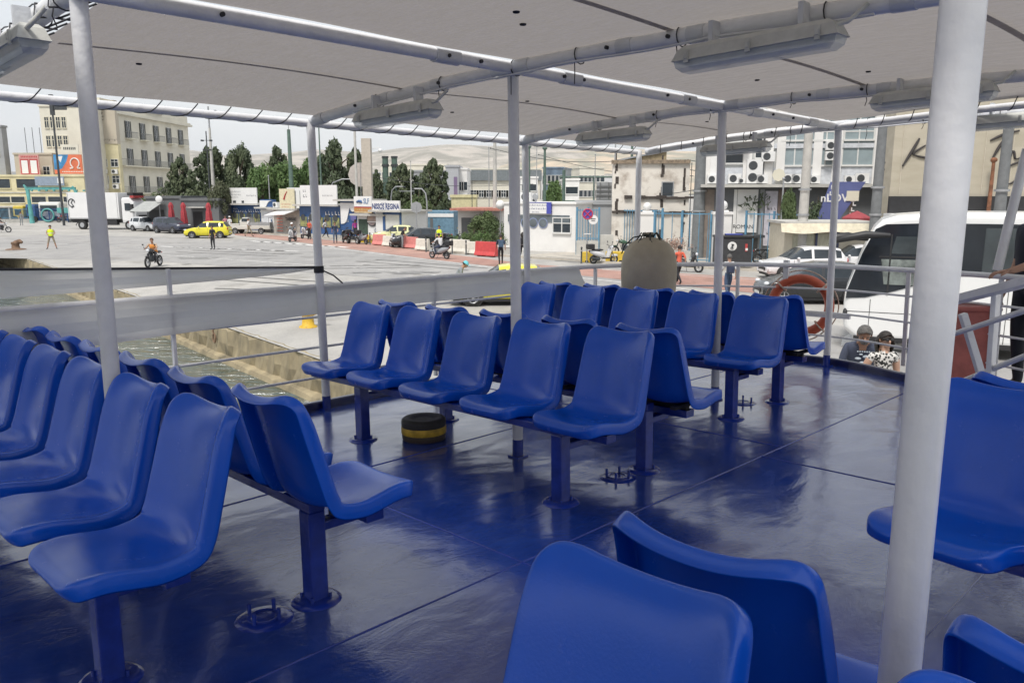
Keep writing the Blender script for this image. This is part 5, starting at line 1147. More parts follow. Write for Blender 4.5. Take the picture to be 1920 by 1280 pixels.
def wavy(t,w_,z0,z1,x0=0):   # the wave shaped white header on the blue kiosks
    pts=[(x0,z1)]+[(x0+w_*(1-k/10),z1-(z1-z0)*(.15+.75*(k/10)**.8) if False else z1) for k in (0,)]
    b=MB(); prof=[(x0+w_*k/12,z0+(z1-z0)*(1/(1+math.exp(-(k-7)*.9)))) for k in range(13)]
    poly=[(x0,z1),(x0+w_,z1)]+prof[::-1]; n=len(poly)
    b.add([(x,-.09,z) for x,z in poly]+[(x,-.02,z) for x,z in poly],[tuple(range(n)),tuple(range(2*n-1,n-1,-1))]+[(i,n+i,n+(i+1)%n,(i+1)%n) for i in range(n)]); b.build('header_board',signW,t)
# kiosk 1: blue glass kiosk with white board
t,w_,h=kiosk('blue glazed ticket kiosk under a white rooftop board, nearest the yellow taxi',432,486,384,line_D(440),blueP)
for k in range(4):
    x=w_*(k+.5)/4; MB().box(x-w_*.105,x+w_*.105,-.06,-.0,.9,h-.9).build('poster_window',posterm if k in(0,1,3) else mGlassM,t); MB().tube([(x,-.09,1.75),(x,-.06,1.75)],w_*.07,14).build('poster_disc',mDkSteel,t)
blurtext(t,[(w_*.08,h-.75,4,.2),(w_*.08,h-.45,4,.14),(w_*.33,h-.75,4,.2),(w_*.62,h-.72,6,.26)],signW,-.05)
MB().box(-.1,w_+.1,-.4,-.3,h+.17,h+1.75).build('rooftop_board',signW,t); b=MB(); blurtext(t,[(w_*.06,h+1.3,3,.12),(w_*.15,h+1.3,9,.13),(w_*.15,h+1.0,9,.13),(w_*.15,h+.75,7,.12),(w_*.68,h+.9,7,.16)],mat('grey_ink',(.2,.2,.22),.7),-.4)
MB().box(w_*.06,w_*.14,-.43,-.4,h+.22,h+.42).box(w_*.2,w_*.3,-.43,-.4,h+.22,h+.45).box(w_*.5,w_*.58,-.43,-.4,h+.22,h+.45).build('board_marks',mDkSteel,t)
# kiosk 1b: white with wave
t,w_,h=kiosk('white ticket kiosk with a blue wave header beside the first blue kiosk',487,511,391,line_D(500),signW); z1=at(500,374,line_D(500)).z
MB().box(-.0,w_+.1,-.02,.3,h-.1,z1).build('blue_header',blueP,t); wavy(t,w_*.95,h,z1-.1); MB().box(.3,w_-.2,-.05,0,.9,h-.3).build('notice_panel',mat('pale_notice',(.62,.63,.66),.6),t)
# small stall with cream sign
t,w_,h=kiosk('grey snack stall with a cream sign and white awning, covered in stickers',511,560,393,line_D(530),mat('sticker_covered_panel',(.42,.38,.33),.7,col2=(.26,.25,.24),scale=1.8))
D_=line_D(540); MB().box(w_*.42,w_*.98,-.5,-.4,h+.1,h+2.0).build('sign_board',mat('cream_sign_panel',(.60,.55,.38),.6),t); blurtext(t,[(w_*.5,h+.5,8,.12),(w_*.5,h+.25,8,.1)],redI,-.5)
MB().tube([(w_*.6,-.52,h+1.0),(w_*.65,-.52,h+1.4),(w_*.72,-.52,h+1.75)],[.1,.07,.03],6).build('sign_mark',redI,t)
MB().add([(w_*.25,-.05,h),(w_,-.05,h+.1),(w_*.9,-1.5,h-.35),(w_*.12,-1.5,h-.5),(w_*.25,-.05,h-.06),(w_,-.05,h+.04),(w_*.9,-1.5,h-.42),(w_*.12,-1.5,h-.57)],[(0,3,2,1),(4,5,6,7),(0,1,5,4),(1,2,6,5),(2,3,7,6),(3,0,4,7)]).build('awning',signW,t)
b=MB()
for k in range(7): b.box(w_*.12,w_*.34,-.04,0,.3+k*.3,.42+k*.3)
b.build('stickers',mat('sticker_pink',(.5,.2,.16),.6,var=.3),t); lettering('TABBAK',.42,mDkSteel,t,w_*.66,-.04,1.5,bold=.01); acunit(t,.3,.3,h+.2,.8)
t,w_,h=bld('cabin_stack','tall white shutters standing behind the snack stall',538,571,352,line_D(555)+3,FY,1.5,signW,cat='shutters',parapet=0)
for k in range(3): MB().box(w_*(.14+.3*k),w_*(.2+.3*k),-.04,0,.2,h-.3).build('gap',dgrey,t)
# kiosk 2
t,w_,h=kiosk('blue glazed ticket kiosk under a wide white board behind the second white pole',560,636,386,line_D(570),blueP)
for k in range(5):
    x=w_*(k+.5)/5; MB().box(x-w_*.085,x+w_*.085,-.06,-.0,.9,h-1.0).build('poster_window',posterm if k!=1 else greyb,t); MB().tube([(x,-.09,1.75),(x,-.06,1.75)],w_*.055,14).build('poster_disc',mDkSteel,t)
blurtext(t,[(w_*.3,h-.8,4,.2),(w_*.66,h-.8,6,.3)],signW,-.05); MB().box(.7,w_+.1,-.4,-.3,h+.17,h+1.9).build('rooftop_board',signW,t); blurtext(t,[(w_*.2,h+1.3,2,.2),(w_*.2,h+.8,2,.25),(w_*.68,h+.9,7,.14)],mat('grey_ink',(.2,.2,.22),.7),-.4)
# blue wave kiosk
t,w_,h=kiosk('royal blue kiosk side with a wave shaped header left of the white logo board',637,668,377,line_D(650),blueP); z1=h
wavy(t,w_*.8,h-2.0,h-.15,.1); MB().tube([(w_*.82,-.1,1.9),(w_*.82,-.05,1.9)],.36,16).build('blue_disc',mat('violet_disc',(.12,.12,.3),.6),t); MB().tube([(w_*.8,-.1,2.75),(w_*.8,-.05,2.75)],.36,16).build('white_disc',signW,t); blurtext(t,[(w_*.28,2.1,1,.3),(w_*.35,1.5,2,.16)],signW,-.04)
# SLF board kiosk
D_=line_D(690); t,w_,h=kiosk('kiosk with round windows below the white SLF board and orange lettering strip',668,721,404,D_,signW)
sx=w_*.62; z0=at(690,387,D_).z; z1=at(690,368,D_).z; zm=at(690,399,D_).z
MB().box(0,sx,-.32,-.2,z0,z1).build('logo_board',signW,t); lettering('SLF',.62,mat('steel_blue_ink',(.12,.2,.33),.6,var=0),t,sx*.72,-.33,(z0+z1)/2,xscale=.8,bold=.012)
MB().tube([(sx*.15,-.34,z1-.45),(sx*.3,-.34,z1-.42),(sx*.42,-.34,(z0+z1)/2),(sx*.5,-.34,z0+.3)],[.03,.12,.14,.02],6).tube([(sx*.18,-.34,z1-.5),(sx*.2,-.34,(z0+z1)/2-.1),(sx*.22,-.34,z0+.3)],[.06,.05,.02],6).build('swoosh',blueP,t)
MB().box(0,sx,-.30,-.2,zm,z0-.05).build('orange_strip',mat('sand_strip',(.50,.38,.22),.7),t); lettering('NISSOS RODINA',.42,mat('orange_ink',(.45,.2,.04),.6,var=0),t,sx*.5,-.31,(zm+z0)/2,xscale=.72,bold=.012); MB().box(0,sx,-.31,-.3,z0-.12,z0-.02).build('red_line',redI,t)
for x in (w_*.55,w_*.83):
    MB().tube([(x,-.08,1.8),(x,-.0,1.8)],.62,24).build('round_window_rim',mDkSteel,t); MB().tube([(x,-.1,1.8),(x,-.08,1.8)],.52,24).build('round_window',mat('round_poster',(.40,.30,.24),.7,col2=(.20,.17,.2),scale=1.5),t); MB().box(x-.5,x+.5,-.13,-.1,1.55,1.62).build('window_bar',signW,t)
MB().box(.2,w_*.38,-.05,0,.3,h-.3).build('side_opening',mat('dark_green_opening',(.04,.07,.05),.7),t)
# NISSOS REGINA kiosk
D_=line_D(728); t,w_,h=kiosk('kiosk with the white NISSOS REGINA board and a white roller door in a blue frame',703,752,397,D_,signW)
z0,z1=h+.1,at(728,376,D_).z; MB().box(-.1,w_+.1,-.32,-.2,z0,z1).build('name_board',signW,t); lettering('NISSOS REGINA',.62,navy,t,w_*.5,-.33,(z0+z1)/2-.08,xscale=.72,bold=.018); blurtext(t,[(w_*.36,z1-.25,6,.1),(w_*.26,z0+.06,11,.075)],navy,-.32)
MB().box(w_*.3,w_*.38,-.08,0,0,h).box(w_*.94,w_,-.08,0,0,h).box(w_*.3,w_,-.08,0,h-.2,h).build('blue_frame',blueP,t); MB().box(w_*.4,w_*.92,-.05,0,.1,h-.25).build('roller_door',mat('pale_roller',(.60,.60,.57),.6,var=.05),t)
# yellow base wall and blocks
def block(label,u,v,l,h,mt,deg=-36,group=None,name='barrier_block',cat='barrier',jersey=False):
    p=g(u,v); t=thing(name,label,cat,T(p.x,p.y,0,R(deg)),group)
    if jersey:
        rows=[[(x,s*w_,z) for z,w_ in ((0,.26),(.12,.25),(.2,.20),(h*.5,.13),(h,.10))] for x in (0,) for s in (1,)]
        prof=[(-.26,.06),(-.26,.14),(-.15,.34),(-.10,h),(.10,h),(.15,.34),(.26,.14),(.26,.06)]; n=8
        b=MB(); b.add([(-l/2,y,z) for y,z in prof]+[(l/2,y,z) for y,z in prof],[tuple(range(n)),tuple(range(2*n-1,n-1,-1))]+[(i,n+i,n+(i+1)%n,(i+1)%n) for i in range(n)]); b.build('shell',mt,t,bevel=.03)
        MB().box(-l*.35,-l*.15,-.2,.2,0,.08).box(l*.15,l*.35,-.2,.2,0,.08).build('feet',mBlk,t); MB().box(-l/2+.12,l/2-.12,-.125,.125,h*.55,h*.62).build('groove',mt,t)
    else: MB().box(-l/2,l/2,-.2,.2,0,h).build('block',mt,t,bevel=.04); MB().box(-l*.3,-l*.1,-.21,-.2,.02,.12).box(l*.1,l*.3,-.21,-.2,.02,.12).build('slot',mBlk,t)
    return t
block('yellow kerb block under the round windowed kiosk',703,456,3.4,.65,yelP)
G='plastic barriers along the road'
block('faded pink plastic barrier, left of the parked motorcycle rider',712,460,1.35,.85,pinkB,-40,G,jersey=True)
block('faded pink plastic barrier in front of the black saloon',771,466,1.35,.85,pinkB,-40,G,jersey=True)
block('pale plastic barrier left of the scooter with a standing owner',729,462,1.1,.8,whB,-40,G,jersey=True)
block('pale plastic barrier behind the riding scooter, left part',793,470,1.2,.85,whB,-40,G,jersey=True)
block('pale plastic barrier between the riding scooter and the red one',862,474,1.7,.9,whB,-38,G,jersey=True); block('pale plastic barrier touching the red one',884,477,.9,.85,whB,-38,G,jersey=True)
block('bright red plastic barrier left of the walker with a backpack',912,481,1.7,.95,redB,-38,G,jersey=True)
block('yellow concrete block beside the white moped at the no stopping sign',1108,492,1.0,.62,yelP,-20,'yellow blocks'); block('yellow concrete block right of the white moped',1158,491,1.4,.62,yelP,-20,'yellow blocks')
for u,v,l in ((694,459,'thin dark bollard by the first pink barrier'),(799,473,'thin dark bollard behind the riding scooter'),(848,476,'thin dark bollard between two pale barriers'),(874,478,'thin dark bollard beside the red barrier'),(861,470,'thin dark bollard near the yellow bin'),(1090,494,'thin dark bollard left of the no stopping sign')):
    p=g(u,v); t=thing('bollard',l,'bollard',T(p.x,p.y,0),'dark bollards along the road'); MB().lathe([(.07,0),(.05,.02),(.045,.85),(.06,.87),(.06,.93),(.02,.97),(0,.975)],12).build('shaft',mDkSteel,t); MB().lathe([(.047,.7),(.047,.78)],12).build('band',mSteel,t)
# ---- port office with round windows
D_=57.3; P,w_,h=site(945,1080,382,D_,math.atan2(-3.6,6.2)); t=thing('port_office','white port office with round windows and a blue ended sign','building',T(P.x,P.y,0,math.atan2(-3.6,6.2)))
MB().box(0,w_,0,5,0,h).build('wall',white,t); MB().box(-.08,w_+.08,-.1,5.1,h,h+.12).build('roof_edge',white,t); MB().box(.35,w_-.45,-.05,0,h-1.25,h-.75).build('strip_window',mGlassM,t)
for x in (.9,2.0,2.72,3.6):
    MB().tube([(x*w_/6.4,-.06,1.95),(x*w_/6.4,-.0,1.95)],.36,22).build('round_window_frame',mat('blue_grey_rim',(.2,.24,.38),.6),t); MB().tube([(x*w_/6.4,-.07,1.95),(x*w_/6.4,-.06,1.95)],.30,22).build('round_window',mGlassM,t)
windows(t,[w_*.82],[1.35],1.3,.95,'x')
MB().box(w_*.30,w_*.685,-.16,-.04,h-.65,h+.12).build('sign_board',signW,t); MB().box(w_*.30,w_*.34,-.18,-.03,h-.66,h+.13).box(w_*.62,w_*.685,-.18,-.03,h-.66,h+.13).box(w_*.34,w_*.62,-.18,-.16,h+.08,h+.13).build('sign_ends',mat('violet_blue',(.06,.07,.35),.6),t)
blurtext(t,[(w_*.355,h-.12,12,.09),(w_*.355,h-.36,12,.095),(w_*.42,h-.58,6,.07)],navy,-.16)
acunit(t,.8,2,h+.15,1); MB().tube([(2.0,1,h),(2.0,1,h+.6)],.04,6).ball((2.0,1,h+.5),(.25,.05,.25),10).build('dish',mSteel,t)
t,w_,h=bld('grey_annex','plain grey wall section joined to the right of the port office',1081,1150,383,57,R(-8),4,greyb); MB().box(.6,w_*.35,-.05,0,1.0,2.2).build('shutter',mSteel,t)
t=fence('tall light blue fence panel on a low concrete wall right of the port office',1081,478,1122,479,3.0,skyP,wall=.95,step=.18); t=fence('tall light blue fence behind the parked motorcycles',1155,470,1240,474,2.9,skyP,step=.2); t=fence('blue tube fence between the two white gate pillars',1225,488,1330,493,2.9,skyP,step=.55); t=fence('pale blue fence around the parked cars near the hut',1395,492,1500,498,2.9,skyP,step=.45)
t,w_,h=bld('low_wall','grey concrete low wall under the hedge fence',1120,1152,440,52,R(-8),.4,mConc,cat='wall',parapet=0)
# pillars with globe lamps
for u,v,vt,l in ((1211,478,402,'white gate pillar topped by a globe lamp, behind the canvas covered gear'),(1350,496,402,'white gate pillar topped by a globe lamp, beside the black bin')):
    p=g(u,v); D_=p.y; hh=at(u,vt,D_).z; t=thing('gate_pillar',l,'pillar',T(p.x,p.y,0,R(-8)),'white gate pillars'); MB().box(-.48,.48,-.45,.45,0,hh).build('shaft',white,t); MB().box(-.56,.56,-.52,.52,hh,hh+.14).box(-.3,.3,-.3,.3,hh+.14,hh+.24).build('cap',white,t); MB().ball((0,0,hh+.5),.27,18).build('globe_lamp',signW,t)
t,h=pole('globe lamp left of the port office',938,384,58,.05,mSteel,'globe_lamp','lamp post'); MB().ball((0,0,h),.32,18).build('globe',signW,t)
# ---- poles and masts
def heads(t,h,n,s=.35): 
    for k in range(n): MB().box(-s*1.6+k*s*3.2/max(1,n-1)-.12,-s*1.6+k*s*3.2/max(1,n-1)+.12,-.15,.15,h-.1,h+.08).build('lamp_head',mDkSteel,t)
    MB().box(-s*1.8,s*1.8,-.05,.05,h-.02,h+.03).build('cross_arm',mDkSteel,t)
t,h=pole('very tall pale light mast with a ring of floodlights, between the hotel and the pines',401,240,95,.28,mConc,'light_mast','lamp post',r2=.12); MB().tube([(0,0,h),(0,0,h+2.4)],.1,8).build('top_shaft',mSteel,t); heads(t,h+1.9,2,.5)
t,h=pole('steel camera mast in front of the tall light mast',394,246,90,.10,mDkSteel,'light_mast','lamp post'); heads(t,h-1.0,2,.3); heads(t,h-2.0,2,.2)
t,h=pole('green and grey chimney like post above the kiosks, with a small aerial',547,243,82,.28,mGreenP,'tall_post','post',r2=.16); MB().tube([(0,0,h),(0,0,h+1)],.04,6).tube([(0,0,h-9.5),(.9,0,h-9.8)],.03,5).build('aerial',mSteel,t)
t,h=pole('dark lamp post with twin heads right of the second white pole',603,236,80,.10,mGreenP,'lamp_post'); heads(t,h,2,.25)
pole('slim white flagpole like post behind the logo board',669,225,77,.13,mConc,'tall_post','post',r2=.11)
t,h=pole('square beige concrete column behind the logo board, with a camera',690,260,78,.02,mConc,'concrete_column','column'); MB().box(-.43,.43,-.43,.43,0,h).build('column',mat('beige_concrete',(.47,.42,.36),.9,var=.08),t); MB().tube([(.4,0,h-1),(1.3,0,h-.8)],.03,6).ball((1.3,0,h-1.1),.2,10).build('camera',signW,t)
for u,l in ((724,'left one of the two dark green chimney posts'),(741,'right one of the two dark green chimney posts')):
    t,h=pole(l,u,293,95,.36,mGreenP,'chimney_post','post',r2=.34,group='dark green chimney posts'); MB().lathe([(.42,h-1.2),(.42,h-.9)],14).lathe([(.4,h-.2),(.4,h)],14).build('collar',mDkSteel,t)
for u,vt,D_,r,l,mt in ((771,302,75,.07,'thin white post with a cross arm before the dark trees',mConc),(917,276,70,.05,'thin steel post left of the port office sign',mSteel),(928,262,66,.22,'thick pale concrete lamp column left of the port office',mConc),(1006,262,60,.04,'thin wire post above the port office',mSteel),(992,275,75,.16,'dark green post above the port office, left one',mGreenP),(1021,278,75,.18,'dark green post above the port office, right one',mGreenP),(1152,262,58,.09,'slim pale lamp post at the grey annex',mSteel),(1183,270,62,.16,'dark leaning post before the ruined wall',mGreenP),(1295,306,60,.04,'thin rusty post near the ruined wall',mDkSteel),(1115,290,64,.05,'thin aerial post above the grey annex',mSteel),(505,330,81,.07,'short pale lamp post above the wave kiosk',mSteel),(885,342,72,.05,'short dark post before the red roofed stalls',mDkSteel),(1420,385,50,.04,'thin pale post before the plant shop',mSteel),(1468,335,44,.07,'pale street lamp column left of the big concrete column',mSteel),(1857,300,40,.13,'rusty lattice post before the mesh covered building',mat('rusty_steel',(.20,.09,.05),.9,var=.4))):
    t,h=pole(l,u,vt,D_,r,mt,'post','post')
    MB().ball((0,0,h),(r*1.3,r*1.3,r),8).build('cap',mt,t)
    if u==771: MB().box(-1.1,.3,-.03,.03,h*.6,h*.6+.06).build('cross_arm',mSteel,t)
for u,D_,vt,l in ((1312,50,275,'thick grey concrete column left of the third deck pole'),(1352,52,300,'thick grey concrete column just behind the third deck pole'),(1645,38,238,'dark green utility column at the left edge of the mesh covered building'),(1878,34,235,'thick grey column before the cursive lettering'),(1509,40,250,'tall pale column rising over the cream hut')):
    t,h=pole(l,u,vt,D_,.40 if u<1400 else .26,mat('grey_column_%d'%(u<1500),(.16,.17,.175) if u!=1509 else (.42,.43,.43),.85,var=.12) if u!=1509 else mConc,'utility_column','column',r2=.32 if u<1400 else .2,group='thick utility columns'); MB().lathe([(.45 if u<1400 else .3,h*.6),(.45 if u<1400 else .3,h*.6+.1)],14).lathe([(.43 if u<1400 else .28,h*.42),(.43 if u<1400 else .28,h*.42+.1)],14).build('band',mSteel,t)
# curved road lamps
for u,v,D_,w_,l in ((619,336,82,3.2,'curved lamp arm sweeping right above the wave kiosk'),(733,350,80,1.2,'small curved lamp above the white name board'),(800,354,66,-1.0,'small lamp over the black saloon')):
    P=at(u,362,D_); h=at(u,v,D_).z; t=thing('street_lamp',l,'lamp post',T(P.x,P.y,0),'curved street lamps'); MB().tube([(0,0,0),(0,0,h-1),(w_*.1,0,h-.35),(w_*.4,0,h),(w_,0,h)],.06,8).build('shaft',mSteel,t); MB().box(min(w_,w_*1.2),max(w_,w_*1.2),-.15,.15,h-.08,h+.04).build('lamp_head',mDkSteel,t)
# road signs
p=g(1100,494); t=thing('road_sign','no stopping sign with a second round white sign on one post','sign',T(p.x,p.y,0)); h=at(1100,398,p.y).z
MB().tube([(0,0,0),(0,0,h)],.035,8).build('post',mSteel,t); MB().tube([(0,-.05,h-.1),(0,-.03,h-.1)],.30,22).build('disc',mat('sign_blue',(.10,.07,.35),.5,var=0),t)
MB().tube([(.28*math.cos(a),-.06,h-.1+.28*math.sin(a)) for a in [i*2*PI/22 for i in range(22)]],.035,6,closed=True).tube([(-.2,-.06,h+.1),(.2,-.06,h-.3)],.03,5).tube([(.2,-.06,h+.1),(-.2,-.06,h-.3)],.03,5).build('red_cross',mat('sign_red',(.5,.03,.08),.5,var=0),t)
MB().tube([(.33,-.05,h-.42),(.33,-.03,h-.42)],.27,22).build('white_disc',signW,t); MB().box(.2,.46,-.058,-.05,h-.40,h-.35).box(.22,.44,-.058,-.05,h-.5,h-.46).build('disc_marks',mDkSteel,t); MB().box(-.2,.2,-.05,-.03,h-1.25,h-1.2).build('plate',signW,t)
t,h=pole('octagonal road sign seen from behind by the black saloon',780,384,62,.04,mSteel,'road_sign','sign'); MB().tube([(0,0,h-.2),(0,.03,h-.2)],.45,8).build('plate',mSteel,t)
t,h=pole('large grey octagonal plate on the slim white post',677,304,79,.05,mSteel,'sign_plate','sign'); MB().tube([(0,0,h-1.2),(0,.06,h-1.2)],1.2,10).build('plate',mat('weathered_plate',(.45,.41,.38),.8),t)
# yellow bin / recycling bell
p=g(849,446); t=thing('recycling_bin','yellow bell shaped recycling bin by the planted bed','bin',T(p.x,p.y,0)); MB().lathe([(.35,0),(.42,.2),(.44,.9),(.42,1.4),(.3,1.75),(.1,1.9),(0,1.92)],20).build('shell',yelP,t); MB().box(-.15,.15,-.45,-.3,.2,1.0).build('opening',mat('brown_mark',(.15,.07,.02),.7),t)
p=g(1371,503); t=thing('waste_container','black waste container with a round white emblem and a red and white mark','bin',T(p.x,p.y,0,R(-5))); MB().box(-.95,.95,-.5,.5,.15,1.65).build('body',mat('charcoal_container',(.035,.036,.04),.6,var=.2),t,bevel=.05); MB().box(-1.0,1.0,-.55,.55,1.65,1.78).build('lid',mBlk,t,bevel=.03)
MB().tube([(-.1,-.53,1.22),(-.1,-.50,1.22)],.24,20).build('round_emblem',signW,t); MB().box(.58,.70,-.52,-.50,.95,1.35).build('red_mark',redI,t); MB().box(.60,.72,-.525,-.515,1.0,1.12).build('white_mark',signW,t); MB().tube([(-.12,-.54,1.1),(-.1,-.54,1.22),(-.08,-.54,1.34)],[.1,.04,.08],6).build('emblem_bird',mDkSteel,t); MB().box(-.4,.5,-.3,.3,1.79,1.86).build('blue_bag',mat('blue_bag',(.05,.07,.3),.5),t,bevel=.03)
# ---- mid distance blocks
t,w_,h=bld('slab_block','plain pale grey slab block right of the dark pines',836,860,313,118,0,9,mat('pale_grey_slab',(.36,.37,.39),.8,var=.05))
t,w_,h=bld('white_block','white stepped apartment block beside the grey slab',860,876,318,120,0,10,white); windows(t,[w_*.25,w_*.7],[h-3,h-6,h-9,h-12],.8,1.2,'p')
t,w_,h=bld('terminal_building','long low pale terminal with a dark roof band behind the port office',876,1012,318,135,0,10,cream2); MB().box(-.3,w_+.3,-.4,10,h-1.8,h-.1).build('roof_band',mat('dark_roof_band',(.16,.18,.19),.7),t); windows(t,lin(.5,w_-.5,9),[h-4.5,h-7.5],1.6,1.1,'x')
t,w_,h=bld('glass_block','blue grey glass office block behind the green post',1018,1056,316,140,R(-12),10,mat('blue_grey_glass',(.14,.19,.25),.3,var=.3,scale=.6)); windows(t,lin(0,w_,5),[h-2.6,h-5.2,h-7.8],.8,1.4,'p',gm=mGlassD); 
t,w_,h=bld('striped_block','white balconied block with dark horizontal bands, left of the green bush',976,1008,334,118,0,9,white); windows(t,[w_*.5],[h-1.8-2.1*k for k in range(6)],w_*.85,.9,'p')
t,w_,h=bld('striped_block','white balconied block with dark bands inside the steel frames',1058,1086,338,110,0,9,white); windows(t,[w_*.5],[h-1.8-2.2*k for k in range(5)],w_*.8,.9,'p')
t,w_,h=bld('apartment_block','cream apartment block with tiny windows behind the corrugated box',1086,1132,315,150,R(10),12,cream2); windows(t,lin(0,w_,6),[h-2.5-2.7*k for k in range(6)],.9,1.1,'p')
t,w_,h=bld('apartment_block','dark grey framed building shell behind the two pines',775,836,322,125,0,9,greyb); windows(t,lin(0,w_,4),[h-3-3.1*k for k in range(4)],1.6,1.6,'x',gm=mGlassD)
t,w_,h=bld('apartment_block','cream block peeping over the dark pines',716,838,310,150,0,9,cream2); windows(t,lin(0,w_,9),[h-2.5,h-5.4,h-8.3],1.0,1.2,'p')
t,w_,h=bld('corrugated_tower','corrugated grey cooling box on the grey annex roof',1118,1150,342,66,R(-8),3,mSteel,cat='cooling unit',parapet=0)
b=MB()
for k in range(9): b.box(0,w_,-.06,0,h-3.3+k*.36,h-3.15+k*.36)
b.box(w_*.2,w_*.24,-.1,0,0,h).box(w_*.7,w_*.74,-.1,0,0,h).build('louvres',dgrey,t)
P=at(1057,362,70); t=thing('steel_frame','dark green steel frame standing above the port office roof','steel frame',T(P.x,P.y,0)); h=at(0,332,70).z; w_=1.45*4*.9
MB().tube([(0,0,0),(0,0,h+.6)],.14,8).tube([(w_,0,0),(w_,0,h+.6)],.14,8).tube([(w_*.5,0,0),(w_*.5,0,h)],.07,8).tube([(-.4,0,h),(w_+.6,0,h)],.07,8).tube([(0,0,h*.62),(w_,0,h*.62)],.06,8).build('members',mGreenP,t); MB().box(-.2,.2,-.2,.2,0,.1).build('base_plate',mSteel,t)
t,w_,h=bld('market_stalls','low pink roofed market stalls behind the planted bed',858,940,392,66,R(-10),4,white,cat='stalls',parapet=0); MB().box(-.3,w_+.3,-1.5,4,h-.1,h+.1).build('roof',mat('pink_tile',(.40,.17,.13),.8,var=.2),t); MB().box(.3,w_-.3,-.05,0,.6,h-.7).build('openings',dgrey,t)
t,w_,h=bld('yellow_hut','small yellow hut with a violet vent above the red roofed stalls',846,892,370,80,0,4,mat('pale_yellow_render',(.55,.50,.30),.9)); MB().box(w_*.1,w_*.24,.3,.8,h,h+2).build('vent',mat('violet_tank',(.18,.13,.22),.6),t)
t,w_,h=bld('blue_container','long blue grey container hall behind the black saloon',753,850,396,72,R(-10),5,mat('container_blue',(.12,.22,.30),.7,var=.2),cat='container',parapet=0); MB().box(0,w_,-.05,0,h-.5,h-.2).build('white_band',signW,t); MB().box(w_*.55,w_*.6,-.06,0,h*.4,h*.75).box(w_*.1,w_*.4,-.06,0,.6,h*.6).build('doors',dgrey,t)
# ruined white building
mRuin=mat('peeling_white_wall',(.68,.64,.58),.95,col2=(.40,.35,.30),scale=.9,bump=.5,bscale=3,detail=9,ramp=(.33,.5))
t,w_,h=bld('ruined_building','peeling white ruined facade with dark ledges behind the gate pillars',1148,1292,303,56,R(-6),2,mRuin,parapet=0)
class Each:
    def __init__(s,nm,mt,par): s.a=(nm,mt,par)
    def __getattr__(s,k):
        def f(*a,**kw): o=MB(); getattr(o,k)(*a,**kw); o.build(*s.a); return s
        return f
b=Each('grime_ledge',mat('dark_grime',(.06,.05,.045),.95,var=.4,scale=8),t)
for k,zq in enumerate((.60,.44)):
    x=0
    while x<w_:
        l=random.uniform(.2,.9)
        if random.random()<.8: b.box(x,x+l,-.14-.05*random.random(),0,h*zq-.05-.06*random.random(),h*zq+.16*random.random()+.02)
        x+=l*.97
for x in (w_*.04,w_*.31,w_*.62,w_*.93):
    z=0
    while z<h:
        l=random.uniform(.15,.7); o_=random.uniform(-.08,.08)
        if random.random()<.62: b.box(x+o_,x+o_+.08+.16*random.random(),-.03,0,z,z+l)
        z+=l
MB().box(-.1,w_,-.2,.3,h-.15,h+.1).build('cornice',mat('brown_brick_top',(.24,.19,.14),.95,var=.4,scale=5),t)
windows(t,[w_*.72],[h*.62],.7,.9,'p',fm=mSteel)
P=at(1156,362,62); t=thing('gabled_shed','tan brick gable behind the ruined facade','building',T(P.x,P.y,0,R(-6))); wg=(at(1246,362,62)-P).x; z0=at(0,304,62).z; z1=at(0,284,62).z
MB().add([(0,0,0),(wg,0,0),(wg,0,z1),(0,0,z0),(0,6,0),(wg,6,0),(wg,6,z1),(0,6,z0)],[(0,1,2,3),(4,7,6,5),(0,4,5,1),(1,5,6,2),(2,6,7,3),(3,7,4,0)]).build('wall',mat('tan_brick',(.30,.24,.15),.95,var=.25,scale=5),t); MB().add([(-.2,-.2,z0+.02),(wg+.1,-.2,z1+.02),(wg+.1,6.2,z1+.02),(-.2,6.2,z0+.02),(-.2,-.2,z0+.14),(wg+.1,-.2,z1+.14),(wg+.1,6.2,z1+.14),(-.2,6.2,z0+.14)],[(0,3,2,1),(4,5,6,7),(0,1,5,4),(1,2,6,5),(2,3,7,6),(3,0,4,7)]).build('roof',greyb,t)
# grey building with air conditioners
D_=50; t,w_,h=bld('grey_building','pale grey two storey building hung with air conditioners above dark shops',1318,1662,196,D_,R(-9),3,mat('pale_grey_render',(.52,.53,.52),.85,var=.07,scale=.6))
zl=at(1400,346,D_).z; MB().box(-.2,w_,-.9,0,zl-.18,zl).build('ledge',mConc,t); MB().box(0,w_,-.06,0,0,zl-.2).build('shopfront',dgrey,t)
q=lambda u: (u-1318)/(1662-1318)*w_
for u in (1322,1400,1440,1462,1530,1566,1640): MB().box(q(u)-.25,q(u)+.25,-.16,0,zl,h).build('pilaster',white,t)
zu=at(1400,275,D_).z
MB().box(0,w_,-.12,0,zu-.15,zu+.12).box(0,w_,-.05,0,zl+.02,zl+1.0).build('string_course',mat('pale_band',(.52,.54,.57),.8),t)
gl2=mat('pale_blue_window',(.28,.34,.36),.25,var=.15,scale=.6)
windows(t,[q(1488),q(1545),q(1604)],[zl+1.15],1.7,1.9,'x',gm=gl2); windows(t,[q(1488),q(1545),q(1604)],[zu+.35],1.6,1.3,'x',gm=gl2,y=-.03); windows(t,[q(1427)],[zl+1.6],.75,1.2,'x'); windows(t,[q(1375)],[zl+1.3],1.0,.9,'p')
MB().box(q(1345),q(1400),-.7,-.02,zl+2.25,zl+2.45).build('small_awning',mConc,t); MB().box(q(1329),q(1348),-.3,-.05,zl+.4,zl+2.4).build('white_box',signW,t)
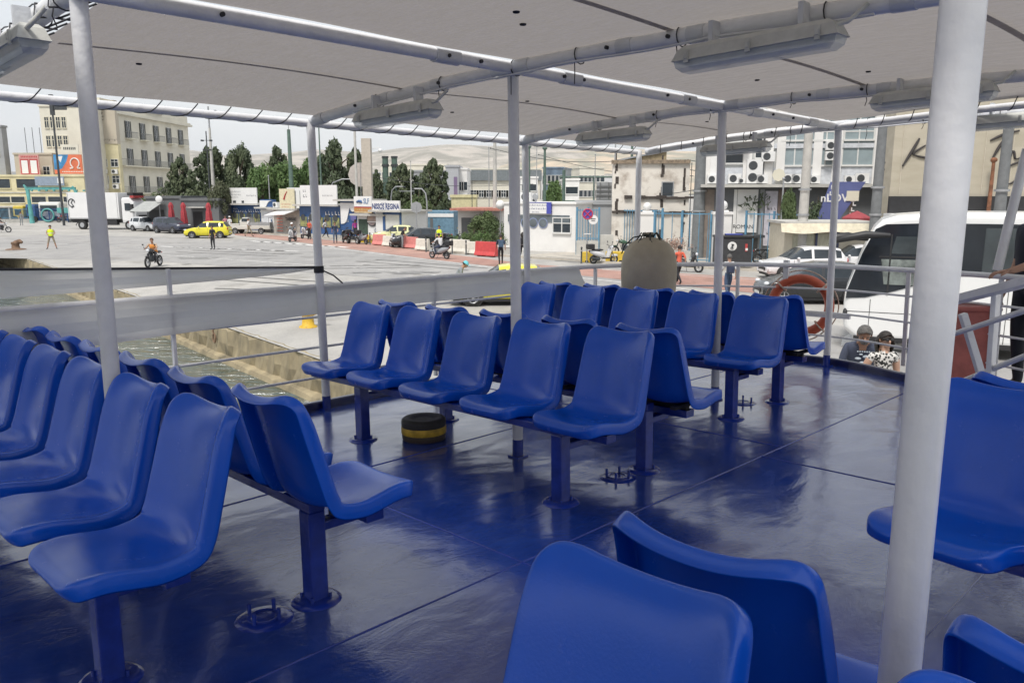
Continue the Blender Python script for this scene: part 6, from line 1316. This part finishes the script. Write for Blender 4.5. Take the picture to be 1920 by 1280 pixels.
for u,zq,s,d in ((1376,.05,.9,0),(1390,.05,.5,0),(1413,.05,1.1,1),(1428,.05,.8,0),(1437,1.35,.9,0),(1478,.05,.85,0),(1494,.05,.85,0),(1510,.05,.7,0),(1553,2.0,.8,0),(1553,1.4,.8,0),(1612,.05,.9,0),(1590,.05,.7,0),(1335,.05,.8,0),(1526,.05,.7,0)): acunit(t,q(u),-.2,zl+zq,s,bool(d))
MB().tube([(q(1458),-.55,zl+.55),(q(1458),-.5,zl+.55)],.38,8).build('cream_plaque',cream,t)
for u0,u1,mt,z0_,z1_ in ((1319,1340,mat('brown_shutter',(.20,.165,.14),.8),0,zl-.3),(1378,1384,white,0,zl-.3),(1385,1424,white,1.6,zl-.3),(1438,1461,mat('lilac_poster',(.50,.48,.53),.7),.8,zl-.4),(1428,1436,greyb,0,zl-.3),(1462,1475,mat('brown_pillar',(.16,.12,.10),.8),0,zl-.3),(1595,1601,mat('brown_pillar',(.16,.12,.10),.8),0,zl-.3)): MB().box(q(u0),q(u1),-.12,-.06,z0_,z1_).build('shop_panel',mt,t)
lettering('ROMAN',.34,mDkSteel,t,q(1398),-.13,1.95); b=MB()
for k in range(60):
    a=random.uniform(0,6.3); x=q(1392)+random.uniform(0,1.7); z=3.0+random.uniform(-.1,.5)+ (x-q(1392))*.25; b.add([(x,-.2,z),(x+.22*math.cos(a),-.5,z+.3*math.sin(a)),(x+.3*math.cos(a+.3),-.4,z+.3*math.sin(a+.3))],[(0,1,2)])
b.build('hanging_plant',LM['pine'],t); MB().box(q(1385),q(1435),-1.4,-.12,1.35,1.5).build('shop_awning',mDkSteel,t)
blurtext(t,[(q(1443),3.0,3,.14),(q(1447),2.0,1,.3),(q(1444),1.5,3,.12)],mBlk,-.12)
# slanted blue sign panel with white lettering
A=at(1545,362,45.3); t=thing('blue_shop_banner','slanted violet blue shop banner with white upside down lettering','banner',T(A.x,A.y,0,R(-9)))
z1=at(0,341,45.3).z; z0=at(0,416,45.3).z; bp_=[(0,1.2),(0,0)]; wl=(at(1618,362,45.3)-A).x
mBan=mat('violet_blue_banner',(.10,.12,.28),.7,var=.08,scale=2)
MB().add([(.35,0,z1),(wl,0,z1),(wl-1.35,0,z0),(-.3,0,z0),(.35,.2,z1),(wl,.2,z1),(wl-1.35,.2,z0),(-.3,.2,z0)],[(0,3,2,1),(4,5,6,7),(0,1,5,4),(1,2,6,5),(2,3,7,6),(3,0,4,7)]).build('panel',mBan,t)
lettering('nLOVO',.62,signW,t,wl*.38,-.02,(z0+z1)/2+.2,rot=0,bold=.01,tilt=0); blurtext(t,[(.35,z1-.4,1,.22),(.3,z1-.75,1,.22),(.22,z1-1.1,1,.22),(wl*.72,z0+.9,1,.2),(wl*.69,z0+.6,1,.2),(wl*.66,z0+.3,1,.2)],signW,-.005); MB().box(wl*.55,wl*.85,-.06,-.02,z1-1.05,z1-.5).build('picture_frame',cream,t)
t=thing('red_parasol','red market parasol seen above the cream hut','umbrella',T(*at(1610,362,44))); t.location.z=0; zr=at(0,395,44).z
MB().tube([(0,0,0),(0,0,zr)],.04,8).build('pole',mSteel,t); MB().lathe([(0,zr),(.5,zr-.22),(.8,zr-.38),(.8,zr-.6)],8,smooth=False).build('canopy',mat('red_parasol',(.30,.05,.06),.7),t)
# mesh covered building
D_=41; t,w_,h=bld('mesh_covered_building','building wrapped in tan scaffold mesh with large dark handwriting',1668,2100,150,D_,R(-6),1.5,mat('tan_scaffold_mesh',(.46,.42,.34),.95,col2=(.38,.345,.27),scale=.7,stretch=(.4,1,2)))
zb=at(1800,368,D_).z; MB().box(-.05,w_,-.25,-.02,zb-.9,zb).build('dark_strip',mBlk,t); MB().box(-.3,w_,-1.3,-.25,zb-1.45,zb-.85).build('white_canopy',signW,t); MB().box(0,w_,-.05,0,0,zb-1.4).build('shopfront',dgrey,t)
b=MB()
for k in range(9): x=w_*(.04+.12*k); b.box(x,x+.025,-.03,0,zb,h)
b.build('mesh_seam',mat('pale_seam',(.5,.46,.38),.9),t)
ink=mat('dark_handwriting',(.045,.04,.04),.8,var=0)
def hand(nm,pts,r=.07): 
    PP=[at(u,v,D_-.35) for u,v in pts]; M_=t.matrix_world.inverted(); L2=[M_@p for p in PP]; L2=[Vector((p.x,-.05,p.z)) for p in L2]; c=crom([tuple(p) for p in L2],5); MB().tube(c,[r*(.6+.5*abs(math.sin(i*.35))) for i in range(len(c))],6).build(nm,ink,t)
hand('handwriting',[(1727,259),(1712,285),(1696,311)]); hand('handwriting',[(1738,272),(1716,287),(1722,292),(1740,296)],.055)
hand('handwriting',[(1752,300),(1765,282),(1775,296),(1790,280)],.05); hand('handwriting',[(1854,264),(1880,252),(1905,246)]); hand('handwriting',[(1888,252),(1870,275),(1856,300)]); hand('handwriting',[(1893,284),(1880,284),(1874,296),(1886,298),(1895,284),(1898,298),(1908,296)],.05)
hand('handwriting',[(1925,284),(1912,288),(1914,298),(1928,290),(1915,320),(1890,344),(1872,338),(1872,322),(1900,306),(1935,300)],.05)
# cream hut
D_=40; A=at(1476,362,D_); t=thing('cream_hut','cream flat roofed hut with a canvas awning edge and curtained windows behind the white hatchback','hut',T(A.x,A.y,0,R(-4))); wl=(at(1640,362,D_)-A).x; zr=at(0,418,D_).z
MB().box(0,wl,0,3,0,zr).build('wall',mat('cream_hut_paint',(.60,.55,.44),.8,var=.06),t); MB().box(-.15,wl+.1,-.55,3.1,zr-.05,zr+.08).build('roof',mConc,t)
MB().grid([[(x,-.55,zr),(x,-.75,zr-.45-.05*math.sin(x*2.2))] for x in [-.35+(wl+.3)*k/20 for k in range(21)]]).build('awning_edge',mat('cream_canvas',(.62,.57,.44),.9),t)
for x in (wl*.22,wl*.46): MB().box(x-.55,x+.55,-.05,0,.95,2.0).build('window',mat('curtained_window',(.40,.39,.30),.5,var=.2,scale=3,stretch=(6,1,1)),t); MB().box(x+.55,x+.66,-.07,0,.7,2.1).build('window_frame',mat('navy_frame',(.05,.06,.12),.6),t)
MB().box(wl*.1,wl*.62,-.06,0,.7,.95).build('navy_band',mat('navy_frame',(.05,.06,.12),.6),t)
fence('white framed glass partition above the cream hut',1487,452,1570,450,3.6,signW,step=1.4,name='glass_partition')
# hanging wires
WR=[((1290,300,56),(1700,318,50)),((1290,318,56),(1700,330,50)),((1160,345,60),(1320,352,52)),((920,278,66),(1190,300,60)),((690,330,80),(1000,345,75)),((1660,305,42),(2000,300,40)),((1660,318,42),(2000,322,40)),((1010,290,75),(1300,330,58))]
for a,c in WR:
    A,B_=at(*a),at(*c); t=thing('overhead_wire','thin dark overhead wire sagging between the posts and buildings','wire',T(*A),'overhead wires'); B_=B_-A; MB().tube([tuple(B_*(k/14)-Vector((0,0,.54*math.sin(PI*k/14)))) for k in range(15)],.022,4).build('wire',mDkSteel,t); MB().ball((0,0,0),.06,6).build('insulator',mDkSteel,t)
# ---- trees
tree('dark pine in front of the hotel right corner, slimmer left one',340,100,290,60,'pine','ragged',var=0)
tree('dark pine behind the tall light mast',397,98,268,74,'pine','ragged',var=1)
tree('broad dark pine right of the tall light mast',452,96,268,66,'pine','round',var=0,name='pine_tree')
tree('bright green tree left of the green post, lower one',492,90,300,70,'green','round',var=1); tree('bright green tree behind the green post',540,92,300,80,'green','round',var=2); tree('dark pine tip rising behind the green post',525,98,270,60,'pine','ragged',var=2)
tree('green tree right of the second white pole',588,94,292,60,'green','round',var=3)
tree('tall ragged dark pine right of the twin head lamp post',627,90,260,74,'pine','ragged',var=3,leaves=4600); tree('dark pine behind the slim white post',668,92,272,62,'pine','ragged',var=4)
tree('olive coloured bare topped tree above the café cabin',411,84,336,48,'olive','round',var=4); tree('low green bushy tree behind the white truck cab',245,112,348,70,'bush','wide',var=0); tree('low green bushy tree left of the café',300,108,346,60,'bush','wide',var=1)
tree('dark pine behind the two chimney posts',758,88,302,66,'pine','ragged',var=5); tree('dark pine right of the cross arm post, with a bare tip',815,86,292,60,'pine','ragged',var=5); tree('low dark tree left of the chimney posts',706,90,318,40,'pine','ragged',var=6); tree('low green tree between the two pines',785,84,345,50,'bush','wide',var=2)
tree('green rounded bush above the port office roof',1038,78,334,42,'green','round',var=6,group=None); tree('grey leaved shrub at the plant shop',1480,44,350,36,'bush','round',var=2); tree('dark tree behind the glass partition',1535,46,345,70,'pine','wide',var=3,group=None)
tree('small palm like shrub left pillar',1200,60,392,30,'bush','wide',var=4,group=None)
t=tree('low dark row of trees behind the kiosks',565,100,303,230,'pine','wide',var=5); tree('broad dark tree between the light mast and the green trees',430,101,300,90,'pine','wide',var=7); t=tree('low dark trees above the logo board',705,100,322,130,'pine','wide',var=6)
tree('white flowering oleander left of the port office',908,64,382,60,'bush','wide',var=5,name='oleander',group=None)
# planted bed
G='planted bed shrubs'
for i,(u,v,vt,w_) in enumerate(((868,466,424,34),(888,468,420,30),(905,470,418,36),(924,470,422,34),(845,464,432,20),(940,470,426,20))):
    p=g(u,v); tree('leafy shrub number %s along the low planter wall'%('one','two','three','four','five','six')[i] if False else ('leafy shrub in the planted bed, '+('leftmost but one','third from the left','fourth from the left','fifth from the left','leftmost','rightmost')[i]),u,p.y,vt,w_,'bush' if i%2 else 'green','wide',var=i,name='shrub',group=G,leaves=1400)
t=thing('planter_wall','low pale planter wall in front of the shrubs','wall',T(*g(858,473),rz=R(-24))); MB().box(0,4.6,0,.3,0,.45).build('wall',mConc,t); MB().box(0,4.6,-.03,.33,.45,.52).build('coping',white,t)
b=MB(); 
p=g(1262,494); t=thing('flower_planter','dried flower bush in a square concrete planter','planter',T(p.x,p.y,0)); MB().box(-.8,.8,-.5,.5,0,.75).build('planter',mConc,t); b=MB()
for k in range(500):
    v=Vector((random.gauss(0,.35),random.gauss(0,.25),1.05+random.gauss(0,.2))); a=random.uniform(0,6); b.add([v,v+Vector((.08*math.cos(a),0,.08*math.sin(a))),v+Vector((-.05*math.sin(a),.05,.07*math.cos(a)))],[(0,1,2)])
b.build('flowers',mat('dried_pink_flowers',(.30,.20,.16),.9,var=.5,scale=12),t)
# ================================================================ TWO WHEELERS AND PEOPLE
pk=paint('moto_black',(.02,.02,.022)); pw=paint('moto_white',(.55,.55,.56)); pg=paint('moto_green',(.04,.10,.06)); ps=paint('moto_silver',(.30,.31,.33)); pr=paint('moto_red',(.4,.03,.03))
def at_g(u,v,deg): p=g(u,v); return T(p.x,p.y,0,R(deg))
GB='two wheelers parked along the road'
bike('black scooter parked left of the kiosk, first of three in a row',at_g(648,456,118),pk,'scooter',GB,box=True)
bike('black motorcycle in the middle of the row before the blue wave kiosk',at_g(662,457,130),pk,'motorbike',GB,box=True)
bike('silver black scooter at the right end of the row before the blue wave kiosk',at_g(680,458,125),ps,'scooter',GB)
bike('silver scooter parked sideways under the round windowed kiosk',at_g(714,451,168),ps,'scooter',GB); bike('black motorcycle leaning behind the sideways silver scooter',at_g(698,449,160),pk,'motorbike',GB)
bike('black and white scooter whose owner stands beside it',at_g(745,464,140),pw,'scooter',GB); bike('black scooter parked behind the yellow bin',at_g(850,466,30),pk,'scooter',GB,box=True)
bike('small white moped standing before the port office wall',at_g(1041,470,186),pw,'scooter',GB,name='moped'); bike('white step through moped by the yellow block',at_g(1132,494,20),pw,'scooter',GB,name='moped',box=True)
bike('dark green motorcycle beside the white gate pillar',at_g(1172,478,190),pg,'motorbike',GB); bike('black scooter right of the canvas covered gear',at_g(1286,510,-28),pk,'scooter',GB)
bike('black motorcycle behind the blue fence near the white hatchback',at_g(1440,494,10),pk,'motorbike',GB); bike('blue motorcycle parked at the café cabin',at_g(362,434,200),paint('moto_blue',(.03,.06,.2)),'motorbike',GB)
bike('red motorcycle parked beside the rear of the truck',at_g(121,417,190),pr,'motorbike',GB); bike('white scooter parked near the kiosk rows, front towards the viewer',at_g(573,447,-100),pw,'scooter',GB)
W_=cloth('white',(.60,.60,.60)); K_=cloth('black',(.02,.02,.024)); N_=cloth('navy',(.03,.04,.075)); B_j=cloth('jeans',(.05,.08,.14)); Kh=cloth('khaki',(.26,.22,.16)); Pk=cloth('pink',(.55,.24,.32)); Gr=cloth('grey_cloth',(.22,.24,.25)); Or=cloth('orange_vest',(.62,.24,.05)); Yv=cloth('fluorescent_yellow',(.62,.78,.03)); Mg=cloth('magenta',(.45,.05,.28)); Rd=cloth('red_orange',(.60,.12,.07)); Tn=cloth('tan',(.40,.30,.22)); Bl=cloth('blue_shirt',(.08,.14,.26))
# riders
def rider(u,v,deg,lab_b,lab_p,pm,kind,shirt,legs,box=False,cap='helmet',vest=None,hair=None):
    M=at_g(u,v,deg); bike(lab_b,M,pm,kind,None,box=box); person(lab_p,M@T(-.05,0,-.02,PI/2),'ride',shirt,legs,hair=hair,cap=cap,vest=vest)
rider(289,500,-92,'dark motorcycle ridden straight towards the viewer on the quay','motorcycle rider in an orange vest coming towards the viewer',pk,'motorbike',Tn,K_,vest=Or,cap=None,hair='brown')
rider(824,485,138,'silver grey scooter with a large top box driving left','scooter rider in a white shirt driving left',ps,'scooter',W_,N_,box=True,hair='dark',cap=None)
rider(549,453,-95,'white scooter ridden towards the viewer by the snack stall','scooter rider with a white helmet by the snack stall',pw,'scooter',Gr,K_,cap=signW)
rider(88,413,190,'white scooter ridden past the blue fence behind the truck','scooter rider in white beside the blue fence',pw,'scooter',W_,Gr,cap=signW)
rider(2,436,15,'white motorcycle cut off by the left edge','rider cut off by the left edge',pw,'motorbike',K_,K_)
# walkers
person('man in a fluorescent yellow vest and khaki shorts standing on the quay edge',at_g(98,467,20),'wide',Tn,Kh,shorts=.55,vest=Yv)
person('man in black standing on the zebra crossing',at_g(400,468,-20),'stand',K_,K_)
person('person in grey standing far off by the blue fence',at_g(41,423,10),'stand',Gr,Gr); person('dark figure walking in front of the truck wheels',at_g(148,424,100),'walk',K_,K_)
person('woman in pink beside the taxi',at_g(424,437,30),'stand',Pk,Tn,hair='brown'); person('man with a white shirt, cap and black shorts by the first kiosk',at_g(432,438,160),'stand',W_,K_,shorts=.5,cap=signW)
person('man in pale clothes leaning on the pickup',at_g(467,444,120),'walk',W_,Kh,hair='grey'); person('man in blue standing right of the pickup',at_g(511,438,-80),'stand',Bl,B_j)
person('person in red orange beside the second white pole',at_g(581,449,-30),'stand',Rd,K_); person('person in a white top striding behind the kiosk row',at_g(611,447,80),'walk',W_,K_,longhair=True)
person('man in a navy shirt and dark jeans walking on the red strip',at_g(629,457,10),'walk',N_,B_j)
person('woman in magenta sitting among the parked motorcycles',at_g(667,449,0),'stand',Mg,K_,hair='brown'); person('person in pink before the round windows',at_g(700,447,0),'stand',Pk,K_)
person('man in black with grey trousers standing at his scooter',at_g(755,466,90),'bend',K_,Gr,hair='brown'); person('worker in a yellow green vest behind the riding scooter',at_g(824,468,0),'stand',Gr,K_,vest=Yv)
person('walker in a blue shirt with a backpack, seen from behind by the red barrier',at_g(939,497,185),'walk',N_,K_,back=cloth('blue_bag_cloth',(.06,.10,.16))); person('woman in white and black behind the middle white pole',at_g(980,490,150),'walk',W_,K_,longhair=True,back=K_)
person('man with a navy rucksack and white shirt walking away near the black container',at_g(1364,561,182),'walk',W_,B_j,hair='grey',back=N_,fingers=True)
person('person with a turquoise cap showing above the windbreak strip',at_g(861,570,90),'bend',Gr,Gr,cap=cloth('turquoise_cap',(.15,.50,.55)),J=None)
person('person in red beside the lump of canvas, far off',at_g(1272,533,200),'walk',Rd,K_)
# couple by the coach
tee=mat('navy_print_tshirt',(.055,.065,.10),.9,var=.1,scale=6)
D_=11.3; P=at(1615,660,D_); 
t=person('grey haired bearded man in a navy printed T shirt looking down beside the coach',T(P.x,P.y,.35,R(-18)),'bend',tee,Kh,hair='grey',skin=0,beard=True,fingers=True,build=1.35,scale=1.09,sleeve=.62,J=dict(nk=(0,-.12,1.42),hd=(0,-.20,1.53),top=(0,-.235,1.62),shL=(-.19,-.06,1.36),shR=(.19,-.06,1.36)))
b=MB(); fr=mat('tshirt_print',(.42,.47,.52),.8,var=.2,scale=20)
for k,(x,z,r) in enumerate(((-.06,.02,.05),(.04,.05,.06),(0,-.04,.055),(-.03,.08,.03),(.07,-.02,.035))): b.ball((x,-.232+abs(z)*.1-z*.45,1.20+z),(r*.8,.007,r*.35),10)
for k in range(6): b.box(-.08+k*.028,-.062+k*.028,-.262,-.252,1.31,1.325)
b.build('shirt_print',fr,t,); t.children[-1].location=(0,.005,0)
spot=bpy.data.materials.new('black_white_blouse'); spot.use_nodes=True; N=spot.node_tree.nodes; L=spot.node_tree.links; v=N.new('ShaderNodeTexVoronoi'); v.inputs['Scale'].default_value=26; r=N.new('ShaderNodeValToRGB'); r.color_ramp.interpolation='CONSTANT'; r.color_ramp.elements[0].color=(.02,.02,.02,1); r.color_ramp.elements[1].position=.47; r.color_ramp.elements[1].color=(.62,.6,.57,1)
tc=N.new('ShaderNodeTexCoord'); L.new(tc.outputs['Object'],v.inputs['Vector']); L.new(v.outputs['Distance'],r.inputs[0]); L.new(r.outputs[0],N['Principled BSDF'].inputs['Base Color'])
P=at(1657,665,10.4)
t=person('dark haired woman in sunglasses and a black and white blouse beside the coach',T(P.x,P.y,.54,R(8)),'stand',spot,K_,hair='dark',longhair=True,glasses=True,skin=1,fingers=True,scale=.955,sleeve=.14,J=dict(elL=(-.27,.06,1.14),wrL=(-.18,-.16,1.0),haL=(-.12,-.2,.98)))
t=thing('boarding_ramp','grey sloping boarding ramp on the quay under the waiting couple','ramp',T(5.0,10.9,0,R(-35)))
MB().add([(-1.2,-1.0,0),(1.2,-1.0,0),(1.2,2.6,0),(-1.2,2.6,0),(-1.2,-1.0,.52),(1.2,-1.0,.52),(1.2,.2,.36),(-1.2,.2,.36),(1.2,2.6,.02),(-1.2,2.6,.02)],[(0,1,2,3),(0,4,5,1),(4,7,6,5),(7,9,8,6),(0,3,9,7,4),(1,5,6,8,2),(2,8,9,3)]).build('plate',mSteel,t); MB().box(-1.22,-1.15,-1,-.6,.52,.56).build('edge_rail',mSteel,t)
# man at the gangway
P=sat(1934,560,6.9); M=S(P.x,P.y,.02,R(-45))
t=person('man in a dark navy T shirt and trousers holding the rail at the right edge',M,'stand',cloth('dark_navy',(.012,.014,.028)),cloth('charcoal_trousers',(.02,.022,.03)),fingers=True,hair='dark',build=1.12,scale=1.05,J=dict(hd=(0,.02,1.60),shR=(.19,-.04,1.42),elR=(.26,-.10,1.15),wrR=(.22,-.33,1.07),haR=(.20,-.41,1.06)))
# bollards on the quay and debris
p=g(578,613); t=thing('mooring_bollard','yellow painted mooring bollard at the quay edge','bollard',T(p.x,p.y,0,R(20))@Matrix.Scale(1.25,4)); yb=mat('chipped_yellow_paint',(.60,.38,.03),.6,col2=(.30,.16,.03),scale=9,bump=.5,bscale=14,ramp=(.3,.45))
MB().lathe([(.22,0),(.21,.03),(.15,.06),(.135,.2),(.14,.3),(.19,.36),(.2,.40),(.15,.44),(0,.45)],20).build('body',yb,t); MB().tube([(.02,0,.36),(.28,0,.42),(.42,0,.34)],[.12,.10,.05],10).build('horn',yb,t)
p=g(30,468); t=thing('mooring_bollard','rusty brown mooring bollard lying at the far quay edge on the left','bollard',T(p.x,p.y,0)); rs=mat('rust_brown',(.16,.10,.065),.9,var=.4,scale=6); MB().lathe([(.7,0),(.6,.06),(.28,.1),(.24,.35),(.3,.45),(.25,.55),(0,.58)],18).build('body',rs,t); MB().tube([(-.0,0,.45),(.35,0,.6),(.5,0,.5)],[.2,.16,.1],8).build('horn',rs,t)
for i,(k,) in enumerate(((13.2,),(8.2,),(24.5,))):
    q=qn*(QC-.06)+qd*k; t=thing('mooring_ring','rusty hook and chain fixed to the quay wall, '+('middle one','nearest one','farthest one')[i],'mooring ring',T(q.x,q.y,-.3,math.atan2(qd.y,qd.x)),'rusty rings on the quay wall')
    MB().tube([(.10*math.cos(a),.06,-.12+.14*math.sin(a)) for a in [i*2*PI/14 for i in range(14)]],.025,6,closed=True).build('ring',rs,t); MB().tube([(0,.02,.25),(.03,.08,.1),(0,.06,.0)],.03,6).build('shackle',rs,t)
